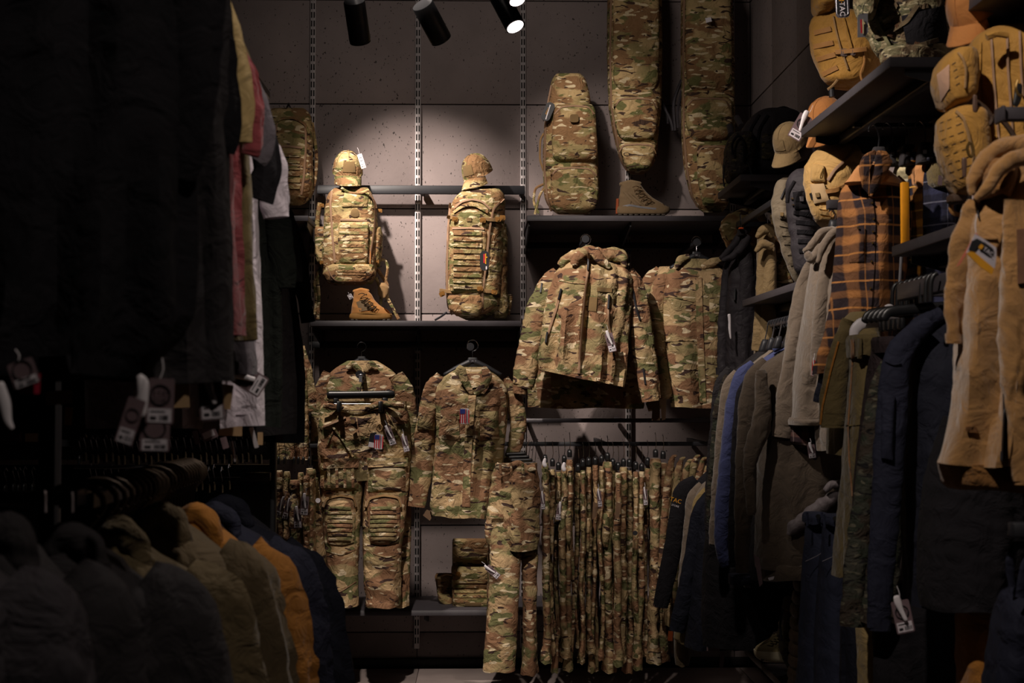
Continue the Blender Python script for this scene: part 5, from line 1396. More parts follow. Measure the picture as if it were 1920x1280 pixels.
# ---- pale coyote pack
Y = 5.2
t, body = asspack('pale coyote backpack hanging under the high shelf left of the plaid shirt', [(271, 1566, 1618), (278, 1552, 1624), (300, 1530, 1626), (320, 1519, 1624), (345, 1516, 1622), (380, 1524, 1612), (410, 1536, 1606), (430, 1545, 1600)], Y, COYL,
    [(1536, 388, 1560, 392), (1538, 398, 1562, 402), (1540, 410, 1566, 412)], COYL, b=0.14)
mk('zip', ribbon([(1606, 276), (1585, 300), (1565, 318), (1552, 338)], 6, body, 0.008, round_=True, Y=Y), ZIP, t)
mk('front_pocket', patch([(1522, 306), (1546, 310), (1548, 342), (1518, 340)], body, 0.012, 0.012, Y=Y, rnd=0.3), COYL, t)
mk('front_flap', patch([(1518, 345), (1545, 344), (1555, 376), (1526, 382)], body, 0.012, 0.006, Y=Y), cloth('pale_webbing_flap', (176, 148, 110), 0.06, 0.9, 0.001), t)
mk('badge', patch([(1528, 362), (1536, 361), (1537, 369), (1530, 370)], body, 0.026, Y=Y), BRP, t)
mk('compression_strap', ribbon([(1544, 360), (1570, 356), (1590, 346), (1608, 334)], 9, body, 0.014, Y=Y), COYW, t)
buckle(body, 1548, 360, 9, 17, 0, t, Y - 0.1, BRS)
mk('zip_pull', ptube([(1544, 316), (1540, 326), (1537, 334), (1541, 336), (1545, 316)], Y - 0.2, 0.002), BRS, t)
buckle(body, 1523, 368, 6, 14, -20, t, Y - 0.1, BLK)
mk('loop', ptube([(1560, 392), (1556, 402), (1561, 408), (1566, 400)], Y - 0.16, 0.003), COYW, t)
o = mk('shelf_bar_end', box(P(1556, 392, 4.95), P(1582, 372, 4.9) + [0, 0.1, 0], 0.002) if False else pbox(1554, 374, 1584, 391, 4.88, 4.92, 0.002), GRY)
tag(o, 'short dark bar end left of the plaid shirt chest', 'display arm')
# ---- coyote pack high on shelf
Y = 5.35
t, body = asspack('coyote brown pack with webbing rows at top, left of the camouflage backpack', [(22, 1548, 1620), (28, 1540, 1640), (50, 1528, 1650), (80, 1524, 1655), (110, 1530, 1655), (140, 1542, 1650), (158, 1552, 1630), (166, 1562, 1600)], Y, COY,
    [(1526, 62, 1558, 54), (1525, 88, 1562, 80), (1532, 112, 1566, 102), (1542, 140, 1570, 126)], COYW, b=0.13, ex=(10,))
mk('zip', ribbon([(1562, 30), (1568, 60), (1576, 90), (1590, 130)], 3.5, body, 0.008, round_=True, Y=Y), WEB, t)
mk('zip', ribbon([(1580, 30), (1588, 60), (1596, 90)], 6, body, 0.008, round_=True, Y=Y), COY, t)
mk('compression_strap', ribbon([(1566, 98), (1590, 96), (1625, 92)], 9, body, 0.014, Y=Y), COYW, t)
buckle(body, 1583, 98, 12, 14, 0, t, Y - 0.1, plain('grey_buckle', (110, 96, 92), 0.4)); buckle(body, 1600, 97, 8, 13, 0, t, Y - 0.1, plain('grey_buckle', (110, 96, 92), 0.4))
mk('top_pouch', loft([(-30, 1530, 1570), (-5, 1524, 1568), (15, 1524, 1566), (28, 1530, 1552)], Y - 0.05, 0.1, 2.6, fr=0.004, prof='pack', hem=False), COY, t)
mk('strap', ptube([(1618, 95), (1622, 115), (1612, 140), (1618, 155)], Y - 0.14, 0.004), COYW, t)
mk('strap', ptube([(1570, 150), (1560, 162), (1552, 168)], Y - 0.1, 0.005), WEB, t)
o = mk('shelf_hook', tube([P(1559, 160, Y), P(1560, 182, Y)], 0.012, 8), BLK); tag(o, 'black peg under the coyote pack beside the shelf edge', 'hook')
tg = thing('brand_tag', 'long grey rounded tag hanging in front of the coyote pack at the top', 'tag', base(1579, 33, 4.9))
mk('card', slab(rpoly(1566, -30, 1592, 33, 7, -3, 6), 4.9, 0.002), GRC, tg, smooth=False)
mk('border', tube([P(x, y, 4.898) for x, y in rpoly(1568, -28, 1589, 29, 5, -3, 6) + rpoly(1568, -28, 1589, 29, 5, -3, 6)[:1]], 0.0014, 5), SIL, tg)
mk('inner_panel', slab(rpoly(1570, -26, 1587, 27, 4, -3, 6), 4.899, 0.0005), BLK, tg, smooth=False)
mk('lettering', ptext('TAC', 1579, 17, 4.896, 10, 87), STK, tg, smooth=False)
mk('lettering', ptext('M·', 1577, -1, 4.896, 10, 87), YEL, tg, smooth=False)
tg = thing('silver_tag', 'shiny silver rounded tag with red print between the coyote and camouflage packs', 'tag', base(1618, 70, 4.25))
mk('card', slab([(1612, 26), (1620, 25), (1627, 25), (1628, 60), (1622, 69), (1608, 70), (1608, 34)], 4.25, 0.002), SIL, tg, smooth=False)
mk('print', slab([(1613, 37), (1616, 36), (1617, 62), (1614, 62)], 4.247, 0.0005), REDI, tg, smooth=False)
mk('print', slab([(1617, 36), (1618.5, 36), (1619, 40), (1623, 44), (1619.5, 46), (1619.5, 63), (1617.5, 63)], 4.247, 0.0005), plain('cream_print', (220, 200, 150), 0.6), tg, smooth=False)
mk('tag_string', ptube([(1617, 26), (1618, 15), (1622, 5)], 4.25, 0.001), BLK, tg)
# ---- olive camouflage pack on the high shelf
Y = 4.55
t, body = asspack('olive camouflage backpack on the high shelf, straps and buckles facing the aisle', [(-60, 1640, 1760), (-30, 1620, 1790), (20, 1610, 1800), (60, 1622, 1800), (90, 1640, 1795), (110, 1650, 1790), (122, 1662, 1780), (124, 1680, 1770)], Y, CAMOO,
    [(1650, 6, 1680, 18), (1650, 24, 1682, 8), (1656, 42, 1684, 22), (1706, 20, 1740, 10)], CAMOO, b=0.16, ex=(10,))
mk('strap', ribbon([(1635, 5), (1648, 50), (1662, 75), (1676, 100)], 7, body, 0.014, Y=Y), plain('olive_strap', (96, 92, 62), 0.8), t)
mk('strap', ribbon([(1640, 70), (1664, 62), (1700, 40), (1720, 10)], 9, body, 0.014, Y=Y), OLV, t)
mk('strap', ribbon([(1680, 92), (1720, 86), (1760, 74)], 9, body, 0.014, Y=Y), OLV, t)
for x, y, a in ((1707, 86, -4), (1722, 82, -8), (1686, 48, -30), (1672, 64, 20)): buckle(body, x, y, 13, 11, a, t, Y - 0.1, plain('dark_olive_buckle', (92, 66, 48), 0.4))
mk('mesh_panel', patch([(1690, 30), (1770, 10), (1780, 80), (1700, 84)], body, 0.01, Y=Y), BLC, t)
mk('lower_pouch', loft([(88, 1660, 1740), (100, 1650, 1750), (116, 1652, 1748), (124, 1662, 1740)], Y - 0.12, 0.06, 2.6, fr=0.004, prof='pack', hem=False), CAMOO, t)
mk('side_flap', loft([(-30, 1606, 1640), (0, 1604, 1646), (30, 1610, 1640), (40, 1616, 1634)], Y - 0.12, 0.05, 2.6, fr=0.005, prof='pack', hem=False), CAMOO, t)

# ---- large coyote pack with molle pouches
Y = 3.35
t, body = asspack('large coyote backpack with two slotted pouches at the right edge', [(55, 1862, 1980), (62, 1850, 2000), (80, 1822, 2020), (100, 1808, 2030), (200, 1806, 2040), (300, 1812, 2040), (350, 1830, 2030), (372, 1850, 2010)], Y, COY, [], COYW, b=0.15, skew=-0.3)
for q in ([(1858, 66), (1862, 130), (1868, 210), (1876, 300)], [(1888, 62), (1890, 130), (1896, 210), (1902, 300)], [(1912, 58), (1914, 120), (1918, 180)]): mk('zip', ribbon(q, 5, body, 0.008, round_=True, Y=Y), ZIP, t)
mk('side_seam', ribbon([(1838, 78), (1836, 160), (1842, 250), (1850, 330)], 5, body, 0.008, round_=True, Y=Y), COY, t)
mk('top_handle', ptube([(1850, 70), (1870, 62), (1890, 66)], Y - 0.17, 0.008), COY, t)
pa = loft([(93, 1790, 1818), (100, 1776, 1824), (125, 1756, 1828), (150, 1750, 1830), (180, 1756, 1824), (200, 1764, 1806), (208, 1770, 1788)], Y - 0.12, 0.075, 2.6, fr=0.003, prof='pack', hem=False)
mk('upper_pouch', pa, COY, t)
mk('loop_panel', patch([(1756, 140), (1780, 120), (1780, 165), (1764, 190)], pa, 0.004, Y=Y), cloth('pink_tan_loop', (176, 140, 116), 0.05, 0.95, 0.001), t)
sl = Ms()
for k in range(4):
    for dx, w_ in ((0, 7), (11, 7), (28, 7)):
        x = 1757 + dx + k * 2.5; y = 142 + k * 13 - dx * 0.75
        sl = sl + ribbon([(x, y), (x + w_ / 2, y - w_ * .33), (x + w_, y - w_ * .7)], 1.2, pa, 0.0015, Y=Y)
o = mk('webbing_slots', sl, INK, t)
mk('zip', ribbon([(1796, 98), (1806, 110), (1812, 130), (1810, 165)], 5, pa, 0.007, round_=True, Y=Y), WEB, t)
pb_ = loft([(200, 1792, 1830), (208, 1776, 1840), (225, 1760, 1848), (270, 1756, 1852), (310, 1766, 1852), (345, 1780, 1842), (364, 1790, 1822)], Y - 0.13, 0.075, 2.6, fr=0.003, prof='pack', hem=False)
mk('lower_pouch', pb_, COY, t)
sl = Ms()
for k in range(8):
    for dx, w_ in ((2, 8), (16, 8), (32, 11)):
        x = 1760 + dx + max(0, k - 1) * 3.8; y = 232 + k * 15.5 - dx * 0.38
        sl = sl + ribbon([(x, y), (x + w_ / 2, y - w_ * .2), (x + w_, y - w_ * .4)], 1.2, pb_, 0.0015, Y=Y)
mk('webbing_slots', sl, INK, t)
mk('zip', ribbon([(1792, 208), (1806, 220), (1816, 250), (1826, 300), (1830, 340)], 6, pb_, 0.008, round_=True, Y=Y), WEB, t)
mk('zip_pull', ptube([(1818, 266), (1813, 276), (1816, 290), (1822, 296), (1826, 284), (1822, 268)], Y - 0.24, 0.0035), BRS, t)
mk('side_clip', limb([(1828, 180, 9), (1828, 200, 10), (1828, 208, 8)], Y - 0.2, 0.7, 12, 10, cap='round'), plain('steel_brown', (120, 96, 84), 0.3, 0.6), t)
mk('side_clip', limb([(1808, 298, 10), (1808, 312, 11), (1808, 330, 8)], Y - 0.24, 0.7, 12, 10, cap='round'), plain('steel_brown', (120, 96, 84), 0.3, 0.6), t)
for q in ([(1830, 190), (1850, 205), (1862, 225), (1848, 240), (1840, 225)], [(1850, 215), (1880, 225), (1895, 245), (1905, 262)]): mk('strap', ptube(q, Y - 0.18, 0.006), plain('dark_brown_strap', (60, 42, 28), 0.7), t)
mk('lower_strap', ptube([(1795, 372), (1782, 384), (1784, 398), (1800, 404), (1812, 392), (1806, 378)], Y - 0.1, 0.006), COYW, t)
mk('lower_buckle', pbox(1784, 362, 1812, 380, Y - 0.14, Y - 0.1, 0.005), plain('dark_brown_strap', (60, 42, 28), 0.7), t)
mk('key_ring', ptube([(1908, 150), (1904, 165), (1910, 180), (1917, 178)], Y - 0.2, 0.003), BRS, t)
mk('black_charm', limb([(1910, 160, 14), (1908, 185, 16), (1904, 196, 12)], Y - 0.18, 0.5, 12, 12, cap='round'), BPL, t)
t = thing('face_out_arm', 'blue grey display arm end in front of the large coyote pack', 'display arm', base(1900, 212, 3.0))
mk('bar', pbox(1884, 200, 1990, 224, 2.95, 2.98, 0.002), GRY, t); mk('end_cap', pbox(1880, 197, 1886, 226, 2.94, 2.99, 0.002), GRY, t)

# ---- plaid shirts
PL1 = plaid('orange_brown_plaid', (152, 102, 58), (42, 33, 36), (180, 122, 66), 0.088)
PL2 = plaid('beige_green_plaid', (190, 176, 138), (70, 66, 46), (206, 196, 170), 0.1)
PL3 = plaid('gold_navy_plaid', (176, 120, 44), (30, 28, 38), (200, 150, 70), 0.08)
PL4 = plaid('navy_plaid', (40, 42, 64), (22, 22, 34), (96, 96, 110), 0.07)
YOKE = cloth('tan_yoke', (184, 128, 78), 0.05, 0.9, 0.003)
def oblique_shirt(label, x0, Y, mat, yokem, dx=0, full=False):
    pass
for i, (lb, x, Y, m_, ym, w_) in enumerate((('navy plaid shirt with olive yoke, nearest the wall in the plaid row', 1758, 4.5, PL4, OLG, 30), ('gold and navy plaid shirt with tan yoke behind the beige one', 1728, 4.6, PL3, YOKE, 30), ('beige and green plaid shirt directly behind the orange plaid shirt', 1700, 4.7, PL2, PL2, 44))):
    t, (body, sl) = garment('plaid_shirt', lb, 'shirt', [(296, x - 14, x + 16), (315, x - 24, x + 24), (345, x - 26, x + 30), (420, x - 26, x + 32), (520, x - 28, x + 30), (600, x - 34, x + 26), (640, x - 34, x + 26)], Y, m_, 0.07,
        [[(x + 8, 306, 22), (x + 20, 340, 26), (x + 24, 400, 26), (x + 22, 500, 24), (x + 16, 560, 20)]], 0.012, 0.004)
    mk('yoke', loft([(300, x - 8, x + 14), (320, x - 18, x + 24), (345, x - 16, x + 30), (352, x - 10, x + 28)], Y - 0.035, 0.06, 2.4, fr=0.002, hem=False), ym, t)
    mk('collar', limb([(x - 16, 300, 10), (x - 10, 282, 16), (x + 2, 280, 16), (x + 8, 296, 12)], Y - 0.06, 0.8, 16, 16, fr=0.002, cap='round'), m_, t)
    if i == 0: mk('price_tag', slab([(x + 2, 328), (x + 10, 330), (x + 8, 348), (x, 346)], Y - 0.12, 0.001), CARD, t)
Y = 4.5
t, (body, s2) = garment('plaid_shirt', 'orange and brown plaid flannel shirt with tan yoke, hanging in front of the plaid row', 'shirt',
    [(312, 1614, 1658), (330, 1602, 1672), (348, 1590, 1688), (370, 1582, 1697), (450, 1577, 1700), (550, 1566, 1690), (620, 1554, 1676), (680, 1541, 1655), (700, 1540, 1650)], Y, PL1, 0.10,
    [[(1676, 338, 26), (1690, 352, 30), (1693, 400, 34), (1688, 470, 34), (1680, 540, 30), (1674, 580, 24)]], 0.012, 0.004, skew=-0.7)
mk('yoke', loft([(306, 1622, 1652), (322, 1606, 1672), (338, 1594, 1690), (346, 1586, 1692)], Y - 0.055, 0.09, 2.4, 44, 14, fr=0.001, hem=False, skew=-0.5), YOKE, t)
collar(t, [(1640, 285, 10), (1622, 296, 14), (1616, 320, 14), (1622, 345, 12), (1630, 362, 8)], [(1646, 288, 14), (1660, 292, 20), (1652, 318, 20), (1640, 345, 16), (1632, 366, 8)], Y - 0.12, PL1)
for q, dq in (([(1614, 306), (1622, 294), (1641, 284), (1640, 296), (1628, 316), (1631, 345), (1633, 366), (1618, 350)], 0.0), ([(1645, 285), (1662, 288), (1674, 302), (1660, 332), (1646, 352), (1634, 368), (1632, 348), (1640, 318)], -0.01)):
    mk('collar', slab(q, Y - 0.15 + dq, 0.012, bow=0.012), PL1, t)
mk('placket', ribbon([(1632, 366), (1638, 420), (1636, 500), (1630, 580), (1622, 670)], 9, body, 0.006, Y=Y), PL1, t)
mk('chest_pocket', patch([(1594, 430), (1622, 428), (1621, 490), (1592, 492)], body, 0.004, 0.006, Y=Y), PL1, t)
for x, y in ((1635, 380), (1638, 410), (1637, 434), (1636, 455), (1634, 490), (1632, 540), (1609, 427)):
    _, yh = hit(body.bvh(), x, y, Y); mk('button', tube([P(x, y, yh - 0.016), P(x, y, yh - 0.008)], 0.0035, 8), BRS, t)
o = mk('size_strip', pbox(1692, 341, 1705, 464, 4.30, 4.32, 0.002), plain('yellow_strip', (212, 140, 20), 0.5)); tag(o, 'tall yellow strip hanging beside the orange plaid shirt sleeve', 'sign')
o = mk('shelf_edge_rod', tube([P(1690, 475, 4.2), P(1684, 575, 4.2)], 0.004, 8), SIL); tag(o, 'thin pale rod below the yellow strip', 'rod')
for i, (x, y, Y, lb) in enumerate(((1647, 276, 4.5, 'black hanger top of the orange plaid shirt'), (1673, 272, 4.7, 'black hanger top of the beige plaid shirt'), (1702, 272, 4.6, 'black hanger top of the gold plaid shirt'), (1734, 268, 4.5, 'black hanger top of the navy plaid shirt'))):
    t = thing('clothes_hanger', lb, 'hanger', base(x, y + 40, Y))
    mk('body', loft([(y, x - 9, x + 11), (y + 8, x - 12, x + 13), (y + 38, x - 15, x + 10)], Y - 0.02, 0.03, 4, 18, 8, hem=False), CHA, t)
    mk('logo_plate', slab(rpoly(x - 3, y + 13, x + 4, y + 20, 1), Y - 0.053, 0.002), SIL, t, smooth=False)
    mk('hook', ptube([(x, y), (x + 2, y - 16), (x - 2, y - 34), (x - 10, y - 44), (x - 18, y - 38), (x - 18, y - 30)], Y, 0.0028), CHR, t)
o = mk('face_out_arm', box((P(1640, 232, 4.5)[0], 4.75, P(1640, 238, 4.75)[2]), (XR - 0.02, 4.775, P(1640, 230, 4.75)[2]), 0.002), BLK); tag(o, 'black display arm carrying the plaid shirts under the shelf', 'display arm')

# ---- coyote fleece hoodie at right
Y = 2.85
t, (body, s1, s2) = garment('fleece_jacket', 'coyote fleece hooded jacket hanging nearest at the right edge, bright tag on the chest', 'jacket',
    [(330, 1860, 1980), (355, 1838, 2010), (380, 1822, 2030), (430, 1806, 2050), (520, 1796, 2060), (640, 1792, 2060), (740, 1786, 2055), (820, 1776, 2050), (856, 1768, 2046), (868, 1764, 2044)], Y, FLE, 0.13,
    [([(1832, 380, 40), (1812, 430, 50), (1798, 500, 46), (1790, 570, 40), (1788, 640, 32)], -0.02), ([(1925, 380, 90), (1918, 450, 86), (1912, 540, 84), (1912, 640, 84), (1920, 740, 80), (1926, 840, 70), (1930, 900, 58)], -0.12)], 0.02, 0.006, skew=-0.4)
mk('hem_band', loft([(852, 1768, 2048), (860, 1762, 2050), (875, 1766, 2046), (908, 1776, 2040), (916, 1786, 2040)], Y + 0.02, 0.12, 2.5, 50, 14, fv=0.006), cloth('dark_fleece_lining', (120, 82, 40), 0.08, 0.95), t)
mk('hood', limb([(1822, 362, 16), (1822, 340, 26), (1838, 312, 34), (1858, 288, 36), (1890, 272, 36), (1930, 270, 40), (1970, 290, 40)], Y - 0.06, 0.9, 28, 50, fr=0.005, cap='round'), FLE, t)
mk('hood', limb([(1832, 372, 16), (1852, 350, 26), (1872, 320, 30), (1896, 300, 34), (1930, 292, 36)], Y - 0.14, 0.7, 26, 40, fr=0.005, cap='round'), FLE, t)
mk('hood', limb([(1900, 300, 40), (1914, 330, 54), (1922, 370, 70), (1926, 400, 80)], Y - 0.08, 0.8, 24, 24, fr=0.006, cap='round'), FLE, t)
mk('hood_opening', loft([(300, 1850, 1900), (330, 1836, 1900), (358, 1834, 1892), (372, 1842, 1888)], Y - 0.05, 0.07, 2.3, fr=0.006), cloth('dark_fleece_lining', (120, 82, 40), 0.08, 0.95), t)
mk('front_zip', ribbon([(1880, 640), (1881, 700), (1882, 780), (1878, 866)], 4, body, 0.02, Y=Y, round_=True), BLK, t)
mk('zip_pull', ribbon([(1878, 846), (1877, 862)], 5, body, 0.03, Y=Y), BLK, t)
mk('chest_zip', ribbon([(1826, 372), (1832, 390), (1835, 408)], 3, body, 0.012, Y=Y), BLK, t)
mk('chest_pocket_seam', ribbon([(1840, 446), (1856, 447), (1870, 447)], 3, body, 0.008, Y=Y), FLE, t)
mk('sleeve_patch', patch([(1906, 430), (1930, 428), (1932, 528), (1908, 532)], s2, 0.006, Y=Y), cloth('brown_velcro', (104, 72, 52), 0.06, 0.95, 0.001), t)
mk('woven_label', patch([(1810, 799), (1832, 800), (1834, 811), (1812, 810)], body, 0.006, Y=Y, rnd=0.3), cloth('brown_woven_label', (112, 74, 40), 0.05, 0.9), t)
mk('cuff_tab', patch([(1900, 905), (1928, 908), (1930, 926), (1904, 924)], s2, 0.008, Y=Y), cloth('brown_velcro', (104, 72, 52), 0.06, 0.95, 0.001), t)
Yc = Y - 0.26
cd_ = slab([(1828, 438), (1842, 446), (1868, 464), (1868, 482), (1866, 500), (1860, 515), (1838, 500), (1812, 474), (1822, 452)], Yc, 0.002); mk('printed_card', cd_, plain('pale_card', (188, 180, 186), 0.5), t, smooth=False)
mk('card_photo', slab([(1812, 474), (1824, 470), (1846, 488), (1864, 503), (1860, 515), (1838, 500)], Yc - 0.001, 0.0005), YEL, t, smooth=False)
mk('card_photo', slab([(1822, 452), (1832, 447), (1842, 452), (1832, 466), (1826, 472), (1816, 468)], Yc - 0.0015, 0.0005), INK, t, smooth=False)
mk('card_logo', slab(rpoly(1834, 458, 1864, 474, 6, 36), Yc - 0.002, 0.0005), INK, t, smooth=False)
mk('card_logo', slab(rpoly(1836, 458, 1843, 467, 2, 36), Yc - 0.003, 0.0005), YEL, t, smooth=False)
mk('lettering', ptext('TAC', 1853, 472, Yc - 0.0032, 8, 36), STK, t, smooth=False)
mk('tag_string', ptube([(1830, 440), (1828, 420), (1832, 402)], Yc + 0.02, 0.001), WPL, t)
mk('tag_edge', slab([(1830, 436), (1834, 440), (1800, 496), (1793, 500)], Yc + 0.012, 0.001), plain('coral_edge', (200, 110, 90), 0.5), t, smooth=False)
o = mk('hanger_neck', loft([(258, 1886, 1902), (266, 1880, 1908), (284, 1876, 1912)], Y - 0.02, 0.02, 3, 16, 8, hem=False), GRY); tag(o, 'grey hanger neck above the coyote fleece hood', 'hanger')

# ---- taupe hoodies
Y = 4.85
t, (body, s1) = garment('fleece_hoodie', 'taupe fleece hoodie, left one of the pair beside the plaid shirt', 'hoodie',
    [(488, 1524, 1552), (510, 1518, 1566), (560, 1512, 1572), (640, 1500, 1566), (720, 1488, 1556), (780, 1484, 1540), (796, 1482, 1536)], Y, TAU, 0.10,
    [([(1522, 494, 20), (1512, 520, 30), (1500, 580, 36), (1488, 660, 40), (1476, 740, 44), (1470, 800, 46), (1468, 815, 42)], 0.05)], 0.014, 0.004)
mk('hem_band', loft([(782, 1483, 1540), (788, 1480, 1540), (796, 1481, 1538)], Y - 0.005, 0.105, 2.5, 40, 8), TAU, t)
mk('hood', limb([(1508, 470, 10), (1518, 464, 16), (1530, 450, 18), (1542, 434, 16), (1562, 430, 14)], Y - 0.04, 1, 20, 24, fr=0.003, cap='round'), TAU, t)
mk('hood', limb([(1514, 476, 16), (1522, 486, 20), (1530, 478, 20), (1540, 462, 18)], Y - 0.06, 1, 18, 18, fr=0.003, cap='round'), TAU, t)
t, (body, s1) = garment('fleece_hoodie', 'taupe fleece hoodie, right one of the pair, partly behind the plaid shirt', 'hoodie',
    [(450, 1560, 1590), (470, 1550, 1592), (540, 1540, 1592), (640, 1532, 1590), (740, 1528, 1590), (820, 1530, 1588), (844, 1534, 1586)], Y - 0.08, TAU, 0.09,
    [([(1568, 450, 24), (1556, 490, 34), (1544, 560, 36), (1536, 640, 34), (1534, 700, 30)], -0.04)], 0.012, 0.004)
mk('hood', limb([(1534, 490, 12), (1542, 466, 16), (1556, 442, 18), (1576, 428, 18), (1592, 428, 14)], Y - 0.16, 1, 20, 24, fr=0.003, cap='round'), TAU, t)
hang_tag(t, 1525, 690, Y - 0.2, 5, 30, 4, card=REDI, plastic=True)
hang_tag(t, 1522, 846, Y - 0.15, 14, 26, -8)
o = mk('plaid_shirt_hem', loft([(786, 1488, 1530), (800, 1484, 1532), (828, 1482, 1528), (838, 1500, 1530)], Y + 0.03, 0.05, 2.4, fv=0.006), plaid('red_grey_plaid', (120, 84, 74), (50, 36, 40), (150, 130, 124), 0.06)); tag(o, 'red and grey plaid shirt tail showing under the taupe hoodies', 'shirt')
t = thing('clothes_hanger', 'black hanger neck showing in the taupe hoodie collar', 'hanger', base(1565, 440, Y))
mk('body', loft([(412, 1556, 1574), (418, 1554, 1576), (438, 1552, 1576)], Y - 0.02, 0.02, 3, 14, 6, hem=False), BLK, t)
mk('hook', ptube([(1565, 412), (1566, 400), (1560, 392), (1554, 396)], Y, 0.0025), CHR, t)

# ---- softshells in the corner
Y = 6.55
t, (body, s1, s2) = garment('softshell_jacket', 'black hooded softshell jacket hanging in the corner right of the camouflage shirts', 'jacket',
    [(450, 1382, 1402), (470, 1370, 1412), (500, 1364, 1420), (560, 1360, 1420), (640, 1358, 1420), (740, 1356, 1420), (780, 1358, 1420)], Y, BLN, 0.11,
    [[(1378, 470, 22), (1368, 500, 28), (1360, 560, 26), (1356, 640, 26), (1354, 700, 24)], ([(1396, 470, 24), (1400, 520, 34), (1396, 600, 36), (1392, 680, 34), (1390, 740, 30)], -0.08)], 0.01, 0.005)
mk('hood', limb([(1352, 484, 10), (1364, 474, 16), (1380, 456, 18), (1392, 436, 18), (1404, 430, 14)], Y - 0.05, 1, 20, 24, fr=0.004, cap='round'), BLN, t)
mk('hood', limb([(1356, 488, 10), (1372, 482, 14), (1390, 466, 20), (1402, 446, 18)], Y - 0.1, 1, 20, 24, fr=0.004, cap='round'), BLN, t)
mk('chest_zip', ribbon([(1378, 540), (1377, 562)], 3, body, 0.02, Y=Y), BLK, t)
mk('size_clip', limb([(1367, 590, 6), (1368, 600, 5), (1368, 618, 5), (1370, 634, 3)], Y - 0.16, 0.6, 10, 12, cap='round'), WPL, t)
t, (body, s1) = garment('softshell_jacket', 'tan softshell jacket hanging right of the black hooded one', 'jacket',
    [(430, 1424, 1446), (450, 1420, 1452), (500, 1420, 1454), (580, 1416, 1454), (660, 1414, 1452), (700, 1414, 1450)], 6.25, TAN, 0.1,
    [([(1436, 455, 22), (1432, 500, 28), (1430, 560, 28), (1424, 620, 24), (1420, 655, 22)], -0.06)], 0.01, 0.004)
mk('collar', limb([(1420, 444, 10), (1430, 432, 20), (1442, 428, 22), (1448, 440, 16)], 6.15, 1, 20, 18, fr=0.003, cap='round'), TAN, t)
mk('collar', limb([(1418, 470, 10), (1430, 456, 18), (1446, 462, 16)], 6.13, 1, 18, 14, fr=0.003, cap='round'), TAN, t)
t, _ = garment('camouflage_jacket', 'camouflage jacket with pointed hood behind the two softshells', 'jacket',
    [(400, 1366, 1420), (410, 1356, 1440), (430, 1350, 1455), (460, 1360, 1466), (520, 1400, 1472), (620, 1404, 1474)], 6.85, CAMOP, 0.11, [], 0.006, 0.012)
mk('hood', loft([(392, 1388, 1410), (400, 1370, 1415), (412, 1354, 1412), (430, 1348, 1400), (450, 1360, 1388), (462, 1368, 1378)], 6.7, 0.08, 2.4, fr=0.012, hem=False), CAMOP, t)
mk('hood', limb([(1402, 415, 14), (1412, 400, 18), (1425, 404, 18), (1436, 420, 14)], 6.65, 1, 18, 18, fr=0.006, cap='round'), CAMOP, t)
t, _ = garment('camouflage_jacket', 'olive camouflage jacket squeezed between the tan softshell and the ranger grey pack', 'jacket',
    [(400, 1446, 1462), (430, 1446, 1470), (500, 1452, 1484), (560, 1454, 1486), (640, 1450, 1484)], 6.35, CAMOP, 0.09, [], 0.008, 0.008)
bary((1385, 403), (1460, 396), 1.20, 0.03, 'black rail with round end over the softshell jackets', m=BLK)
o = mk('rail_end', tube([P(1381, 402, 6.9), P(1381, 402, 6.86)], 0.022, 14), BLK); tag(o, 'round end cap of the black rail over the softshells', 'rail')
for i, (x, y, lb) in enumerate(((1390, 428, 'black hanger with orange size mark in the black softshell'), (1440, 428, 'hanger hook above the tan softshell'))):
    t = thing('clothes_hanger', lb, 'hanger', base(x, y + 10, 6.5)); mk('hook', ptube([(x, y + 6), (x - 1, y - 8), (x - 2, y - 26)], 6.45, 0.003), CHR, t)
    mk('neck', pbox(x - 5, y, x + 6, y + 14, 6.42, 6.46, 0.004), CHA, t)
    if i == 0: mk('size_mark', pbox(x - 4, y - 2, x + 4, y + 1, 6.40, 6.42, 0.001), plain('orange_mark', (220, 90, 40), 0.5), t)

# ---- sweatshirts on the rail along the right wall
def sweat(label, neck, sh, Y, mat, bot, slv, x1, group='sweatshirts on the right rail', b=0.1, cuff=True, cat='sweatshirt', fr=0.004):
    nx, ny = neck; sx, sy = sh
    rows = [(ny, nx - 6, nx + 40), (ny + (sy - ny) * 0.35, nx - (nx - sx) * 0.4, x1 - 20), (sy, sx + 6, x1), (sy + 60, sx + 8, x1), ((sy + bot) / 2, sx + 10, x1), (bot - 20, sx + 8, x1), (bot, sx + 10, x1)]
    t, out = garment('sweatshirt' if cat == 'sweatshirt' else cat, label, 'sweatshirt' if cat == 'sweatshirt' else 'jacket', rows, Y, mat, b, [slv], 0.012, fr, group=group)
    return t, out
sweat('charcoal sweatshirt, farthest left on the right rail', (1438, 650), (1362, 700), 6.0, CHA, 1060, [(1372, 694, 26), (1354, 716, 32), (1346, 780, 30), (1338, 880, 28), (1332, 980, 24), (1334, 1010, 20)], 1440)
sweat('dark camouflage shirt between the charcoal and taupe sweatshirts', (1440, 660), (1360, 720), 5.9, CAMOK, 1050, [(1370, 705, 26), (1352, 760, 26), (1346, 840, 24), (1338, 920, 22), (1336, 980, 18)], 1440)
sweat('taupe sweatshirt just left of the blue one', (1452, 652), (1376, 706), 5.7, TAU, 1060, [(1385, 700, 22), (1368, 722, 26), (1358, 800, 26), (1350, 880, 24), (1342, 980, 22), (1338, 1020, 18)], 1450)
t, _ = sweat('bright blue sweatshirt in the right rail row', (1470, 648), (1400, 694), 5.5, BLU, 1060, [(1414, 684, 30), (1390, 706, 36), (1376, 760, 36), (1366, 850, 36), (1356, 950, 34), (1354, 1030, 30), (1362, 1058, 24)], 1460)
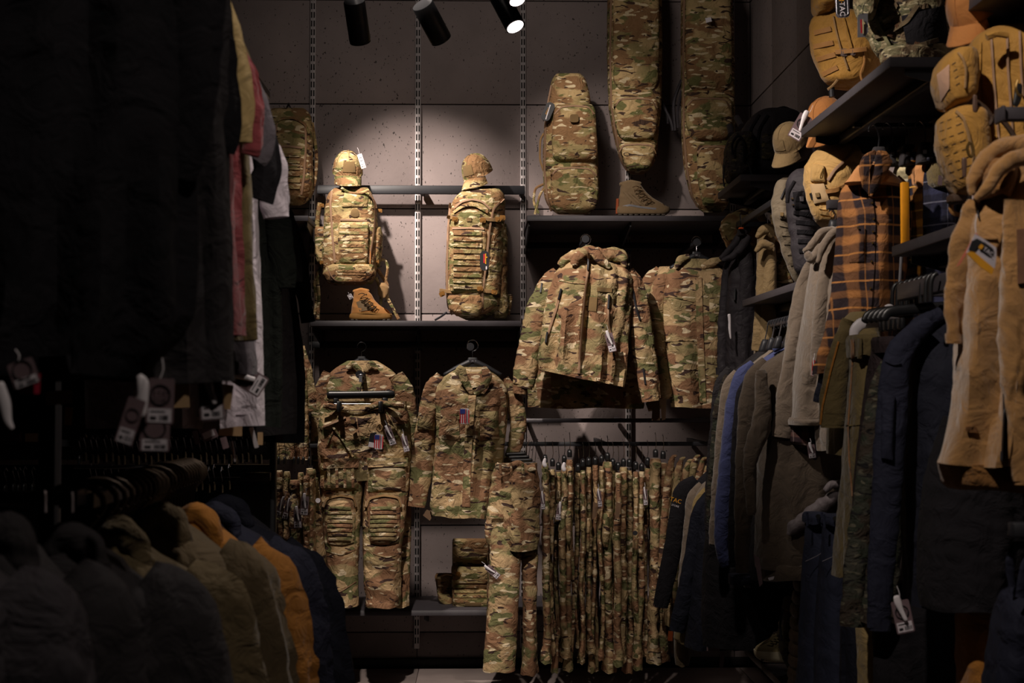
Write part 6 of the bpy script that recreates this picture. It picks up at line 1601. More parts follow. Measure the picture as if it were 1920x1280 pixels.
mk('collar', limb([(1452, 656, 10), (1466, 648, 12), (1474, 640, 8)], 5.42, 1, 12, 10, cap='round'), BLU, t)
sweat('black sweatshirt between the blue and brown ones', (1474, 668), (1398, 716), 5.3, BLC, 1085, [(1416, 712, 26), (1396, 735, 28), (1390, 800, 28), (1382, 900, 26), (1374, 1000, 24), (1376, 1060, 20)], 1480)
t, (body, s1) = sweat('dark brown fleece sweatshirt, nearest on the right rail', (1486, 652), (1406, 692), 5.0, BRN, 1062, [(1440, 682, 34), (1416, 704, 42), (1404, 760, 40), (1398, 850, 38), (1392, 950, 36), (1390, 1030, 30), (1392, 1070, 26)], 1600, b=0.12)
mk('hem_band', loft([(1425, 1046, 1600, 1038), (1424, 1060, 1600, 1050), (1428, 1086, 1600, 1072)], 5.0, 0.125, 2.5, 50, 8, fv=0.004), BRN, t)
mk('elbow_fold', limb([(1426, 700, 26), (1432, 760, 34), (1424, 810, 40), (1412, 840, 34), (1404, 880, 24), (1410, 960, 20)], 4.88, 0.5, 22, 40, fr=0.006, cap='round'), BRN, t)
mk('price_tag', slab([(1413, 1038), (1424, 1046), (1430, 1094), (1424, 1100)], 4.85, 0.0015), CARD, t, smooth=False)
mk('price_tag', slab([(1440, 1083), (1452, 1080), (1450, 1086), (1442, 1088)], 4.85, 0.0015), STK, t, smooth=False)
o = mk('sweatshirt_hem', loft([(1075, 1366, 1412), (1094, 1366, 1412)], 5.35, 0.05, 2.5), NAV); tag(o, 'navy hem showing under the black sweatshirt', 'sweatshirt')
hh = None
for i, (x, y) in enumerate(((1434, 640), (1447, 637), (1460, 634), (1477, 632))):
    t = thing('clothes_hanger', ('black hanger neck of the charcoal sweatshirt', 'black hanger neck of the taupe sweatshirt', 'black hanger neck of the blue sweatshirt', 'black hanger neck of the brown sweatshirt')[i], 'hanger', base(x, y + 20, 5.7 - 0.2 * i))
    Yh = 5.7 - 0.2 * i
    mk('body', loft([(y - 4, x - 4, x + 6), (y + 2, x - 7, x + 7), (y + 18, x - 12, x + 4)], Yh, 0.02, 3, 14, 6, hem=False), BLK, t)
    mk('hook', ptube([(x, y - 3), (x + 4, y - 20), (x + 6, y - 34)], Yh, 0.0025), CHR, t)
h0 = None
for i in range(9):
    x = 1450 + i * 5.2; y = 604 - i * 1.3; Yh = 5.75 - i * 0.06
    if h0 is None:
        h0 = thing('hanger_hook', 'bent black hanger hook on the rail over the sweatshirts', 'hanger', base(x, y + 8, Yh), 'hooks on the right rail')
        mk('hook', ptube([(x, y + 14), (x - 1, y + 4), (x - 5, y - 3), (x - 9, y - 1), (x - 10, y + 5)], Yh, 0.004), BLK, h0)
    else: clone(h0, P(x, y, Yh) - P(1450, 604, 5.75))
bary((1448, 606), (1500, 596), 1.18, 0.03, 'dark rail over the sweatshirts')

# ---- dark jackets low in the corner
Y = 6.9
t, (body, s1) = garment('work_jacket', 'black hoodie with yellow lettering on its shoulder, low in the corner', 'jacket',
    [(880, 1330, 1360), (895, 1310, 1362), (920, 1290, 1364), (1000, 1282, 1364), (1100, 1278, 1364), (1180, 1280, 1364)], Y, BLC, 0.1, [[(1306, 900, 26), (1280, 920, 36), (1270, 980, 36), (1256, 1050, 34), (1244, 1110, 30), (1240, 1135, 26)]], 0.008, 0.004)
mk('lettering', ptext('TAC', 1267, 938, Y - 0.115, 8, 16), YEL, t, smooth=False)
mk('lettering', ptext('STORE', 1266, 948, Y - 0.115, 3.4, 16), STK, t, smooth=False)
t, _ = garment('work_jacket', 'taupe jacket sliver behind the black hoodies low in the corner', 'jacket', [(892, 1340, 1362), (905, 1316, 1362), (930, 1300, 1362), (1100, 1290, 1362), (1190, 1286, 1362)], 6.75, TAU, 0.08, [[(1318, 910, 18), (1300, 930, 26), (1294, 1000, 26), (1284, 1080, 24), (1276, 1160, 20)]], 0.008, 0.004)
t, _ = garment('work_jacket', 'khaki jacket sliver in front of the taupe one low in the corner', 'jacket', [(900, 1345, 1362), (915, 1322, 1362), (940, 1308, 1362), (1100, 1296, 1362), (1200, 1290, 1362)], 6.65, KHA, 0.08, [[(1326, 918, 16), (1310, 940, 22), (1302, 1000, 22), (1292, 1090, 22), (1280, 1180, 18)]], 0.008, 0.004)
t, _ = garment('work_jacket', 'navy black hooded jacket in front of the khaki sliver low in the corner', 'jacket', [(905, 1350, 1400), (925, 1330, 1430), (950, 1312, 1440), (1050, 1300, 1440), (1150, 1290, 1440), (1212, 1284, 1440)], 6.5, NVD, 0.11, [[(1332, 930, 30), (1312, 960, 36), (1300, 1040, 36), (1284, 1120, 34), (1270, 1180, 30)]], 0.008, 0.004)
t, _ = garment('work_jacket', 'large black jacket nearest in the low corner row', 'jacket', [(920, 1360, 1480), (950, 1330, 1490), (1050, 1320, 1490), (1150, 1316, 1490), (1210, 1320, 1490)], 6.2, BLC, 0.12, [], 0.010, 0.004)
o = mk('jacket_hem', loft([(1180, 1263, 1290), (1230, 1264, 1296), (1246, 1266, 1292)], 6.8, 0.04, 2.4, fv=0.005), OLV); tag(o, 'brown sleeve end hanging below the dark jackets', 'jacket')
o = mk('jacket_hem', loft([(1170, 1268, 1300), (1196, 1262, 1310), (1204, 1270, 1300)], 6.72, 0.05, 2.4, fv=0.005), OLG); tag(o, 'olive hem below the dark jackets', 'jacket')
for x, y, w_, h_, a_, lb, m_ in ((1257, 1192, 9, 18, 4, 'rust coloured tag under the black lettered hoodie', plain('rust_tab', (150, 70, 30), 0.6)), (1337, 1212, 24, 16, 0, 'pale square tag under the low dark jackets', CARD), (1354, 1235, 8, 30, 6, 'long pale strip tag under the low dark jackets', CARD)):
    o = mk('price_tag', slab(rpoly(x - w_ / 2, y - h_ / 2, x + w_ / 2, y + h_ / 2, 1, a_), 6.3, 0.001), m_, smooth=False); tag(o, lb, 'tag')

# ---- jeans, vest, bag, sneaker
Y = 4.75
for i, (x0, x1, tp, lb) in enumerate(((1508, 1552, 962, 'blue jeans, left pair under the grey puffer vest'), (1540, 1594, 966, 'blue jeans, right pair with stitched pockets'))):
    Yj = Y - 0.12 * i
    t = thing('jeans', lb, 'jeans', base((x0 + x1) / 2, 1400, Yj))
    mk('leg', loft([(tp + 8, x0 + 2, x1), (1010, x0 + 2, x1 + 2), (1080, x0 - 4, x1), (1180, x0 - 10, x1 - 4), (1300, x0 - 14, x1 - 8), (1380, x0 - 14, x1 - 8)], Yj, 0.10, 2.4, 44, 60, fv=0.012, fr=0.005), JEA, t)
    wbm = loft([(tp, x0 + 3, x1), (tp + 4, x0, x1 + 2), (tp + 16, x0, x1 + 2)], Yj - 0.01, 0.1, 2.6, 36, 8, fr=0.002, top=0.9); mk('waistband', wbm, JEA, t)
    for k in (0, 1): mk('belt_loop', limb([(x0 + 5 + 28 * k, tp - 2, 5), (x0 + 6 + 28 * k, tp + 24, 5)], Yj - 0.12, 0.5, 8, 8), JEA, t)
    mk('pocket_stitch', ptube([(x0 + 2, 1052), (x0 + 20, 1044), (x0 + 34, 1036)], Yj - 0.115, 0.0015), plain('pale_thread', (120, 116, 124), 0.8), t)
    mk('button', tube([P(x0 + 26, tp + 6, Yj - 0.12), P(x0 + 26, tp + 6, Yj - 0.11)], 0.008, 10), CHR, t)
Y = 4.95
t, (body,) = garment('puffer_vest', 'grey puffer vest shoulder hanging over the blue jeans', 'vest', [(915, 1552, 1585), (935, 1540, 1590), (960, 1520, 1592), (1000, 1516, 1592), (1100, 1512, 1592)], Y + 0.05, GPF, 0.09, [], 0.006, 0.006)
mk('shoulder', limb([(1580, 918, 14), (1560, 934, 26), (1530, 956, 30), (1505, 976, 30), (1486, 990, 24), (1480, 1000, 14)], Y - 0.08, 0.9, 24, 40, fr=0.006, rings=0.002, cap='round'), GPF, t)
mk('collar', limb([(1548, 918, 12), (1560, 908, 16), (1580, 906, 14)], Y - 0.1, 1, 16, 14, rings=0.001, cap='round'), GPF, t)
Y = 5.15
t = thing('puffer_vest', 'brown quilted puffer vest hanging left of the blue jeans', 'vest', base(1500, 1330, Y))
for k in range(10):
    y = 1060 + k * 24
    x0 = 1492 - min(k, 3) * 2.5 if k < 4 else 1484 - (k - 3) * 0.9
    mk('quilted_baffle', loft([(y, x0 + 3, 1516), (y + 5, x0, 1518), (y + 18, x0 - 0.5, 1518), (y + 25, x0 + 3, 1516)], Y, 0.12, 2.4, 36, 12, fr=0.004, prof=[0.85, 1, 1, 0.85], hem=False), VES, t)
mk('armhole', limb([(1514, 990, 12), (1504, 1030, 14), (1496, 1060, 16)], Y, 1.5, 16, 18, fr=0.004), VES, t)
Y = 5.6
t = thing('backpack', 'dark camouflage bag standing on the low shelf behind the sneaker', 'backpack', base(1475, 1250, Y))
mk('main_compartment', loft([(1118, 1474, 1496), (1140, 1466, 1498), (1190, 1461, 1500), (1230, 1464, 1500), (1254, 1478, 1500)], Y, 0.12, 2.8, fr=0.012, prof='pack', hem=False), CAMOD, t)
mk('strap', ptube([(1468, 1140), (1462, 1170), (1466, 1200)], Y - 0.12, 0.005), BLK, t)
fz = 5.7
SNM = cloth('olive_mesh', (122, 110, 78), 0.06, 0.9, 0.001, 0.4)
t, up = boot('olive mesh sneaker with white sole standing on the low dark shelf', [(1186, 1452, 1500), (1196, 1444, 1502), (1204, 1430, 1504), (1212, 1418, 1505), (1220, 1414, 1505), (1228, 1415, 1505)], fz, True,
    [(1218, 1414, 1506), (1226, 1414, 1507), (1233, 1418, 1507), (1237, 1426, 1506)], plain('cream_sole', (176, 166, 140), 0.6), SNM,
    [[(x - 4, y + 2, -0.04), (x + 3, y - 2, -0.055), (x + 9, y + 1, -0.04)] for x, y in ((1440, 1202), (1446, 1198), (1452, 1193), (1458, 1189))], limb([(1452, 1188, 8), (1478, 1184, 8), (1500, 1186, 8)], fz, 4, 14, 12, babs=0.03, cap='round'), 0.045, 'shoe', low=True)

# ---- work clothes nearer at right
Y = 4.35
t, (body, s1) = garment('work_jacket', 'olive green jacket with amber side seam beside the plaid shirt tail', 'jacket', [(585, 1596, 1640), (600, 1580, 1650), (640, 1570, 1650), (720, 1560, 1650), (800, 1556, 1650), (850, 1556, 1650)], Y, OLG, 0.1,
    [([(1592, 600, 22), (1578, 640, 36), (1568, 700, 46), (1562, 750, 50), (1562, 796, 48)], -0.1)], 0.01, 0.004)
mk('side_seam', ribbon([(1572, 640), (1556, 700), (1542, 760), (1538, 796)], 4, s1, 0.006, Y=Y), MUS, t)
t, _ = garment('work_jacket', 'dark navy jacket sleeve between the plaid shirt tail and the olive jacket', 'jacket', [(600, 1580, 1600), (650, 1560, 1600), (760, 1545, 1600)], 4.5, NVD, 0.07, [[(1584, 605, 20), (1566, 640, 26), (1550, 700, 28), (1538, 752, 28)]], 0.006, 0.003)
Y = 4.1
t = thing('work_trousers', 'olive trousers with amber seam on the white hanger', 'trousers', base(1600, 1300, Y))
lg = loft([(640, 1594, 1640), (690, 1594, 1640), (760, 1590, 1640), (860, 1584, 1636), (950, 1588, 1630), (1080, 1592, 1628)], Y, 0.09, 2.4, 44, 60, fv=0.012, fr=0.004); mk('leg', lg, OLG, t)
lg2 = loft([(760, 1590, 1612), (900, 1582, 1606), (1000, 1572, 1600), (1078, 1564, 1598)], Y + 0.08, 0.06, 2.4, 30, 40, fv=0.008, fr=0.004); mk('leg', lg2, OLG, t)
wb = loft([(628, 1596, 1640), (634, 1592, 1644), (668, 1594, 1642)], Y - 0.01, 0.1, 3, 36, 12, fr=0.002, top=0.9); mk('waistband', wb, OLG, t)
mk('belt_loop', ribbon([(1598, 636), (1599, 672)], 8, wb, 0.014, Y=Y), MUS, t); mk('belt_loop', ribbon([(1612, 634), (1612, 672)], 9, wb, 0.014, Y=Y), OLG, t)
mk('side_seam', ribbon([(1598, 676), (1594, 740), (1590, 800), (1592, 860), (1598, 930)], 3.5, lg, 0.006, Y=Y), MUS, t)
mk('knee_seam', ribbon([(1586, 798), (1606, 796), (1622, 792)], 3, lg, 0.006, Y=Y), OLG, t)
t = thing('clothes_hanger', 'white plastic hanger above the olive trousers', 'hanger', base(1620, 625, Y))
mk('bar', limb([(1600, 634, 16), (1602, 618, 20), (1614, 606, 22), (1640, 602, 24), (1690, 606, 20)], Y + 0.04, 0.5, 20, 30, cap='round'), WPL, t)
mk('hook', ptube([(1660, 600), (1668, 585), (1676, 578), (1668, 572), (1660, 576)], Y, 0.006), WPL, t)
Y = 3.95
t = thing('work_trousers', 'dark brown trousers hanging right of the olive ones', 'trousers', base(1640, 1100, Y))
mk('leg', loft([(640, 1636, 1690), (700, 1630, 1690), (850, 1612, 1680), (1000, 1600, 1660), (1100, 1600, 1650)], Y + 0.05, 0.09, 2.4, 40, 50, fv=0.01, fr=0.004), cloth('dark_brown_cloth', (44, 34, 36), 0.08, 0.9), t)
mk('waistband', loft([(632, 1638, 1690), (636, 1634, 1692), (662, 1636, 1692)], Y + 0.04, 0.1, 3, 30, 10, top=0.9), cloth('dark_brown_cloth', (44, 34, 36), 0.08, 0.9), t)
hb = None
for i in range(5):
    x = 1622 + 9 * i; y = 589 - 1.0 * i; Yh = 4.1 - i * 0.1
    t = thing('clothes_hanger', ('black bar trouser hanger, leftmost of the stack over the olive trousers', 'second black bar hanger from the left over the trousers', 'third black bar hanger from the left over the trousers', 'fourth black bar hanger from the left over the trousers', 'black bar hanger nearest in the stack, reaching the fleece jacket')[i], 'hanger', base(x + 40, y + 14, Yh))
    mk('bar', limb([(x, y + 12, 16), (x + 6, y, 18), (x + 20, y - 3, 20), (x + 70, y - 7, 20), (x + 118, y - 12, 18)], Yh, 0.5, 18, 26, cap='round'), BPL, t)
    mk('clip', pbox(x + 30, y + 10, x + 40, y + 32, Yh - 0.02, Yh + 0.01, 0.003), BPL, t)
    mk('hook', ptube([(x + 62, y - 14), (x + 64, y - 26), (x + 60, y - 40)], Yh, 0.004), BLK, t)
for i in range(9):
    x = 1676 + i * 9; y = 545 - i * 2; Yh = 4.15 - i * 0.09
    if i == 0:
        h0 = thing('hanger_hook', 'thick black hanger hook over the rail below the plaid shirts', 'hanger', base(x, y, Yh), 'hooks on the rail below the plaid shirts')
        mk('hook', ptube([(x + 8, y - 14), (x + 2, y - 12), (x - 2, y - 2), (x - 3, y + 14), (x - 3, y + 30)], Yh, 0.006, 8), BPL, h0)
    else: clone(h0, P(x, y, Yh) - P(1676, 545, 4.15))
bary((1690, 548), (1800, 524), 1.13, 0.045, 'dark rail below the plaid shirts carrying thick black hooks')
Y = 3.9
t, (body, s1) = garment('camouflage_jacket', 'dark camouflage work jacket sleeve left of the navy jacket', 'jacket', [(660, 1668, 1700), (690, 1656, 1700), (760, 1644, 1700), (900, 1630, 1690), (1100, 1610, 1680), (1160, 1600, 1680)], Y + 0.03, CAMOK, 0.1,
    [([(1664, 680, 24), (1650, 720, 34), (1638, 800, 40), (1626, 900, 44), (1612, 1000, 46), (1602, 1100, 50), (1598, 1168, 48)], -0.04)], 0.01, 0.006)
Y = 3.6
t, (body, s1) = garment('work_jacket', 'navy blue work jacket with sleeve pocket left of the coyote fleece', 'jacket', [(580, 1750, 1830), (600, 1730, 1850), (640, 1706, 1860), (700, 1700, 1860), (850, 1698, 1860), (1000, 1700, 1860), (1130, 1704, 1860)], Y, NVD, 0.12,
    [([(1745, 606, 30), (1712, 630, 44), (1684, 660, 52), (1674, 720, 56), (1668, 820, 58), (1662, 920, 54), (1656, 1020, 50), (1650, 1120, 46), (1650, 1176, 44)], -0.1)], 0.014, 0.005, smat=NAV)
mk('sleeve_pocket', patch([(1652, 740), (1678, 742), (1674, 862), (1652, 858)], s1, 0.012, 0.006, Y=Y), NAV, t)
mk('sleeve_seam', ribbon([(1660, 676), (1676, 684), (1690, 680)], 3, s1, 0.006, Y=Y), NAV, t)
mk('yoke', limb([(1690, 640, 30), (1730, 606, 36), (1770, 586, 30)], Y - 0.06, 0.8, 20, 20, fr=0.004, cap='round'), NAV, t)
hang_tag(t, 1693, 1156, Y - 0.25, 34, 62, -12, words=('M-TAC', 'STORE'))
t, (body,) = garment('work_jacket', 'black coat hanging under the coyote fleece beside the navy jacket', 'jacket', [(780, 1770, 1900), (900, 1740, 1900), (1000, 1730, 1910), (1100, 1726, 1900), (1136, 1730, 1890)], 3.45, BLC, 0.12, [], 0.012, 0.004)
t = thing('work_trousers', 'mustard trousers low under the black coat at right', 'trousers', base(1830, 1400, 3.5))
mk('leg', loft([(1120, 1796, 1880), (1200, 1800, 1880), (1300, 1804, 1880), (1380, 1806, 1880)], 3.5, 0.09, 2.4, 44, 40, fv=0.014, fr=0.005), MUS, t)
mk('leg', loft([(1120, 1840, 1900), (1380, 1850, 1900)], 3.62, 0.07, 2.4, 30, 30, fv=0.01), MUS, t)
t = thing('work_trousers', 'tan trousers showing below the dark camouflage jacket sleeve', 'trousers', base(1620, 1400, 4.2))
mk('leg', loft([(1160, 1606, 1640), (1240, 1610, 1640), (1300, 1612, 1640), (1380, 1612, 1640)], 4.2, 0.08, 2.4, 36, 40, fv=0.010, fr=0.004), KHA, t)
mk('leg', loft([(1160, 1580, 1606), (1300, 1580, 1608), (1380, 1580, 1606)], 4.25, 0.07, 2.4, 30, 30, fv=0.010, fr=0.004), NVD, t)
t = thing('bib_overalls', 'dark navy bib overalls at the lower right corner', 'overalls', base(1900, 1500, 2.9))
mk('body', loft([(1080, 1890, 1990), (1110, 1880, 2010), (1180, 1868, 2020), (1280, 1856, 2030), (1420, 1846, 2040)], 2.9, 0.1, 2.4, 50, 50, fv=0.018, fr=0.006), NAV, t)
mk('strap', limb([(1898, 1100, 16), (1892, 1050, 18), (1904, 1024, 18), (1920, 1020, 18)], 2.85, 0.4, 14, 20, fr=0.002), NAV, t)
mk('strap', limb([(1912, 1120, 20), (1922, 1060, 20), (1940, 1030, 20)], 2.82, 0.4, 14, 20, fr=0.002), NAV, t)
o = mk('face_out_arm', pbox(1900, 980, 1990, 1008, 2.7, 2.73, 0.002), BLK); tag(o, 'dark display arm end above the navy overalls', 'display arm')

t, (body,) = garment('work_jacket', 'added black filler coat standing in for shade behind the navy work jacket', 'jacket', [(1090, 1640, 1860), (1200, 1636, 1880), (1300, 1636, 1900), (1420, 1636, 1900)], 3.95, BLC, 0.08, [], 0.012, 0.004)  # added dark garment that covers the lit wall where shade belongs
t, (body,) = garment('work_jacket', 'added black filler jacket standing in for shade behind the sweatshirt row', 'jacket', [(700, 1400, 1560), (900, 1390, 1600), (1100, 1396, 1600)], 5.75, BLC, 0.06, [], 0.01, 0.004)  # added dark shape standing for the shade in the sweatshirt gaps
# ================================================================== left foreground: t-shirts hanging high
def tee(label, rows, Y, mat, slv=(), b=0.09, fv=0.016, fr=0.004, group='t-shirts on the high left rail', **k):
    t, out = garment('t_shirt', label, 't-shirt', rows, Y, mat, b, slv, fv, fr, group=group, cuffs=False, **k)
    return t, out
T1, o1 = tee('charcoal black t-shirt nearest the camera, filling the upper left', [(-330, -40, 130), (-300, -120, 210), (-250, -210, 300), (-180, -240, 345), (0, -245, 350), (200, -245, 352), (400, -245, 350), (600, -245, 345), (665, -245, 300), (705, -240, 275)], 2.0, BLC,
    [[(310, -250, 90), (350, -150, 130), (356, 0, 130), (345, 160, 120), (330, 300, 100), (322, 332, 90)]], 0.08, 0.022)
T2, o2 = tee('black long sleeved shirt just behind the nearest black t-shirt', [(-300, 20, 190), (-250, -60, 300), (-150, -100, 380), (100, -100, 400), (300, -100, 410), (500, -100, 420), (680, -100, 426), (715, -100, 430)], 2.25, CHA,
    [[(370, -200, 80), (385, 0, 100), (385, 150, 90), (360, 300, 100), (340, 450, 110), (335, 580, 116), (334, 596, 112)]], 0.07, 0.02)
T3, _ = tee('black t-shirt third in the left row, sleeve edge folded', [(-260, 100, 260), (-200, 0, 350), (-100, -20, 385), (200, -20, 425), (400, -20, 432), (600, -20, 436), (700, -20, 436), (712, -20, 434)], 2.42, BLC,
    [[(380, -120, 70), (396, 20, 74), (404, 140, 70), (410, 200, 80), (404, 262, 84), (398, 276, 78)]], 0.06, 0.02)
tee('khaki t-shirt whose pale sleeve shows behind the black ones', [(-160, 150, 300), (0, 80, 405), (200, 80, 412), (450, 80, 413), (500, 80, 412)], 2.62, KHA,
    [[(396, -20, 56), (416, 60, 64), (434, 140, 66), (444, 210, 58), (446, 268, 44)]], 0.05)
tee('olive t-shirt behind the khaki sleeve at left', [(-60, 150, 330), (60, 120, 440), (200, 120, 452), (400, 120, 470), (600, 120, 484), (636, 120, 484)], 2.8, OLG,
    [[(420, 40, 40), (444, 110, 50), (458, 170, 46), (462, 225, 40)]], 0.05)
tee('faded red t-shirt behind the olive one at left', [(-20, 160, 340), (100, 140, 440), (250, 140, 440), (450, 140, 446), (620, 140, 460), (632, 140, 462)], 2.72, RED,
    [[(430, 80, 36), (462, 140, 48), (474, 200, 46), (472, 270, 40), (466, 290, 34)]], 0.05)
tee('grey t-shirt whose sleeve tip overlaps the black one at left', [(0, 170, 360), (110, 150, 450), (300, 150, 456), (600, 150, 460), (700, 150, 470)], 2.9, GRC,
    [[(430, 100, 36), (456, 130, 44), (480, 190, 50), (496, 250, 48), (488, 290, 50), (480, 300, 44)]], 0.05)
tee('black t-shirt with folded sleeve in front of the white one', [(60, 180, 380), (160, 160, 460), (300, 160, 462), (600, 160, 460), (700, 160, 458)], 3.0, BLC,
    [[(450, 170, 44), (474, 210, 52), (492, 260, 54), (500, 320, 54), (480, 372, 60)]], 0.05)
TW, ow = tee('white t-shirt glowing behind the dark ones, its hem lowest', [(120, 200, 400), (200, 170, 460), (260, 165, 480), (400, 165, 484), (600, 165, 488), (780, 165, 492), (800, 165, 493)], 3.15, WHT,
    [[(470, 230, 50), (492, 270, 60), (508, 320, 62), (514, 370, 58), (518, 408, 54)]], 0.06, 0.014)
GRD = cloth('dark_green_cotton', (34, 38, 34), 0.1, 0.95)
tee('dark green t-shirt right behind the white one', [(240, 300, 440), (340, 260, 508), (450, 260, 520), (600, 260, 524), (780, 260, 526), (800, 260, 526)], 3.9, GRD,
    [[(500, 350, 40), (520, 420, 46), (528, 500, 46), (530, 540, 40)]], 0.05)
tee('black t-shirt farthest in the left row beside the lit backpack', [(300, 380, 480), (380, 340, 540), (500, 340, 552), (650, 340, 562), (800, 340, 572), (828, 340, 574)], 4.4, BLC,
    [[(530, 390, 34), (548, 440, 40), (562, 500, 40), (572, 560, 36), (578, 604, 28)]], 0.05)
tee('charcoal t-shirt between the dark green and farthest black ones', [(260, 340, 470), (360, 300, 522), (500, 300, 540), (700, 300, 548), (815, 300, 552)], 4.15, CHA,
    [[(515, 370, 34), (532, 430, 40), (544, 490, 38), (548, 530, 32)]], 0.05)
# tags hanging below them
MAR = plain('crimson_tag', (150, 24, 50), 0.6)
hang_tag(T2, 300, 752, 2.0, 52, 86, 2, plastic=False, words=('M-TAC', 'STORE'))
mk('security_clip', limb([(262, 706, 14), (268, 716, 24), (268, 750, 20), (266, 776, 16)], 1.95, 0.6, 12, 14, cap='round'), WPL, T2)
hang_tag(T1, 244, 790, 1.9, 34, 90, 18, plastic=False)
hang_tag(T3, 290, 812, 2.08, 56, 70, 1, plastic=False)
hang_tag(T3, 396, 746, 2.25, 46, 84, -4, plastic=True, words=('M-TAC', 'STORE'))
hang_tag(TW, 468, 712, 3.0, 42, 62, -58, plastic=True, words=('M-TAC', 'STORE'))
hang_tag(T1, 44, 700, 1.84, 50, 50, -20, plastic=False)
mk('crimson_tag', slab([(32, 700), (76, 700), (74, 738), (34, 738)], 1.87, 0.001), MAR, T1, smooth=False)
mk('dark_card', slab([(30, 690), (72, 690), (72, 720), (30, 720)], 1.86, 0.001), BLK, T1, smooth=False)
mk('crimson_tag', slab([(250, 796), (276, 800), (274, 814), (250, 810)], 2.12, 0.001), MAR, T2, smooth=False)
mk('crimson_tag', slab([(14, 808), (40, 812), (38, 828), (16, 826)], 2.06, 0.001), MAR, T1, smooth=False)
mk('security_clip', limb([(0, 722, 22), (8, 750, 26), (14, 790, 16), (22, 802, 10)], 1.85, 0.6, 12, 14, cap='round'), WPL, T1)
KRT = plain('kraft_card', (176, 144, 106), 0.7)
for i, (x, y, w_, h_, a_, Yt, m_, lb) in enumerate(((412, 742, 46, 46, 8, 2.9, KRT, 'large kraft card tag behind the middle hanging tags'), (340, 742, 30, 44, -2, 2.8, KRT, 'kraft card tag just right of the big store tag'),
    (432, 806, 44, 22, 1, 3.3, KRT, 'kraft card below the white t-shirt hem'), (390, 810, 30, 30, -24, 3.4, CARD, 'tilted mauve tag with white label under the white t-shirt hem'), (350, 796, 18, 14, 0, 3.4, CARD, 'small mauve tag at the white hem left end'),
    (110, 745, 50, 26, -4, 2.6, KRT, 'kraft card tag at left beside the crimson tag'), (128, 780, 14, 34, 4, 2.7, YEL, 'yellow strip tag low at left'), (368, 820, 10, 26, -14, 3.4, CARD, 'thin mauve tag under the white hem'), (421, 830, 12, 22, -16, 3.5, CARD, 'small mauve barcode tag over the rail'),
    (488, 822, 10, 24, 0, 3.6, KRT, 'small kraft tag right of the white strip'), (524, 820, 14, 12, 0, 4.2, CARD, 'square pale tag below the charcoal t-shirt'), (545, 816, 18, 16, 12, 4.4, KRT, 'kraft tag below the farthest black t-shirt'), (553, 824, 12, 10, 0, 4.4, STK, 'tiny white tag below the farthest black t-shirt'), (60, 820, 26, 16, 0, 4.0, KRT, 'pale card behind the post at the far left'),
    (438, 846, 3, 40, -8, 3.2, STK, 'thin white sliver tag seen edge-on'), (476, 820, 8, 40, -16, 3.2, WPL, 'bright white strip tag under the white t-shirt'))):
    o = mk('price_tag', slab(rpoly(x - w_ / 2, y - h_ / 2, x + w_ / 2, y + h_ / 2, 1.5, a_), Yt, 0.001), m_, smooth=False); tag(o, lb, 'tag', 'loose tags under the left t-shirts')
    if i == 3: mk('sticker', slab(rpoly(380, 808, 402, 820, 1, -24), Yt - 0.002, 0.0006), STK, o, smooth=False)
# high rail carrying them (outside the picture, above)
t = thing('hanging_rail', 'black rail above the left t-shirts', 'rail', (-0.75, 3.2, 2.55))
mk('bar', box((-0.78, 1.6, 2.58), (-0.75, 5.0, 2.61), 0.004), BLK, t)
# ---- double-sided rack behind: posts, rails, rows of hangers
t = thing('garment_rack', 'black steel garment rack with two posts behind the t-shirts', 'rack', (-1.2, 4.2, 0))
for x0, x1, Yp in ((70, 104, 3.2), (505, 516, 4.6)):
    a = P(x0, 900, Yp); b = P(x1, 900, Yp); mk('post', box((a[0], Yp, 0), (b[0], Yp + 0.04, 1.9), 0.003), BLK, t)
mk('post', pbox(104, 760, 109, 1100, 3.22, 3.25, 0.001), GRY, t)
for x0, y0, x1, y1, Yp in ((104, 824, 495, 838, 4.4), (104, 895, 506, 908, 4.7)): mk('crossbar', pbox(x0, y0, x1, y1, Yp, Yp + 0.03, 0.002), BLK, t)
mk('crossbar', pbox(450, 886, 506, 902, 4.55, 4.58, 0.002), GRY, t)
mk('lower_dark_sheet', pbox(-60, 871, 506, 1250, 5.2, 5.23, 0.002), BPL, t)  # dark sheet raised to stand for the shade behind the hangers
mk('upper_dark_sheet', pbox(-60, 700, 506, 862, 5.2, 5.23, 0.002), BPL, t)  # second dark sheet, added as shade over the bright wall behind
t = thing('hanging_rail', 'polished steel rail shining across the left rack', 'rail', base(240, 875, 3.9))
mk('bar', pbox(137, 873, 352, 879, 3.9, 3.92, 0.002), plain('polished_steel', (200, 196, 200), 0.25, 1.0), t)
mk('bracket', pbox(346, 872, 354, 886, 3.9, 3.95, 0.001), BLK, t)
t = thing('rack_arm', 'grey square rack arm at right of the loose tags', 'rack arm', base(487, 845, 4.0))
mk('bar', limb([(474, 848, 12), (500, 838, 12)], 4.0, 1, 4, 4), GRY, t)
h0 = None; k = 0
for row, (y, xa, xb, Yh) in enumerate(((850, 150, 500, 4.3), (905, 170, 440, 4.6), (905, 10, 66, 4.6))):
    x = xa
    while x < xb:
        yy = y + rnd.uniform(-4, 4)
        if h0 is None: h0 = edge_hanger(x, yy, Yh, 'dark hanger on the shaded left rack', 'hangers on the shaded left rack', yy - 14, w=6, h=16); p0 = P(x, yy, Yh)
        else: clone(h0, P(x, yy, Yh) - p0)
        x += rnd.uniform(9, 16)
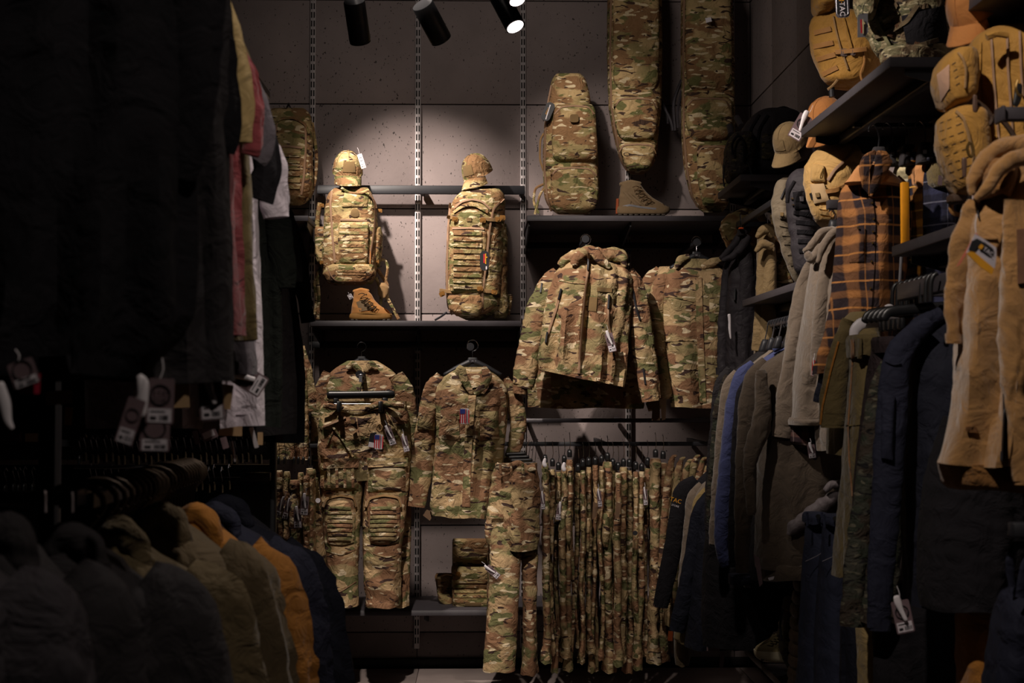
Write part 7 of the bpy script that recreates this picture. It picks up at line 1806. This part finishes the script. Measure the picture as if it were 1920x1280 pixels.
# ---- front rail with a row of wooden-looking hooks
t = thing('hanging_rail', 'grey square rail at the left edge carrying the lower coats', 'rail', base(60, 935, 2.2))
mk('bar', pbox(-120, 922, 136, 948, 2.2, 2.23, 0.003), GRY, t)
mk('end_bracket', pbox(128, 918, 146, 950, 2.18, 2.26, 0.003), GRY, t)
a = P(140, 938, 2.24); b = P(352, 880, 3.55)
mk('long_bar', Ms(*(lambda v: (v, [(0, 1, 2, 3), (4, 7, 6, 5), (0, 4, 5, 1), (1, 5, 6, 2), (2, 6, 7, 3), (3, 7, 4, 0)]))(np.array([a + [0, 0, -.012], a + [.03, 0, -.012], a + [.03, 0, .012], a + [0, 0, .012], b + [0, 0, -.012], b + [.03, 0, -.012], b + [.03, 0, .012], b + [0, 0, .012]]))), GRY, t)
h0 = None
BRH = plain('bronze_hook', (62, 50, 38), 0.5, 0.5)
for i in range(24):
    f = i / 23
    p = a * (1 - f ** 0.8) + b * f ** 0.8
    if h0 is None:
        h0 = thing('hanger_hook', 'bronze hanger hook on the front left rail', 'hanger', p, 'hooks on the front left rail'); p0 = p
        s = Ms()
        mk('hook', tube([p + [0.045 * math.sin(q), 0.003 * q, 0.03 * math.cos(q) - 0.005] for q in np.linspace(-2.0, 2.2, 10)], 0.005, 8), BRH, h0)
        mk('stem', tube([p + [0.035, 0.01, -0.025], p + [0.012, 0.01, -0.05], p + [0.01, 0.01, -0.11]], 0.004, 6), BRH, h0)
    else: clone(h0, p - p0)
for i, (x0, y0, x1, y1) in enumerate(((77, 920, 83, 950), (128, 922, 134, 950))):
    o = mk('hanger_hook', ptube([(x0, y0 + 14), (x0 + 1, y0), (x0 + 5, y0 - 3), (x0 + 6, y0 + 8), (x0 + 6, y1 + 10)], 2.17, 0.004), CHR); tag(o, ('wire hook over the grey rail near the left edge', 'wire hook at the right end of the grey rail')[i], 'hanger')

# ---- lower coats
def coat(label, neck, sh, Y, mat, slope=1.0, colh=26, smat=None, hood=True, b=0.13, wid=None, fr=0.006):
    """coat on a hanger facing the camera: neck point, right shoulder point, depth"""
    nx, ny = neck; sx, sy = sh
    W = sx - nx; px = F / Y
    L = 0.78 * px
    rows = [(ny, nx - 0.2 * W, nx + 0.2 * W), (ny + (sy - ny) * .3, nx - .5 * W, nx + .5 * W), (ny + (sy - ny) * .62, nx - .78 * W, nx + .78 * W), (sy, nx - .95 * W, nx + .95 * W), (sy + .1 * px, nx - W, nx + W), (sy + .3 * px, nx - W * 1.0, nx + W * 1.0), (ny + L, nx - W, nx + W)]
    sl = []
    for s_ in (1, -1):
        sl.append([(nx + s_ * W * .62, ny + (sy - ny) * .62 + .03 * px, .13 * px), (nx + s_ * W * .92, sy + .03 * px, .17 * px), (nx + s_ * W * 1.10, sy + .16 * px, .165 * px), (nx + s_ * W * 1.24, sy + .36 * px, .15 * px), (nx + s_ * W * 1.32, sy + .55 * px, .125 * px), (nx + s_ * W * 1.34, sy + .64 * px, .1 * px)])
    t, out = garment('work_jacket', label, 'jacket', rows, Y, mat, b, sl, 0.020, fr * 1.8, group='coats on the lower left rail', smat=smat, top=0.5, flat=0.6)
    r_ = .036 * px
    mk('collar', limb([(nx - .24 * W, ny + r_ * 1.1, r_ * .9), (nx - .16 * W, ny, r_ * 1.3), (nx + .02 * W, ny - r_ * .5, r_ * 1.4), (nx + .2 * W, ny + r_ * .1, r_ * 1.4), (nx + .3 * W, ny + r_ * 1.3, r_)], Y - 0.05, 0.9, 22, 30, fr=0.006, cap='round'), mat, t)
    return t, out
coat('navy black coat farthest on the lower left rail, its sleeve beside the camouflage', (420, 952), (575, 1060), 4.0, NVD)
coat('navy coat behind the mustard one on the lower left rail', (400, 968), (540, 1050), 3.5, NAV)
coat('mustard canvas coat on the lower left rail', (365, 975), (500, 1062), 3.1, MUS)
coat('olive brown coat in front of the mustard one', (300, 975), (456, 1062), 2.75, OLV)
coat('khaki olive jacket nearer than the olive brown coat', (222, 1012), (392, 1108), 2.45, cloth('khaki_olive', (94, 80, 55), 0.08, 0.85))
coat('charcoal coat with stand collar in the middle of the lower left row', (130, 1020), (320, 1122), 2.15, CHA)
coat('charcoal coat second from the left edge', (10, 1012), (150, 1110), 1.9, CHA)
coat('dark grey coat cut by the left edge', (-110, 1030), (44, 1120), 1.7, cloth('dark_grey_cloth', (64, 60, 64), 0.08, 0.85))
